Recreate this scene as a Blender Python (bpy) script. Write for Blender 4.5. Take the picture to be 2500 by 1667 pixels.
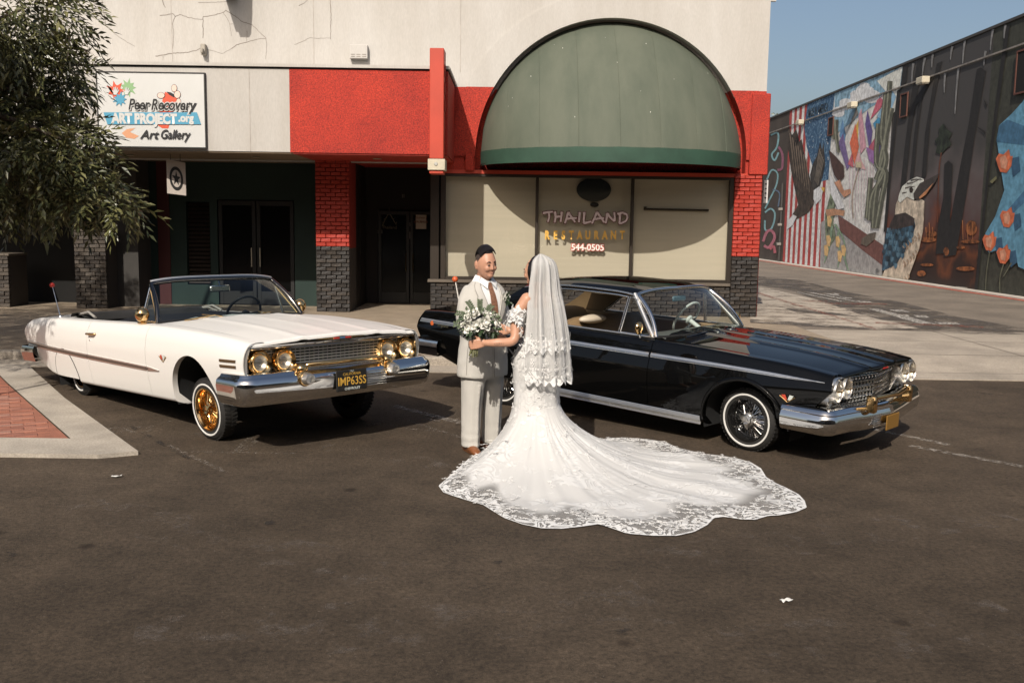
import bpy, bmesh, math, random
from mathutils import Vector, Matrix, noise as mnoise
from mathutils.geometry import tessellate_polygon
rad = math.radians
random.seed(7)
S = bpy.context.scene
C = S.collection
for o in list(bpy.data.objects): bpy.data.objects.remove(o)

# ------------------------------------------------------------------ camera
FPX, CAMH, ROLL = 2350.0, 1.95, 0.0145          # focal length in photo pixels, camera height, roll
_c, _s = math.cos(ROLL), math.sin(ROLL)
_dx, _dy = 1253 - 1250, 545 - 833.5             # vanishing point of the alley wall
_q = (_c*_dx + _s*_dy, -_s*_dx + _c*_dy)
_th = math.atan2(-_q[1], FPX); _yw = math.atan2(_q[0], math.hypot(FPX, _q[1]))
_r0 = Vector((math.cos(_yw), math.sin(_yw), 0)); _f0 = Vector((-math.sin(_yw), math.cos(_yw), 0)); _z = Vector((0, 0, 1))
C_FWD = math.cos(_th)*_f0 - math.sin(_th)*_z
_dn = -(math.sin(_th)*_f0 + math.cos(_th)*_z)
C_RIGHT = _c*_r0 - _s*_dn; C_DOWN = _s*_r0 + _c*_dn
cam = bpy.data.cameras.new('camera'); cam.sensor_width = 36.0; cam.lens = FPX/2500*36.0
cam.clip_start = 0.05; cam.clip_end = 2000
cam_o = bpy.data.objects.new('camera', cam); C.objects.link(cam_o)
_m = Matrix((C_RIGHT, -C_DOWN, -C_FWD)).transposed().to_4x4(); _m.translation = (0, 0, CAMH)
cam_o.matrix_world = _m
S.camera = cam_o
K = 2500/2352.0                                  # the zoomed view's pixels to photo pixels

def ray(x, y): return C_RIGHT*(x - 1250) + C_DOWN*(y - 833.5) + C_FWD*FPX
def atY(x, y, Y): v = ray(x, y); return Vector((0, 0, CAMH)) + v*(Y/v.y)
def atX(x, y, X): v = ray(x, y); return Vector((0, 0, CAMH)) + v*(X/v.x)
def atZ(x, y, Z=0.0): v = ray(x, y); return Vector((0, 0, CAMH)) + v*((Z - CAMH)/v.z)

# ------------------------------------------------------------------ light
SUN_EL, SUN_AZ = rad(38.8), rad(14.5)            # sun behind the camera, a little to the left
world = bpy.data.worlds.new('World'); S.world = world; world.use_nodes = True
wn = world.node_tree; wn.nodes.clear()
_sky = wn.nodes.new('ShaderNodeTexSky'); _sky.sky_type = 'NISHITA'; _sky.sun_disc = False
_sky.sun_elevation = SUN_EL; _sky.sun_rotation = math.pi + SUN_AZ   # sun towards -Y, -X
_sky.dust_density = 4.0; _sky.air_density = 1.0; _sky.ozone_density = .6
_bg = wn.nodes.new('ShaderNodeBackground'); _bg.inputs[1].default_value = 0.122
_wo = wn.nodes.new('ShaderNodeOutputWorld')
wn.links.new(_sky.outputs[0], _bg.inputs[0]); wn.links.new(_bg.outputs[0], _wo.inputs[0])
_sd = Vector((math.sin(SUN_AZ)*math.cos(SUN_EL), math.cos(SUN_AZ)*math.cos(SUN_EL), -math.sin(SUN_EL)))
sl = bpy.data.lights.new('sun', 'SUN'); sl.energy = 5.0; sl.angle = rad(0.53); sl.color = (1.0, 0.935, 0.845)
sun_o = bpy.data.objects.new('sun', sl); C.objects.link(sun_o)
sun_o.rotation_euler = _sd.to_track_quat('-Z', 'Y').to_euler(); sun_o.location = (-6, -20, 30)
vs = S.view_settings
vs.view_transform = 'Standard'; vs.look = 'None'; vs.exposure = -0.17; vs.gamma = 1.0; vs.use_curve_mapping = False
S.render.resolution_x, S.render.resolution_y = 1024, 682
S.cycles.max_bounces = 10; S.cycles.diffuse_bounces = 1; S.cycles.transparent_max_bounces = 24

# ------------------------------------------------------------------ materials
def srgb(r, g, b):
    f = lambda c: (c/255/12.92 if c/255 <= .04045 else ((c/255 + .055)/1.055)**2.4)
    return (f(r), f(g), f(b))
MATS = {}
def mat(name, col, rough=.6, metal=0.0, var=0.0, vscale=4.0, bump=0.0, bscale=40.0, col2=None, coat=0.0, spec=.5,
        detail=4.0, stretch=None, fine=0.0, fscale=150.0):
    """Principled material; var mixes towards col2 (or a darker tone) by noise, fine adds speckle, bump is fine relief."""
    if name in MATS: return MATS[name]
    m = bpy.data.materials.new(name); m.use_nodes = True; nt = m.node_tree; N = nt.nodes; L = nt.links
    b = N['Principled BSDF']
    b.inputs['Base Color'].default_value = (*col, 1); b.inputs['Roughness'].default_value = rough
    b.inputs['Metallic'].default_value = metal; b.inputs['Specular IOR Level'].default_value = spec
    if coat: b.inputs['Coat Weight'].default_value = coat; b.inputs['Coat Roughness'].default_value = .02
    tc = None
    if var or bump or fine:
        tc = N.new('ShaderNodeTexCoord'); src = tc.outputs['Object']
        if stretch:
            mp = N.new('ShaderNodeMapping'); mp.inputs['Scale'].default_value = stretch
            L.new(src, mp.inputs[0]); src = mp.outputs[0]
    last = None
    if var:
        n = N.new('ShaderNodeTexNoise'); n.inputs['Scale'].default_value = vscale; n.inputs['Detail'].default_value = detail
        n.inputs['Roughness'].default_value = .62
        L.new(src, n.inputs['Vector'])
        r = N.new('ShaderNodeValToRGB'); e = r.color_ramp.elements
        c2 = col2 if col2 else tuple(c*(1 - var) for c in col)
        e[0].position = .34; e[1].position = .66; e[0].color = (*c2, 1); e[1].color = (*col, 1)
        L.new(n.outputs['Fac'], r.inputs[0]); last = r.outputs[0]
    if fine:
        n = N.new('ShaderNodeTexNoise'); n.inputs['Scale'].default_value = fscale; n.inputs['Detail'].default_value = 3
        L.new(src, n.inputs['Vector'])
        mr = N.new('ShaderNodeMapRange'); mr.inputs[1].default_value = .3; mr.inputs[2].default_value = .7
        mr.inputs[3].default_value = 1 - fine; mr.inputs[4].default_value = 1 + fine
        L.new(n.outputs['Fac'], mr.inputs[0])
        mx = N.new('ShaderNodeMix'); mx.data_type = 'RGBA'; mx.blend_type = 'MULTIPLY'; mx.inputs[0].default_value = 1
        if last: L.new(last, mx.inputs[6])
        else: mx.inputs[6].default_value = (*col, 1)
        L.new(mr.outputs[0], mx.inputs[7]); last = mx.outputs[2]
    if last: L.new(last, b.inputs['Base Color'])
    if bump:
        n = N.new('ShaderNodeTexNoise'); n.inputs['Scale'].default_value = bscale; n.inputs['Detail'].default_value = 5
        L.new(src, n.inputs['Vector'])
        bp = N.new('ShaderNodeBump'); bp.inputs['Strength'].default_value = bump; bp.inputs['Distance'].default_value = .02
        L.new(n.outputs['Fac'], bp.inputs['Height']); L.new(bp.outputs[0], b.inputs['Normal'])
    MATS[name] = m
    return m

def glass_mat(name, tint=(1, 1, 1), rough=0.0, ior=1.45):
    """Thin pane: lets sun and view through, mirrors by Fresnel."""
    if name in MATS: return MATS[name]
    m = bpy.data.materials.new(name); m.use_nodes = True; nt = m.node_tree; N = nt.nodes; L = nt.links
    N.clear()
    o = N.new('ShaderNodeOutputMaterial'); t = N.new('ShaderNodeBsdfTransparent'); g = N.new('ShaderNodeBsdfGlossy')
    t.inputs[0].default_value = (*tint, 1); g.inputs['Roughness'].default_value = rough
    # Schlick mirror share, the same from both sides of the pane
    ge = N.new('ShaderNodeNewGeometry'); dt = N.new('ShaderNodeVectorMath'); dt.operation = 'DOT_PRODUCT'
    L.new(ge.outputs['Normal'], dt.inputs[0]); L.new(ge.outputs['Incoming'], dt.inputs[1])
    def mth(op, a, b=None):
        x = N.new('ShaderNodeMath'); x.operation = op
        for i, q in enumerate((a, b)):
            if q is None: continue
            if isinstance(q, (int, float)): x.inputs[i].default_value = q
            else: L.new(q, x.inputs[i])
        return x.outputs[0]
    f0 = ((ior - 1)/(ior + 1))**2
    fr_ = mth('ADD', mth('MULTIPLY', mth('POWER', mth('SUBTRACT', 1.0, mth('ABSOLUTE', dt.outputs['Value'])), 5.0), 1 - f0), f0)
    mx = N.new('ShaderNodeMixShader'); L.new(fr_, mx.inputs[0]); L.new(t.outputs[0], mx.inputs[1]); L.new(g.outputs[0], mx.inputs[2])
    L.new(mx.outputs[0], o.inputs[0])
    MATS[name] = m
    return m

def worn_mat(name, col, cover=.5, scale=9.0, rough=.8):
    """Worn street paint: noise leaves holes in it."""
    if name in MATS: return MATS[name]
    m = bpy.data.materials.new(name); m.use_nodes = True; nt = m.node_tree; N = nt.nodes; L = nt.links
    b = N['Principled BSDF']; b.inputs['Base Color'].default_value = (*col, 1); b.inputs['Roughness'].default_value = rough
    tc = N.new('ShaderNodeTexCoord'); n = N.new('ShaderNodeTexNoise'); n.inputs['Scale'].default_value = scale
    n.inputs['Detail'].default_value = 8; n.inputs['Roughness'].default_value = .75
    L.new(tc.outputs['Object'], n.inputs['Vector'])
    mr = N.new('ShaderNodeMapRange'); mr.inputs[1].default_value = .62 - .3*cover; mr.inputs[2].default_value = .72 - .2*cover
    L.new(n.outputs['Fac'], mr.inputs[0])
    mu = N.new('ShaderNodeMath'); mu.operation = 'MULTIPLY'; mu.inputs[1].default_value = min(1, .25 + cover)
    L.new(mr.outputs[0], mu.inputs[0]); L.new(mu.outputs[0], b.inputs['Alpha'])
    MATS[name] = m
    return m

# ------------------------------------------------------------------ mesh building
class MB:
    def __init__(s): s.v = []; s.f = []; s.mi = []; s.cur = 0
    def add(s, vs, fs):
        b = len(s.v); s.v += [tuple(p) for p in vs]
        for f in fs: s.f.append(tuple(b + i for i in f)); s.mi.append(s.cur)
        return s
    def box(s, a, b):
        x0, y0, z0 = a; x1, y1, z1 = b
        return s.add([(x0,y0,z0),(x1,y0,z0),(x1,y1,z0),(x0,y1,z0),(x0,y0,z1),(x1,y0,z1),(x1,y1,z1),(x0,y1,z1)],
                     [(0,3,2,1),(4,5,6,7),(0,1,5,4),(1,2,6,5),(2,3,7,6),(3,0,4,7)])
    def bbox(s, a, b, r=.01):
        """box with chamfered edges"""
        bm = bmesh.new(); x0, y0, z0 = a; x1, y1, z1 = b
        vs = [bm.verts.new(p) for p in [(x0,y0,z0),(x1,y0,z0),(x1,y1,z0),(x0,y1,z0),(x0,y0,z1),(x1,y0,z1),(x1,y1,z1),(x0,y1,z1)]]
        for f in [(0,3,2,1),(4,5,6,7),(0,1,5,4),(1,2,6,5),(2,3,7,6),(3,0,4,7)]: bm.faces.new([vs[i] for i in f])
        bmesh.ops.bevel(bm, geom=bm.edges[:] + bm.verts[:], offset=r, segments=1, affect='EDGES', profile=.5)
        return s.bm(bm)
    def bm(s, bm):
        bm.verts.ensure_lookup_table(); bm.verts.index_update()
        s.add([v.co[:] for v in bm.verts], [[v.index for v in f.verts] for f in bm.faces]); bm.free(); return s
    def grid(s, rows, closed_u=False, closed_v=False, flip=False):
        n, m = len(rows), len(rows[0]); vs = [p for r in rows for p in r]; fs = []
        for i in range(n if closed_v else n - 1):
            for j in range(m if closed_u else m - 1):
                a, b, c, d = i*m + j, i*m + (j+1) % m, ((i+1) % n)*m + (j+1) % m, ((i+1) % n)*m + j
                fs.append((a, d, c, b) if flip else (a, b, c, d))
        return s.add(vs, fs)
    def poly(s, pts):
        t = tessellate_polygon([[Vector(p) for p in pts]])
        return s.add(pts, [tuple(x) for x in t])
    def tube(s, path, r, n=8, caps=True):
        path = [Vector(p) for p in path]; rs = r if isinstance(r, (list, tuple)) else [r]*len(path)
        rows = []; up = None
        for i, p in enumerate(path):
            t = (path[min(i+1, len(path)-1)] - path[max(i-1, 0)])
            t = t.normalized() if t.length > 1e-9 else Vector((0, 0, 1))
            if up is None: up = Vector((0, 0, 1)) if abs(t.z) < .9 else Vector((1, 0, 0))
            a = t.cross(up)
            if a.length < 1e-6: a = t.orthogonal()
            a.normalize(); b = a.cross(t).normalized(); up = b
            rows.append([p + (a*math.cos(2*math.pi*k/n) + b*math.sin(2*math.pi*k/n))*rs[i] for k in range(n)])
        s.grid(rows, closed_u=True)
        if caps:
            s.add(rows[0], [tuple(range(n))]); s.add(rows[-1], [tuple(range(n))[::-1]])
        return s
    def lathe(s, prof, n=24, axis='z', org=(0, 0, 0), closed=False, a0=0, a1=2*math.pi):
        rows = []; full = abs(a1 - a0 - 2*math.pi) < 1e-6
        for k in range(n if full else n + 1):
            a = a0 + (a1 - a0)*k/n; ca, sa = math.cos(a), math.sin(a)
            if axis == 'z': rows.append([(org[0] + r*ca, org[1] + r*sa, org[2] + h) for r, h in prof])
            elif axis == 'y': rows.append([(org[0] + r*ca, org[1] + h, org[2] + r*sa) for r, h in prof])
            else: rows.append([(org[0] + h, org[1] + r*ca, org[2] + r*sa) for r, h in prof])
        return s.grid(rows, closed_v=full, closed_u=closed)
    def sphere(s, c, r, n=12, m=8, sc=(1, 1, 1)):
        rows = []
        for i in range(m + 1):
            t = math.pi*i/m
            rows.append([(c[0] + r*sc[0]*math.sin(t)*math.cos(2*math.pi*k/n), c[1] + r*sc[1]*math.sin(t)*math.sin(2*math.pi*k/n), c[2] + r*sc[2]*math.cos(t)) for k in range(n)])
        return s.grid(rows, closed_u=True)
    def prism(s, pts, a, b):
        """closed outline pts, extruded by vectors a..b"""
        a, b = Vector(a), Vector(b); p0 = [Vector(p) + a for p in pts]; p1 = [Vector(p) + b for p in pts]; n = len(pts)
        t = tessellate_polygon([p0]); s.add(p0, [tuple(x) for x in t]); s.add(p1, [tuple(x)[::-1] for x in t])
        return s.add(p0 + p1, [(i, (i+1) % n, n + (i+1) % n, n + i) for i in range(n)])
    def mesh(s, name, smooth=None, weld=False, fixn=True):
        me = bpy.data.meshes.new(name); me.from_pydata(s.v, [], s.f)
        for p, i in zip(me.polygons, s.mi): p.material_index = i
        if weld or fixn:
            bm = bmesh.new(); bm.from_mesh(me)
            if weld: bmesh.ops.remove_doubles(bm, verts=bm.verts, dist=1e-5)
            if fixn: bmesh.ops.recalc_face_normals(bm, faces=bm.faces)
            bm.to_mesh(me); bm.free()
        if smooth is not None:
            me.shade_smooth()
            if smooth < 180: me.set_sharp_from_angle(angle=rad(smooth))
        me.update(); return me
    def build(s, name, m, parent=None, smooth=None, weld=False, fixn=True):
        return link(name, s.mesh(name, smooth, weld, fixn), m, parent)

def link(name, me, m, parent=None, loc=None):
    for x in (m if isinstance(m, (list, tuple)) else [m]):
        if x.name not in [q.name for q in me.materials if q]: me.materials.append(x)
    o = bpy.data.objects.new(name, me); C.objects.link(o)
    if loc is not None: o.location = loc
    if parent is not None:
        o.parent = parent
        if parent.get('_world'): o.location = o.location - Vector(parent['_org'])
    return o
def thing(name, label, cat, loc=(0, 0, 0), group=None, local=False):
    """an Empty at the thing's base; parts given in world coordinates unless local"""
    o = bpy.data.objects.new(name, None); C.objects.link(o); o.location = loc; o.empty_display_size = .2
    o['label'] = label; o['category'] = cat
    if group: o['group'] = group
    if not local: o['_world'] = 1; o['_org'] = tuple(loc)
    return o
def sub(o, parent):
    """make o (built in the same space) a sub-part of parent part"""
    o.parent = parent; o.location = o.location - parent.location
    return o
def tag(o, label, cat, group=None):
    o['label'] = label; o['category'] = cat
    if group: o['group'] = group
    return o
def structure(o): o['kind'] = 'structure'; return o
def stuff(o): o['kind'] = 'stuff'; return o
def text_mesh(s, size=1.0, shear=0.0, offset=0.0, extrude=0.0, align='CENTER', space=1.0, sx=1.0):
    cu = bpy.data.curves.new('lettering', 'FONT'); cu.body = s; cu.size = size; cu.shear = shear; cu.offset = offset
    cu.extrude = extrude; cu.align_x = align; cu.space_character = space; cu.resolution_u = 3
    o = bpy.data.objects.new('lettering', cu); C.objects.link(o)
    dg = bpy.context.evaluated_depsgraph_get(); me = bpy.data.meshes.new_from_object(o.evaluated_get(dg))
    bpy.data.objects.remove(o); bpy.data.curves.remove(cu)
    for v in me.vertices: v.co.x *= sx
    return me
def place_mesh(me, mtx):
    me.transform(mtx); me.update(); return me
def wall_text(s, x, y, z, size, m, parent, name='lettering', **kw):
    """lettering facing the camera side (-Y)"""
    me = text_mesh(s, size, **kw)
    place_mesh(me, Matrix.Translation((x, y, z)) @ Matrix.Rotation(rad(90), 4, 'X'))
    me.name = name
    return link(name, me, m, parent)
def stroke_poly(pts, w0, w1=None):
    """outline of a brush stroke along 2-D pts"""
    w1 = w0 if w1 is None else w1; P = [Vector(p).to_2d() for p in pts]; n = len(P); Lft, Rgt = [], []
    for i, p in enumerate(P):
        t = (P[min(i+1, n-1)] - P[max(i-1, 0)]).normalized(); nn = Vector((-t.y, t.x))
        w = w0 + (w1 - w0)*i/(n-1); Lft.append(p + nn*w/2); Rgt.append(p - nn*w/2)
    return Lft + Rgt[::-1], Lft, Rgt
def ribbon(mb, pts, w0, w1, f):
    """flat brush stroke; f maps (u, v) to 3-D"""
    _, Lf, Rg = stroke_poly(pts, w0, w1); n = len(Lf)
    mb.add([f(*p) for p in Lf] + [f(*p) for p in Rg], [(i, i+1, n+i+1, n+i) for i in range(n-1)])
def lerp(a, b, t): return a + (b - a)*t
def curve1(tab, x):
    """monotone-ish cubic through (x, value) pairs sorted by x"""
    if x <= tab[0][0]: return tab[0][1]
    if x >= tab[-1][0]: return tab[-1][1]
    for i in range(len(tab) - 1):
        if tab[i][0] <= x <= tab[i+1][0]:
            x0, y0 = tab[i]; x1, y1 = tab[i+1]; h = x1 - x0; t = (x - x0)/h
            def sl(j):
                if j <= 0 or j >= len(tab)-1: 
                    a, b = (0, 1) if j <= 0 else (len(tab)-2, len(tab)-1)
                    return (tab[b][1]-tab[a][1])/(tab[b][0]-tab[a][0])
                dl = (tab[j][1]-tab[j-1][1])/(tab[j][0]-tab[j-1][0]); dr = (tab[j+1][1]-tab[j][1])/(tab[j+1][0]-tab[j][0])
                return 0 if dl*dr <= 0 else 2*dl*dr/(dl+dr)
            m0, m1 = sl(i)*h, sl(i+1)*h
            return (2*t**3-3*t*t+1)*y0 + (t**3-2*t*t+t)*m0 + (-2*t**3+3*t*t)*y1 + (t**3-t*t)*m1
# ================================================================== ground
def asphalt_mat():
    m = bpy.data.materials.new('asphalt'); m.use_nodes = True; nt = m.node_tree; N = nt.nodes; L = nt.links; b = N['Principled BSDF']
    tc = N.new('ShaderNodeTexCoord')
    def noise(sc, det=6, r=.6):
        n = N.new('ShaderNodeTexNoise'); n.inputs['Scale'].default_value = sc; n.inputs['Detail'].default_value = det
        n.inputs['Roughness'].default_value = r; L.new(tc.outputs['Object'], n.inputs['Vector']); return n.outputs['Fac']
    def ramp(fac, p0, c0, p1, c1):
        r = N.new('ShaderNodeValToRGB'); e = r.color_ramp.elements; e[0].position = p0; e[1].position = p1
        e[0].color = (*c0, 1); e[1].color = (*c1, 1); L.new(fac, r.inputs[0]); return r.outputs[0]
    def mixc(mode, fac, a, bb):
        x = N.new('ShaderNodeMix'); x.data_type = 'RGBA'; x.blend_type = mode
        if isinstance(fac, float): x.inputs[0].default_value = fac
        else: L.new(fac, x.inputs[0])
        L.new(a, x.inputs[6]); L.new(bb, x.inputs[7]); return x.outputs[2]
    base = ramp(noise(.35, 5, .6), .3, (.052, .0385, .0265), .7, (.094, .0705, .050))
    mid = ramp(noise(2.0, 9, .78), .28, (.58, .58, .58), .72, (1.40, 1.38, 1.35))
    c = mixc('MULTIPLY', 1.0, base, mid)
    agg = ramp(noise(30, 10, .92), .38, (.25, .25, .25), .62, (1.8, 1.77, 1.72))
    c = mixc('MULTIPLY', .85, c, agg)
    # pale stone chips and dark oil spots
    v = N.new('ShaderNodeTexVoronoi'); v.inputs['Scale'].default_value = 34; L.new(tc.outputs['Object'], v.inputs['Vector'])
    chip = ramp(v.outputs['Distance'], .07, (1, 1, 1), .16, (0, 0, 0))
    sp = ramp(noise(9, 3), .48, (0, 0, 0), .66, (.9, .9, .9))
    chipm = mixc('MULTIPLY', 1.0, chip, sp)
    cc = N.new('ShaderNodeRGB'); cc.outputs[0].default_value = (.20, .165, .13, 1)
    c = mixc('MIX', chipm, c, cc.outputs[0])
    v2 = N.new('ShaderNodeTexVoronoi'); v2.inputs['Scale'].default_value = 1.35; v2.inputs['Randomness'].default_value = 1
    L.new(tc.outputs['Object'], v2.inputs['Vector'])
    spot = ramp(v2.outputs['Distance'], .035, (.45, .42, .4), .085, (1, 1, 1))
    c = mixc('MULTIPLY', .85, c, spot)
    L.new(c, b.inputs['Base Color']); b.inputs['Roughness'].default_value = .88; b.inputs['Specular IOR Level'].default_value = .25
    bp = N.new('ShaderNodeBump'); bp.inputs['Strength'].default_value = .9; bp.inputs['Distance'].default_value = .012
    L.new(noise(65, 6, .8), bp.inputs['Height']); L.new(bp.outputs[0], b.inputs['Normal'])
    MATS['asphalt'] = m
    return m
M_ASPH = asphalt_mat()
M_CONC = mat('concrete', (.40, .34, .27), .85, var=.3, vscale=1.3, fine=.25, fscale=60, bump=.2, bscale=90)
M_AGG = mat('aggregate_paving', (.33, .26, .185), .9, var=.25, vscale=2.0, fine=.5, fscale=90, bump=.4, bscale=110)
M_KERB = mat('kerb_concrete', (.36, .31, .25), .85, var=.35, vscale=2.2, fine=.3, fscale=70, bump=.2, bscale=90)
M_ALLEY = mat('alley_asphalt', (.22, .18, .14), .9, var=.35, vscale=.8, fine=.45, fscale=60, bump=.3, bscale=120)
M_DARKPATCH = worn_mat('dark_asphalt_film', (.085, .07, .058), .72, 1.3)
M_PALE = worn_mat('pale_concrete_film', (.42, .36, .29), .95, 2.0)
M_WHITEP = worn_mat('worn_white_paint', (.62, .58, .52), .62, 14)
M_FAINTP = worn_mat('faint_white_paint', (.38, .335, .285), .55, 16)
M_CHALK = worn_mat('chalk_marks', (.40, .35, .30), .36, 26)
M_REDP = worn_mat('worn_red_paint', (.27, .08, .05), .55, 9)

def sheet(name, pts, z, m, kind=True, parent=None):
    mb = MB(); mb.poly([(p[0], p[1], z) for p in pts]); o = mb.build(name, m, parent)
    return structure(o) if kind else o

g = MB(); g.add([(-400, -120, 0), (400, -120, 0), (400, 12.9, 0), (-400, 12.9, 0)], [(0, 1, 2, 3)])
street = structure(g.build('street', M_ASPH))
# gutter strip, kerb and sidewalk in front of the shops
g = MB(); g.box((-60, 12.42, -.1), (60, 12.98, .012)); gutter = structure(g.build('gutter', M_CONC))
g = MB(); g.bbox((-60, 12.98, -.1), (5.3, 13.16, .125), .02); kerb = structure(g.build('kerb', M_KERB))
g = MB(); g.box((-60, 13.16, -.1), (5.3, 23.0, .12)); walk = structure(g.build('sidewalk', M_AGG))
# driveway apron slopes up from the gutter into the alley
g = MB()
ya, yb, yc = 12.98, 14.2, 17.3
rows = [[(5.3, y, z), (60, y, z)] for y, z in ((ya, .014), (yb, .10), (yc, .122))]
g.grid(rows); apron = structure(g.build('driveway_apron', M_CONC))
# joints scored into the apron: separate slabs
M_JOINT = mat('joint_dark', (.16, .13, .10), .95)
g = MB()
for y in (14.2, 15.8):
    zz = .10 + (.022*(y - 14.2)/3.1) + .003
    g.add([(5.3, y - .008, zz), (40, y - .008, zz), (40, y + .008, zz), (5.3, y + .008, zz)], [(0, 1, 2, 3)])
for x in (7.6, 10.2, 12.8, 15.4):
    g.add([(x - .008, 12.98, .018), (x + .008, 12.98, .018), (x + .008, 14.2, .104), (x - .008, 14.2, .104)], [(0, 1, 2, 3)])
    g.add([(x - .008, 14.2, .104), (x + .008, 14.2, .104), (x + .008, 17.3, .126), (x - .008, 17.3, .126)], [(0, 1, 2, 3)])
g.build('score_joint', M_JOINT, apron)
g = MB(); g.add([(5.3, 17.3, .12), (60, 17.3, .12), (60, 400, .12), (5.3, 400, .12)], [(0, 1, 2, 3)])
alley = structure(g.build('alley_ground', M_ALLEY))
g = MB(); g.add([(-400, 23.0, .11), (5.3, 23.0, .11), (5.3, 400, .11), (-400, 400, .11)], [(0, 1, 2, 3)])
back = structure(g.build('ground', M_ALLEY))

Z7 = lambda x, y: (1840 + x*.28061, 580 + y*.28061)     # right-hand zoom to photo pixels
def ground_px(pts, z): return [tuple(atZ(*Z7(x, y), z)) for x, y in pts]
def alley_patch(name, pts, layer, m):
    mb = MB(); mb.poly(ground_px(pts, .12 + .004*layer)); o = mb.build(name, m, alley)
    return o
# light concrete field beside the restaurant, dark tyre-worn asphalt, worn paint
alley_patch('concrete_field', [(-30, 405), (700, 575), (1440, 790), (1000, 800), (-30, 735)], 1, M_PALE)
alley_patch('dark_asphalt', [(-30, 330), (400, 370), (800, 470), (1300, 565), (1750, 680), (2420, 800), (2420, 842), (1900, 836), (1050, 790), (1420, 785), (1000, 690), (700, 590), (330, 460), (-30, 400)], 2, M_DARKPATCH)
alley_patch('dark_asphalt', [(-30, 708), (400, 735), (1060, 792), (1000, 798), (400, 765), (-30, 738)], 2, M_DARKPATCH)
alley_patch('dark_asphalt', [(190, 595), (330, 600), (880, 680), (860, 684), (400, 655)], 2, M_DARKPATCH)
for (a, b, w) in [((0, 470), (1060, 792), 8), ((420, 552), (640, 553), 5), ((620, 572), (1160, 578), 6), ((1060, 738), (2000, 778), 7)]:
    dx, dy = b[0]-a[0], b[1]-a[1]
    alley_patch('red_line', [(a[0], a[1]-w), (b[0], b[1]-w), (b[0], b[1]+w), (a[0], a[1]+w)], 3, M_REDP)
for q in [[(360,474),(390,474),(800,556),(750,556)], [(460,475),(520,478),(930,560),(890,560)], [(610,482),(700,488),(760,508),(690,505)], [(700,482),(745,490),(735,497),(690,490)],
          [(740,515),(850,522),(860,530),(790,530)], [(890,548),(1010,556),(1035,566),(930,566)],
          [(1000,620),(1080,618),(1590,752),(1440,748)], [(1170,628),(1290,626),(1360,648),(1240,644)], [(1250,672),(1340,670),(1370,698),(1310,698)],
          [(1390,674),(1500,676),(1530,698),(1420,692)], [(1570,735),(1760,738),(1800,755),(1620,752)]]:
    alley_patch('worn_white_letter', q, 4, M_WHITEP)

# painted marks on the street (all faint)
def street_px(pts, z=.004): return [tuple(atZ(x*K, y*K, z)) for x, y in pts]
def street_strip(name, a, b, w, m, layer=1):
    A, B = atZ(a[0]*K, a[1]*K, 0), atZ(b[0]*K, b[1]*K, 0); t = (B - A).normalized(); n = Vector((-t.y, t.x, 0))*w/2
    mb = MB(); nseg = 6; z = Vector((0, 0, .004*layer)); rows = []
    for i in range(nseg + 1):
        p = A.lerp(B, i/nseg) + z; rows.append([p - n, p + n])
    mb.grid(rows); return mb.build(name, m, street)
for a, b, w, m in [((2000, 985), (2180, 1022), .09, M_FAINTP), ((2090, 1024), (2352, 1072), .09, M_FAINTP), ((905, 932), (1062, 972), .1, M_FAINTP),
                   ((935, 965), (1060, 1006), .05, M_CHALK), ((540, 1036), (575, 1006), .05, M_CHALK), ((556, 1036), (597, 1006), .05, M_CHALK), ((440, 1038), (680, 1042), .04, M_CHALK),
                   ((330, 985), (400, 965), .03, M_CHALK), ((380, 1020), (520, 1085), .05, M_CHALK), ((930, 985), (1000, 990), .04, M_CHALK)]:
    street_strip('worn_paint_line', a, b, w, m)
for cx, cy, rx, ry in [(268, 987, 20, 5), (318, 986, 26, 6), (1020, 960, 30, 8)]:
    pts = [(cx + rx*math.cos(t), cy + ry*math.sin(t)) for t in [i*.3 for i in range(20)]]
    mb = MB(); P = [atZ(x*K, y*K, .008) for x, y in pts]
    ribbon(mb, [(p.x, p.y) for p in P], .035, .035, lambda u, v: (u, v, .008)); mb.build('chalk_scribble', M_CHALK, street)
# darker seams and patches in the asphalt
M_SEAM = worn_mat('asphalt_seam', (.028, .023, .019), .45, 5)
rng = random.Random(5)
for a, b, w in [((2050, 880), (2352, 915), .05), ((300, 980), (480, 1080), .05)]:
    street_strip('asphalt_seam', a, b, w, M_SEAM, 2)
for cx, cy, r in [(1432, 1447, 14), (20, 1275, 16), (640, 1455, 10), (845, 1502, 13), (1140, 1290, 8), (2150, 1310, 9), (620, 1200, 9), (1120, 1385, 10)]:
    pts = []
    for k in range(14):
        t = 2*math.pi*k/14; rr = r*(.7 + .5*rng.random()); pts.append((cx + 1.6*rr*math.cos(t), cy + .62*rr*math.sin(t)))
    mb = MB(); mb.poly(street_px(pts, .006)); mb.build('tar_spot', M_SEAM, street)
# pale tyre scuffs and hairline cracks
M_SCUFF = worn_mat('tyre_scuff', (.13, .105, .085), .30, 4)
rng = random.Random(41)
for a, b, w in [((380, 1010), (1000, 960), .35), ((120, 1150), (900, 1330), .5), ((1500, 1290), (2300, 1180), .45), ((300, 1480), (1500, 1380), .6), ((1700, 1500), (2352, 1420), .5), ((640, 1010), (1050, 1075), .3)]:
    street_strip('tyre_scuff', a, b, w, M_SCUFF, 1.5)
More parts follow.
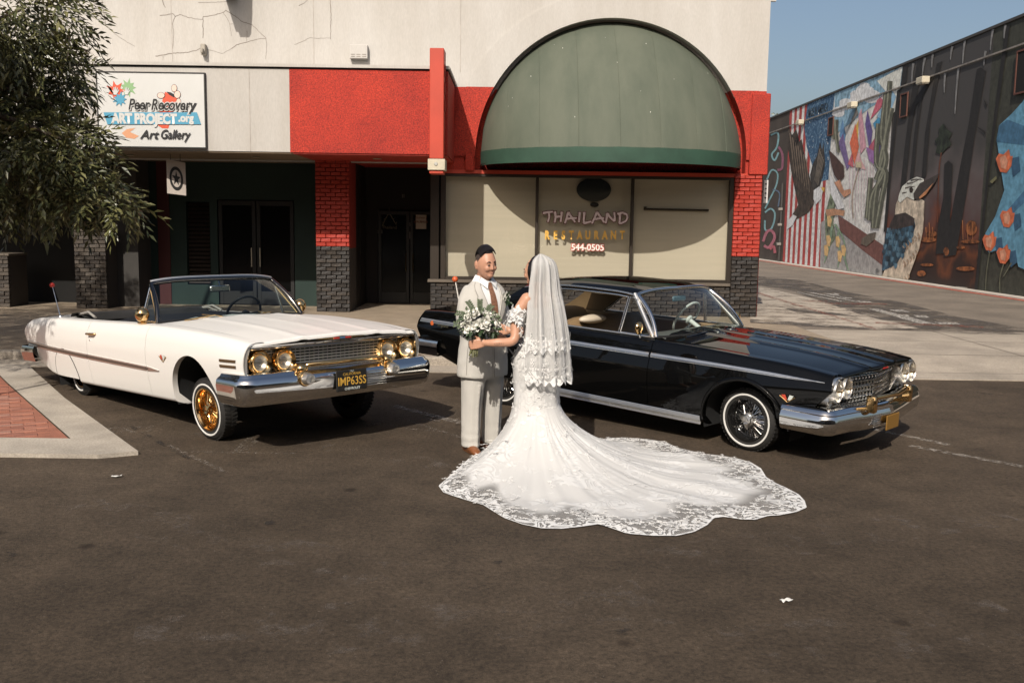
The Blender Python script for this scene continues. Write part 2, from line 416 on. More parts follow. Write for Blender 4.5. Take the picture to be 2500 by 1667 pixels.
# two scraps of paper
M_PAPER = mat('paper_scrap', (.75, .72, .66), .8)
for (x, y, a), lab in zip([(268, 1096, .3), (1806, 1381, .5)], ['small torn paper scrap lying on asphalt beside the brick island', 'tiny white paper scrap lying alone on open asphalt']):
    p = atZ(x*K, y*K, 0); mb = MB(); r_ = random.Random(int(x))
    rows = [[(p.x + (i-2)*.018*math.cos(a) - (j-1)*.012*math.sin(a), p.y + (i-2)*.018*math.sin(a) + (j-1)*.018, .006 + .012*r_.random()) for i in range(5)] for j in range(3)]
    mb.grid(rows); tag(mb.build('paper_scrap', M_PAPER), lab, 'paper', 'scraps of paper on the street')

# ------------------------------------------------------------------ paved island at the left: concrete border and paving bricks
A = Vector((-3.05, 7.74)); 
isl = thing('paved_island', 'low street island with red paving bricks inside a broad concrete border', 'traffic island', (-5.2, 8.6, 0))
outer = [(-3.08, 7.80), (-4.75, 10.1), (-6.30, 12.40), (-9.5, 12.40), (-9.5, 7.66), (-3.35, 7.66)]
inner = [(-3.83, 8.22), (-5.83, 11.0), (-6.6, 12.1), (-9.3, 12.1), (-9.3, 8.22)]
M_ISL = mat('island_concrete', (.44, .385, .315), .85, var=.28, vscale=2.0, fine=.2, fscale=60, bump=.2, bscale=80)
M_MORT = mat('paver_joint', (.13, .085, .06), .95)
def ring_prism(mb, out, inn, z0, z1):
    bm = bmesh.new()
    ov = [bm.verts.new((x, y, z1)) for x, y in out]; iv = [bm.verts.new((x, y, z1)) for x, y in inn]
    for L_ in (ov, iv):
        for i in range(len(L_)): bm.edges.new((L_[i], L_[(i+1) % len(L_)]))
    bmesh.ops.triangle_fill(bm, use_beauty=True, edges=bm.edges[:])
    mb.bm(bm)
    n = len(out); mb.add([(x, y, z0) for x, y in out] + [(x, y, z1) for x, y in out], [(i, (i+1) % n, n + (i+1) % n, n + i) for i in range(n)])
mb = MB(); ring_prism(mb, outer, inner, -.05, .035); mb.build('concrete_border', M_ISL, isl)
mb = MB(); mb.poly([(x, y, .022) for x, y in inner]); mb.build('mortar_bed', M_MORT, isl)
def pave_mesh(v):
    r_ = random.Random(v); mb = MB(); mb.bbox((-.098, -.048, -.03), (.098, .048, .0), .005)
    mb.v = [(x + r_.uniform(-.002, .002), y + r_.uniform(-.002, .002), z) for x, y, z in mb.v]
    return mb.mesh('paving_brick')
M_PAVE = [mat('paving_brick_%d' % i, c, .85, var=.3, vscale=6, fine=.25, fscale=80, bump=.2) for i, c in enumerate([(.34, .13, .08), (.38, .16, .105), (.30, .12, .08), (.36, .18, .13)])]
pm = []
for i in range(4):
    me = pave_mesh(i); me.materials.append(M_PAVE[i]); pm.append(me)
def inside(p, poly):
    x, y = p; c = False; n = len(poly)
    for i in range(n):
        (x0, y0), (x1, y1) = poly[i], poly[(i+1) % n]
        if (y0 > y) != (y1 > y) and x < (x1-x0)*(y-y0)/(y1-y0) + x0: c = not c
    return c
rng = random.Random(3); ang = rad(28)
ca, sa = math.cos(ang), math.sin(ang); cnt = 0
for i in range(-30, 30):
    for j in range(-60, 60):
        u = (i + .5*(j % 2))*.206; v = j*.106
        x, y = -5.2 + u*ca - v*sa, 9.4 + u*sa + v*ca
        if all(inside((x + dx*ca - dy*sa, y + dx*sa + dy*ca), inner) for dx in (-.1, .1) for dy in (-.05, .05)):
            if x/y < -.585 or y > 11.2: continue           # outside the picture
            o = link('paving_brick', pm[rng.randrange(4)], [], isl, (x, y, .033 + rng.uniform(-.003, .004))); o.rotation_euler.z = ang; cnt += 1
print('pavers', cnt)
mb = MB(); mb.poly([(x, y, .028) for x, y in [(-3.86, 8.245), (-5.83, 10.98), (-6.58, 12.07), (-9.28, 12.07), (-9.28, 8.245)]]); 
mb.build('brick_fill', M_PAVE[0], isl)
# ================================================================== restaurant and gallery building
F = 19.6; YF = 17.6                                   # facade plane, canopy face
M_WHITE = mat('white_stucco', (.50, .475, .44), .9, var=.12, vscale=.9, col2=(.435, .405, .365), fine=.05, fscale=40, bump=.12, bscale=60, stretch=(1.6, 1.6, .35))
M_RED = mat('red_stucco', (.42, .030, .012), .75, var=.3, vscale=1.1, col2=(.31, .020, .010), fine=.5, fscale=45, bump=.55, bscale=75)
M_REDS = mat('red_paint_smooth', (.50, .055, .026), .5, var=.12, vscale=2)
M_REDB = mat('red_brick_paint', (.42, .034, .017), .6, var=.25, vscale=5, bump=.3, bscale=60)
M_BLKB = mat('black_brick_paint', (.026, .020, .016), .55, var=.75, vscale=9, col2=(.008, .006, .005), fine=.4, fscale=70, bump=.35, bscale=60, spec=.6)
M_BLKB2 = mat('black_brick_worn', (.060, .046, .035), .6, var=.8, vscale=11, col2=(.014, .011, .009), bump=.4, bscale=60)
M_BLKB3 = mat('grey_brick', (.10, .08, .062), .7, var=.5, vscale=8, bump=.35, bscale=60)
M_MORTB = mat('brick_joint_dark', (.05, .04, .032), .9)
M_MORTR = mat('brick_joint_red', (.26, .02, .011), .8)
M_FRAME = mat('bronze_frame', (.05, .04, .032), .45, metal=.6)
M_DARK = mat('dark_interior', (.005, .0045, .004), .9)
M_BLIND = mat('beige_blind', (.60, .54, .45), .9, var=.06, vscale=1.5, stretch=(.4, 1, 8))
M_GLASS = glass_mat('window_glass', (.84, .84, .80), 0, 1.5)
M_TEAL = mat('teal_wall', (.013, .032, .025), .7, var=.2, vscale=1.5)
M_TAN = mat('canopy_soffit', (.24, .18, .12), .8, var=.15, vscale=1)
M_CREAM = mat('cream_metal', (.55, .49, .37), .6, var=.15, vscale=6)
M_CRACK = mat('crack', (.26, .22, .185), .95, var=.4, vscale=6)
M_CRACK2 = mat('hairline', (.47, .42, .37), .95, var=.3, vscale=5)
M_BLACK = mat('black_matte', (.012, .011, .010), .6)

bld = thing('restaurant_building', 'white stucco shopfront building with red band, big arch and long canopy', 'building', (0, F, .12))
AX, AR, AZ = 1.93, 2.71, 3.27                          # arch centre, radius, spring height
XL, XR, ZT, ZS = -14.0, 5.0, 9.0, 4.62                 # facade limits, red/white split
def archz(x):
    d = abs(x - AX)
    return AZ + math.sqrt(max(0, AR*AR - d*d)) if d < AR else None
# facade front, split in paint colours
xs = [AX - AR*math.cos(math.pi*k/48) for k in range(49)]
w, r_ = MB(), MB()
def col(x0, x1, zb0, zb1):
    """wall column between x0 and x1 whose lower edge runs zb0..zb1"""
    for mb, lo, hi in ((r_, 0, ZS), (w, ZS, ZT)):
        a, b = max(lo, zb0), max(lo, zb1)
        if a < hi - 1e-6 or b < hi - 1e-6:
            a, b = min(a, hi), min(b, hi); mb.add([(x0, F, a), (x1, F, b), (x1, F, hi), (x0, F, hi)], [(0, 1, 2, 3)])
for i in range(48): col(xs[i], xs[i+1], archz(xs[i]) or AZ, archz(xs[i+1]) or AZ)
col(-1.3, AX - AR, 2.94, 2.94); col(AX + AR, XR, 2.94, 2.94)
w.add([(XL, F, 3.1), (-1.3, F, 3.1), (-1.3, F, ZT), (XL, F, ZT)], [(0, 1, 2, 3)])
w.add([(XR, F, ZS), (XR, 26, ZS), (XR, 26, ZT), (XR, F, ZT)], [(0, 1, 2, 3)]); r_.add([(XR, F, .12), (XR, 26, .12), (XR, 26, ZS), (XR, F, ZS)], [(0, 1, 2, 3)])
w.add([(XL, F, ZT), (XR, F, ZT), (XR, 26, ZT), (XL, 26, ZT)], [(0, 1, 2, 3)])
w.build('wall', M_WHITE, bld, fixn=False)
rl, rr_ = MB(), MB()
for f in r_.f:
    P = [r_.v[i] for i in f]; (rl if P[0][0] < AX else rr_).add(P, [tuple(range(len(P)))])
rl.build('red_wall', M_RED, bld, fixn=False); rr_.build('red_wall', M_RED, bld, fixn=False)
# arch reveal and the tympanum behind the awning
w, r_ = MB(), MB()
pts = [(AX - AR, 2.98)] + [(x, archz(x) or AZ) for x in xs] + [(AX + AR, 2.98)]
for (a, za), (b, zb) in zip(pts, pts[1:]):
    (w if min(za, zb) > ZS - .12 else r_).add([(a, F, za), (b, F, zb), (b, F + .3, zb), (a, F + .3, za)], [(0, 1, 2, 3)])
for (a, za), (b, zb) in zip(pts[1:-1], pts[2:-1]):
    for mb, lo, hi in ((r_, 2.98, ZS), (w, ZS, 9)):
        ha, hb = min(za, hi), min(zb, hi)
        if ha > lo + 1e-6 or hb > lo + 1e-6: mb.add([(a, F + .3, lo), (b, F + .3, lo), (b, F + .3, max(hb, lo)), (a, F + .3, max(ha, lo))], [(0, 1, 2, 3)])
w.build('arch_reveal', M_WHITE, bld, fixn=False); r_.build('arch_reveal', M_RED, bld, fixn=False)
# raised band round the arch and the pilaster head at the right
w, r_ = MB(), MB(); R2 = 3.20
for k in range(48):
    a0, a1 = math.pi*k/48, math.pi*(k+1)/48
    q = [(AX - rr*math.cos(a), AZ + rr*math.sin(a)) for a, rr in ((a0, AR), (a1, AR), (a1, R2), (a0, R2))]
    if AX - R2*math.cos(a0) < -1.25: pass
    q = [(min(x, XR), z) for x, z in q]
    zc = sum(p[1] for p in q)/4; mb = w if zc > ZS else r_
    for m2, keep in ((w, lambda z: z - ZS), (r_, lambda z: ZS - z)):
        cl = []
        for i in range(4):
            (xa, za), (xb, zb) = q[i], q[(i+1) % 4]; da, db = keep(za), keep(zb)
            if da >= 0: cl.append((xa, F - .05, za))
            if da*db < 0: t = da/(da - db); cl.append((lerp(xa, xb, t), F - .05, ZS))
        if len(cl) > 2: m2.add(cl, [tuple(range(len(cl)))])
    mb.add([(q[3][0], F - .05, q[3][1]), (q[2][0], F - .05, q[2][1]), (q[2][0], F, q[2][1]), (q[3][0], F, q[3][1])], [(0, 1, 2, 3)])
    mb.add([(q[0][0], F - .05, q[0][1]), (q[1][0], F - .05, q[1][1]), (q[1][0], F + .002, q[1][1]), (q[0][0], F + .002, q[0][1])], [(0, 1, 2, 3)])
w.build('arch_band', M_WHITE, bld, fixn=False); rl, rr_ = MB(), MB()
for f in r_.f:
    P = [r_.v[i] for i in f]; (rl if P[0][0] < AX else rr_).add(P, [tuple(range(len(P)))])
rl.build('arch_band', M_RED, bld, fixn=False); rr_.build('arch_band', M_RED, bld, fixn=False)
mb = MB(); mb.bbox((4.70, F - .09, 2.98), (5.07, F + .3, 4.57), .015); mb.build('pilaster_head', M_RED, bld)
mb = MB(); mb.bbox((-.98, F - .09, 2.98), (-.80, F + .1, 3.3), .015); mb.build('arch_foot', M_RED, bld)
# lintel over the window
mb = MB(); mb.box((-1.45, F - .01, 2.925), (4.70, F + .35, 3.0)); mb.build('lintel', M_REDS, bld)
# cracks and hairlines in the render: px polylines in the upper left wall zoom
Z3 = lambda x, y: (380 + x*.3231, y*.3231)
def crack(pts, wd, m, px=Z3, name='crack', Y=F):
    P = []
    r_ = random.Random(int(pts[0][0]*7 + pts[0][1]))
    for (x0, y0), (x1, y1) in zip(pts, pts[1:]):
        n = max(2, int(math.hypot(x1-x0, y1-y0)/14))
        for k in range(n):
            t = k/n; P.append((lerp(x0, x1, t) + r_.uniform(-2.2, 2.2), lerp(y0, y1, t) + r_.uniform(-2.2, 2.2)))
    P.append(pts[-1]); mb = MB(); q = [atY(*px(*p), Y) for p in P]
    ribbon(mb, [(p.x, p.z) for p in q], wd, wd*.6, lambda u, v: (u, Y - .003, v)); return mb.build(name, m, bld)
for pts, wd in [([(30,120),(130,108),(148,125),(185,112),(240,132),(300,145),(358,148)], .012), ([(148,125),(128,180),(138,260),(125,400)], .010),
                ([(358,290),(358,130),(440,118),(520,92),(530,80)], .014), ([(530,80),(600,125),(660,170),(730,190),(790,250),(835,292)], .013),
                ([(510,95),(545,150),(560,185),(575,275)], .008), ([(692,235),(688,320)], .010), ([(575,370),(610,340),(690,320),(760,300),(835,292)], .012),
                ([(835,292),(840,360),(832,450)], .008), ([(0,428),(120,405),(240,398),(300,385),(340,368)], .016), ([(370,372),(430,385),(500,408),(570,372)], .007),
                ([(58,425),(55,458)], .010), ([(1320,0),(1325,120),(1322,300)], .014), ([(1050,340),(1100,320),(1170,286),(1230,292),(1320,290)], .007),
                ([(1080,45),(1120,30),(1150,0)], .010), ([(50,0),(60,40),(75,60)], .009), ([(320,22),(440,20),(600,10)], .008), ([(560,185),(585,180)], .007)]:
    crack(pts, wd, M_CRACK)
Z8 = lambda x, y: (x*.4847, y*.4847)
for pts, wd in [([(515,0),(525,80),(530,130),(590,180),(640,215),(680,235)], .010), ([(820,0),(832,40)], .01), ([(420,260),(460,265),(490,300)], .007)]: crack(pts, wd, M_CRACK, Z8)
for x in (-6.8, -4.0, -1.1): 
    mb = MB(); mb.add([(x, F - .004, 4.9), (x + .012, F - .004, 4.9), (x + .012, F - .004, ZT), (x, F - .004, ZT)], [(0, 1, 2, 3)]); mb.build('control_joint', M_CRACK2, bld)

# ---- brickwork: each brick a part
def brick_mesh(seed, ln, dp=.07, h=.070):
    rr = random.Random(seed); mb = MB(); mb.bbox((-ln/2, 0, -h/2), (ln/2, dp, h/2), .007)
    mb.v = [(x + rr.uniform(-.003, .003), y + rr.uniform(-.004, .004), z + rr.uniform(-.003, .003)) for x, y, z in mb.v]
    return mb
BR = {}
def brick_me(kind, ln, m):
    key = (kind, round(ln, 3), m.name)
    if key not in BR:
        me = brick_mesh(kind*31 + int(ln*1000), ln).mesh('brick'); me.materials.append(m); BR[key] = me
    return BR[key]
def brickwork(parent, x0, x1, z0, z1, Y, pick, ln=.205, course=.0815, seed=1):
    rr = random.Random(seed); n = 0; nc = int(round((z1 - z0)/course)); course = (z1 - z0)/nc
    for j in range(nc):
        z = z0 + (j + .5)*course; x = x0; first = True
        while x < x1 - .03:
            L_ = ln if not (first and j % 2) else ln*.5
            L_ = min(L_, x1 - x)
            if x1 - (x + L_) < .06: L_ = x1 - x
            o = link('brick', brick_me(rr.randrange(3), round(L_ - .012, 3), pick(z, rr)), [], parent, (x + L_/2, Y + rr.uniform(-.004, .004), z)); n += 1
            x += L_; first = False
    return n
blk = lambda z, r: [M_BLKB, M_BLKB, M_BLKB2][r.randrange(3)]
redblk = lambda zs: (lambda z, r: M_REDB if z > zs else blk(z, r))
grey = lambda z, r: [M_BLKB3, M_BLKB2][r.randrange(2)]
# right-hand pilaster
pil = thing('brick_pilaster', 'brick pilaster painted red above black at the alley corner', 'pilaster', (4.7, F, .12))
mb = MB(); mb.cur = 0; mb.box((4.43, F + .012, .12), (4.985, F + .4, 1.34)); mb.cur = 1; mb.box((4.43, F + .012, 1.34), (4.985, F + .4, 2.98)); mb.build('pilaster_core', [M_MORTB, M_MORTR], pil)
brickwork(pil, 4.43, 4.985, .12, 2.98, F - .05, redblk(1.34), seed=11)
# pillar between the gallery and the restaurant entry
pl = thing('brick_pillar', 'free-standing brick pillar painted red above black beside the dark entry', 'pillar', (-3.61, 19.4, .12))
mb = MB(); mb.cur = 0; mb.box((-3.95, 19.415, .12), (-3.27, 20.15, 1.40)); mb.cur = 1; mb.box((-3.95, 19.415, 1.40), (-3.27, 20.15, 3.16)); mb.build('pillar_core', [M_MORTB, M_MORTR], pl)
brickwork(pl, -3.95, -3.27, .12, 3.16, 19.36, redblk(1.40), seed=12)
# low wall under the window
kn = thing('window_knee_wall', 'low black brick wall under the restaurant window', 'brick wall', (1.4, F, .12))
mb = MB(); mb.box((-1.67, F + .012, .12), (4.42, F + .3, .73)); mb.build('wall_core', M_MORTB, kn)
brickwork(kn, -1.67, 4.42, .12, .735, F - .05, blk, seed=13, ln=.235)
M_SILL = mat('sill_timber', (.13, .105, .08), .7, var=.4, vscale=7, stretch=(.3, 2, 2))
mb = MB(); mb.bbox((-1.72, F - .10, .738), (4.42, F + .12, .80), .008); mb.build('window_sill', M_SILL, kn)
# grey brick piers of the left shop front
for x0, x1, zt, lab, sd in [(-8.80, -8.16, 1.66, 'dappled grey brick pier in the shaded shopfront left of the teal gallery', 14), (-10.75, -10.13, 1.15, 'low grey brick wall end beside the dark doorway, far from gallery door', 15)]:
    t_ = thing('brick_pier', lab, 'brick pier', (x0, 19.4, .12))
    mb = MB(); mb.box((x0, 19.415, .12), (x1, 20.1, zt)); mb.build('pier_core', M_MORTB, t_)
    brickwork(t_, x0, x1, .12, zt, 19.36, grey, seed=sd)
    mb = MB(); mb.bbox((x0 - .03, 19.34, zt), (x1 + .03, 20.1, zt + .05), .01); mb.build('cap', M_SILL, t_)

# ---- awning
M_AWN = mat('faded_green_canvas', (.102, .112, .080), .8, var=.35, vscale=1.4, col2=(.074, .087, .061), stretch=(1.5, .6, .35), fine=.06, fscale=120)
M_VAL = mat('green_valance', (.026, .068, .044), .75, var=.25, vscale=2.5)
M_SPLAT = mat('bird_splat', (.6, .6, .52), .8)
awn = thing('dome_awning', 'big faded green half-dome canvas awning over the restaurant window', 'awning', (AX, F, 3.1))
RA, PA, ZA = 2.61, 2.10, 3.34
def awnpt(u, t):
    """u in -1..1 across, t 0 (wall arch) .. 1 (front rim)"""
    s_ = math.sqrt(max(0, 1 - u*u)); h = RA*s_; p = PA*s_**.92
    e = t*math.pi/2
    y = lerp(t, math.sin(e), .42)*p; z = lerp(1 - t, math.cos(e), .42)*h
    return (AX + u*RA, F + .24 - y, ZA + z - .03*s_*0)
us = [-math.cos(math.pi*k/64) for k in range(65)]
seams = [-1, -.80, -.565, -.29, .0, .285, .56, .80, 1]
for a, b in zip(seams, seams[1:]):
    ul = [a + (b - a)*k/10 for k in range(11)]
    rows = []
    for k, u in enumerate(ul):
        uu = max(-1, min(1, u)); inset = .006*(1 - abs(2*k/10 - 1)**6)      # sags a little between its seams
        rows.append([Vector(awnpt(uu, t/16)) + Vector((0, -inset, inset*.6)) for t in range(17)])
    mb = MB(); mb.grid(rows); mb.build('canvas_panel', M_AWN, awn, smooth=180, fixn=False)
mb = MB()
for u in seams[1:-1]:
    mb.tube([Vector(awnpt(u, t/16)) + Vector((0, -.004, .003)) for t in range(17)], .005, 6)
mb.build('seam_or_shade', M_AWN, awn, smooth=60)
rows = []
for u in us:
    p = awnpt(u, 1); d_ = .015*math.sin(u*21)
    rows.append([(p[0], p[1] - .004, ZA + .012), (p[0], p[1] - .012, ZA - .12), (p[0], p[1] - .006 + d_*.4, ZA - .265)])
mb = MB(); mb.grid(rows); mb.build('valance', M_VAL, awn, smooth=180, fixn=False)
mb = MB(); mb.tube([(awnpt(u, 1)[0], awnpt(u, 1)[1] + .03, ZA - .24) for u in us], .018, 6); mb.build('rim_tube', M_FRAME, awn)
mb = MB(); rr = random.Random(9)
for _ in range(13):
    u, t = rr.uniform(-.8, .92), rr.uniform(.15, .97); p = Vector(awnpt(u, t)); q = Vector(awnpt(u, min(1, t + .02))); n_ = Vector((0, -.6, .7)).normalized()*.012
    d_ = (q - p).normalized(); sx = rr.uniform(.004, .011); ln = rr.uniform(.006, .045)
    mb.add([p + n_ + Vector((-sx, 0, 0)), p + n_ + Vector((sx, 0, 0)), p + n_ + d_*ln], [(0, 1, 2)])
mb.build('dropping', M_SPLAT, awn)

# ---- the three-pane window
win = thing('shop_window', 'three-pane shop window with beige blinds and THAILAND lettering', 'window', (1.45, F + .1, .8))
WX = [-1.42, .475, 2.40, 4.40]; WZ0, WZ1, WY = .80, 2.925, F + .06
mb = MB()
for x in (WX[0], WX[3]): mb.bbox((x - .05, WY - .05, WZ0), (x + .05, WY + .05, WZ1), .006)
mb.bbox((WX[0] + .05, WY - .05, WZ0), (WX[3] - .05, WY + .05, WZ0 + .06), .006); mb.bbox((WX[0] + .05, WY - .05, WZ1 - .06), (WX[3] - .05, WY + .05, WZ1), .006)
mb.build('window_frame', M_FRAME, win)
for x in WX[1:3]:
    mb = MB(); mb.bbox((x - .03, WY - .055, WZ0 + .06), (x + .03, WY + .05, WZ1 - .06), .006); mb.build('mullion', M_FRAME, win)
for a, b in zip(WX, WX[1:]):
    mb = MB(); mb.add([(a + .03, WY, WZ0 + .06), (b - .03, WY, WZ0 + .06), (b - .03, WY, WZ1 - .06), (a + .03, WY, WZ1 - .06)], [(0, 1, 2, 3)]); mb.build('pane', M_GLASS, win)
    rows = [[(x, WY + .13 + .004*math.sin(x*9 + z_*2), z_) for x in [lerp(a + .01, b - .01, k/12) for k in range(13)]] for z_ in [lerp(WZ0 + .02, WZ1, k/10) for k in range(11)]]
    mb = MB(); mb.grid(rows); mb.build('blind', M_BLIND, win, smooth=180)
mb = MB(); mb.box((WX[0] - .1, WY + .2, WZ0 - .1), (WX[3] + .1, WY + .22, WZ1 + .1)); mb.build('back_panel', M_DARK, win)
# lettering on the glass: brush strokes for THAILAND
ZW = lambda x, y: (1060 + x*.34864, 400 + y*.34864)
M_LET = mat('lilac_lettering', (.62, .50, .50), .6); M_LETO = mat('maroon_outline', (.10, .016, .02), .6); M_GOLDL = mat('gold_lettering', (.66, .38, .07), .5)
M_LETW = mat('white_numerals', (.75, .70, .64), .6); M_LETR = mat('red_outline', (.45, .05, .03), .6)
def glass_strokes(strokes, wd, m, Y, name, grow=0.0):
    mb = MB()
    for i, s_ in enumerate(strokes):
        P = [atY(*ZW(*p), Y) for p in s_]; P2 = [(p.x, p.z) for p in P]
        if grow:
            a, b = Vector(P2[0]), Vector(P2[1]); P2[0] = tuple(a + (a - b).normalized()*grow); a, b = Vector(P2[-1]), Vector(P2[-2]); P2[-1] = tuple(a + (a - b).normalized()*grow)
        ribbon(mb, P2, wd + 2*grow, wd*.75 + 2*grow, lambda u, v, i=i: (u, Y - .0006*i, v))
    return mb.build(name, m, win)
TH = [[(762,346),(800,338),(832,336)], [(802,338),(806,372),(796,408)], [(846,334),(850,375),(844,412)], [(893,336),(890,372),(886,408)], [(848,374),(870,370),(890,370)],
      [(938,338),(928,380),(914,418)], [(938,338),(962,375),(988,410)], [(922,388),(950,382),(1000,380)], [(1020,338),(1016,375),(1014,410)],
      [(1052,338),(1048,380),(1046,418)], [(1046,416),(1075,410),(1100,404)], [(1140,338),(1122,380),(1106,418)], [(1140,338),(1165,375),(1192,412)], [(1118,388),(1150,384),(1190,380)],
      [(1212,346),(1208,382),(1200,418)], [(1210,348),(1235,378),(1262,404)], [(1262,404),(1264,372),(1260,338)],
      [(1300,350),(1300,385),(1296,420)], [(1282,352),(1320,342),(1348,356),(1354,378),(1340,402),(1310,416),(1294,418)]]
glass_strokes(TH, .048, M_LETO, WY - .004, 'lettering_outline', grow=.014)
glass_strokes(TH, .048, M_LET, WY - .018, 'lettering')
def glass_text(s_, zx, zy, h, m, dy=0, **kw):
    p = atY(*ZW(zx, zy), WY - .005); return wall_text(s_, p.x, p.y + dy, p.z, h, m, win, **kw)
for ch, zx in zip('RESTAURANT', [790, 848, 904, 960, 1018, 1075, 1134, 1194, 1254, 1316]):
    glass_text(ch, zx, 526, .23, M_GOLDL, sx=.66, offset=.012, dy=-.012)
glass_text('544-0505', 1074, 606, .18, M_LETR, offset=.016, space=.98); glass_text('544-0505', 1074, 606, .18, M_LETW, dy=-.004, offset=.004, space=.98)
# dark oval sign hanging behind the glass, and a light tube behind the right pane
p = atY(*ZW(1118, 182), WY + .05)
ov = thing('hanging_oval_sign', 'dark oval sign hanging on two cords behind the middle pane', 'sign', (p.x, WY + .05, p.z - .26))
mb = MB(); mb.lathe([(0, -.012), (.33, -.012), (.35, 0), (.33, .012), (0, .012)], 32, 'y'); me = mb.mesh('oval_panel', 40)
me.transform(Matrix.Translation((p.x, WY + .05, p.z)) @ Matrix.Diagonal((1, 1, .68, 1))); link('oval_panel', me, mat('oval_dark', (.014, .018, .018), .5), ov)
mb = MB()
for dx in (-.14, .14): mb.tube([(p.x + dx, WY + .05, p.z + .2), (p.x + dx, WY + .05, WZ1 - .05)], .006, 6)
mb.build('cord', M_BLACK, ov)
mb = MB(); mb.sphere((p.x + .02, WY + .06, p.z - .30), .07, 10, 6, (1.3, .3, .7)); mb.build('bow', M_BLACK, ov)
p1, p2 = atY(*ZW(1470, 318), WY + .07), atY(*ZW(1922, 326), WY + .07)
mb = MB(); mb.tube([p1, p2], .022, 8); mb.tube([p1 + Vector((.02, 0, -.02)), p1 + Vector((.02, 0, .05))], .03, 8)
tag(mb.build('light_tube', M_FRAME), 'unlit dark light tube behind the right window pane', 'light tube')

# ---- canopy over the sidewalk
can = thing('canopy', 'flat stucco canopy, white over the gallery and red over the restaurant entry', 'canopy', (-6, YF, 3.15))
mb = MB(); mb.box((XL, YF, 3.16), (-4.03, F - .01, 4.62)); mb.build('white_fascia', M_WHITE, can)
mb = MB(); mb.box((-4.03, YF - .004, 3.155), (-1.2, F - .01, 4.615)); mb.build('red_fascia', M_RED, can)
mb = MB(); mb.box((XL, YF - .02, 4.622), (-1.19, F - .012, 4.645)); mb.build('dark_gap_line', M_DARK, can)  # thin near-black strip drawn as the gap line under the coping
mb = MB(); mb.box((XL, YF - .05, 4.645), (-1.17, F - .012, 4.70)); mb.build('coping', M_WHITE, can)
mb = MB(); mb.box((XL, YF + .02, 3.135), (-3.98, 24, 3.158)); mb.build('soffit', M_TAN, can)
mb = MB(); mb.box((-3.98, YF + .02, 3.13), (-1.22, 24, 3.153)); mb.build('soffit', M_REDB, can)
for x in (-2.6, -4.9, -7.3):
    mb = MB(); mb.lathe([(0, .0), (.075, .0), (.085, -.012), (.06, -.014), (0, -.012)], 16, 'z', (x, 18.55, 3.131)); mb.build('downlight', M_CREAM, can, smooth=40)
for x in (-4.75,):
    mb = MB(); mb.add([(x, YF - .004, 3.16), (x + .012, YF - .004, 3.16), (x + .012, YF - .004, 4.62), (x, YF - .004, 4.62)], [(0, 1, 2, 3)]); mb.build('control_joint', M_CRACK2, can)
# blade sign at the canopy's end
bs = thing('blade_sign', 'tall narrow red blade sign with cream foot at the canopy end', 'sign', (-1.37, 17.3, 2.84))
mb = MB(); mb.bbox((-1.50, 17.28, 3.06), (-1.25, 17.75, 4.96), .01); mb.build('sign_case', M_REDS, bs)
mb = MB(); mb.bbox((-1.525, 17.26, 2.86), (-1.22, 17.7, 3.055), .008); mb.build('cream_foot', M_CREAM, bs)
mb = MB(); mb.bbox((-1.50, 17.29, 2.80), (-1.25, 17.7, 2.858), .01); mb.build('lamp_housing', M_REDS, bs)
mb = MB(); mb.lathe([(0, -.012), (.028, -.012), (.034, 0), (.034, .005)], 12, 'y', (-1.38, 17.258, 2.97)); mb.build('socket_cover', mat('grey_cover', (.42, .41, .37), .6), bs, smooth=40)
mb = MB()
for z in (3.9, 4.2, 4.5): mb.bbox((-1.249, 17.4, z), (-1.235, 17.68, z + .2), .004)
mb.build('side_panel', M_RED, bs)
# return wall of the canopy's end towards the window
mb = MB(); mb.box((-1.45, F - .005, 2.94), (-1.2, F + .2, 4.62)); mb.build('end_pier', M_RED, can)

# ---- small fittings on the upper wall
v1, v2 = atY(805*K, 137*K, F), atY(846*K, 106*K, F)
t_ = thing('wall_vent', 'small white louvred vent box on the upper wall', 'vent', (v1.x, F, v1.z))
mb = MB(); mb.bbox((v1.x, F - .13, v1.z), (v2.x, F, v2.z), .008); mb.build('vent_box', M_WHITE, t_)
mb = MB()
for i in range(3):
    for j in range(2): mb.box((v1.x + .03 + i*.11, F - .133, v1.z + .03 + j*.04), (v1.x + .11 + i*.11, F - .131, v1.z + .042 + j*.04))
mb.build('louvre', M_CRACK, t_)
p = atY(470*K, 118*K, F)
mb = MB(); mb.bbox((p.x - .04, F - .14, p.z - .09), (p.x + .05, F, p.z + .12), .01); mb.bbox((p.x - .02, F - .22, p.z - .06), (p.x + .03, F - .14, p.z + .02), .008)
tag(mb.build('wall_bracket', mat('weathered_bracket', (.40, .36, .30), .7, var=.3, vscale=9)), 'small weathered bracket on the cracked upper wall', 'bracket')
# projecting sign just above the picture: its foot and long shadow show
fin = thing('projecting_sign', 'dark bow-edged projecting sign high on the cracked wall, foot just showing', 'sign', (-5.58, 19.1, 6.25))
fy, fz = 18.55, 6.28
out = [(F - .02, 6.26), (fy + .15, 6.26), (fy, 6.45), (fy - .12, 6.9), (fy - .16, 7.4), (fy - .12, 7.9), (fy, 8.4), (F - .02, 8.6)]
mb = MB(); mb.prism([(-5.68, y, z) for y, z in out], (0, 0, 0), (.18, 0, 0)); mb.build('sign_panel', mat('brown_sign', (.10, .06, .04), .6, var=.3), fin)
mb = MB(); mb.box((-5.72, fy + .3, 6.235), (-5.46, F - .03, 6.258)); mb.build('foot_plate', mat('sign_foot', (.33, .24, .17), .7), fin)
mb = MB(); mb.box((4.98, F + .05, 6.36), (5.12, F + .12, 6.44)); tag(mb.build('drain_spout', M_WHITE), 'short white drain spout at the roof corner over the alley', 'spout')

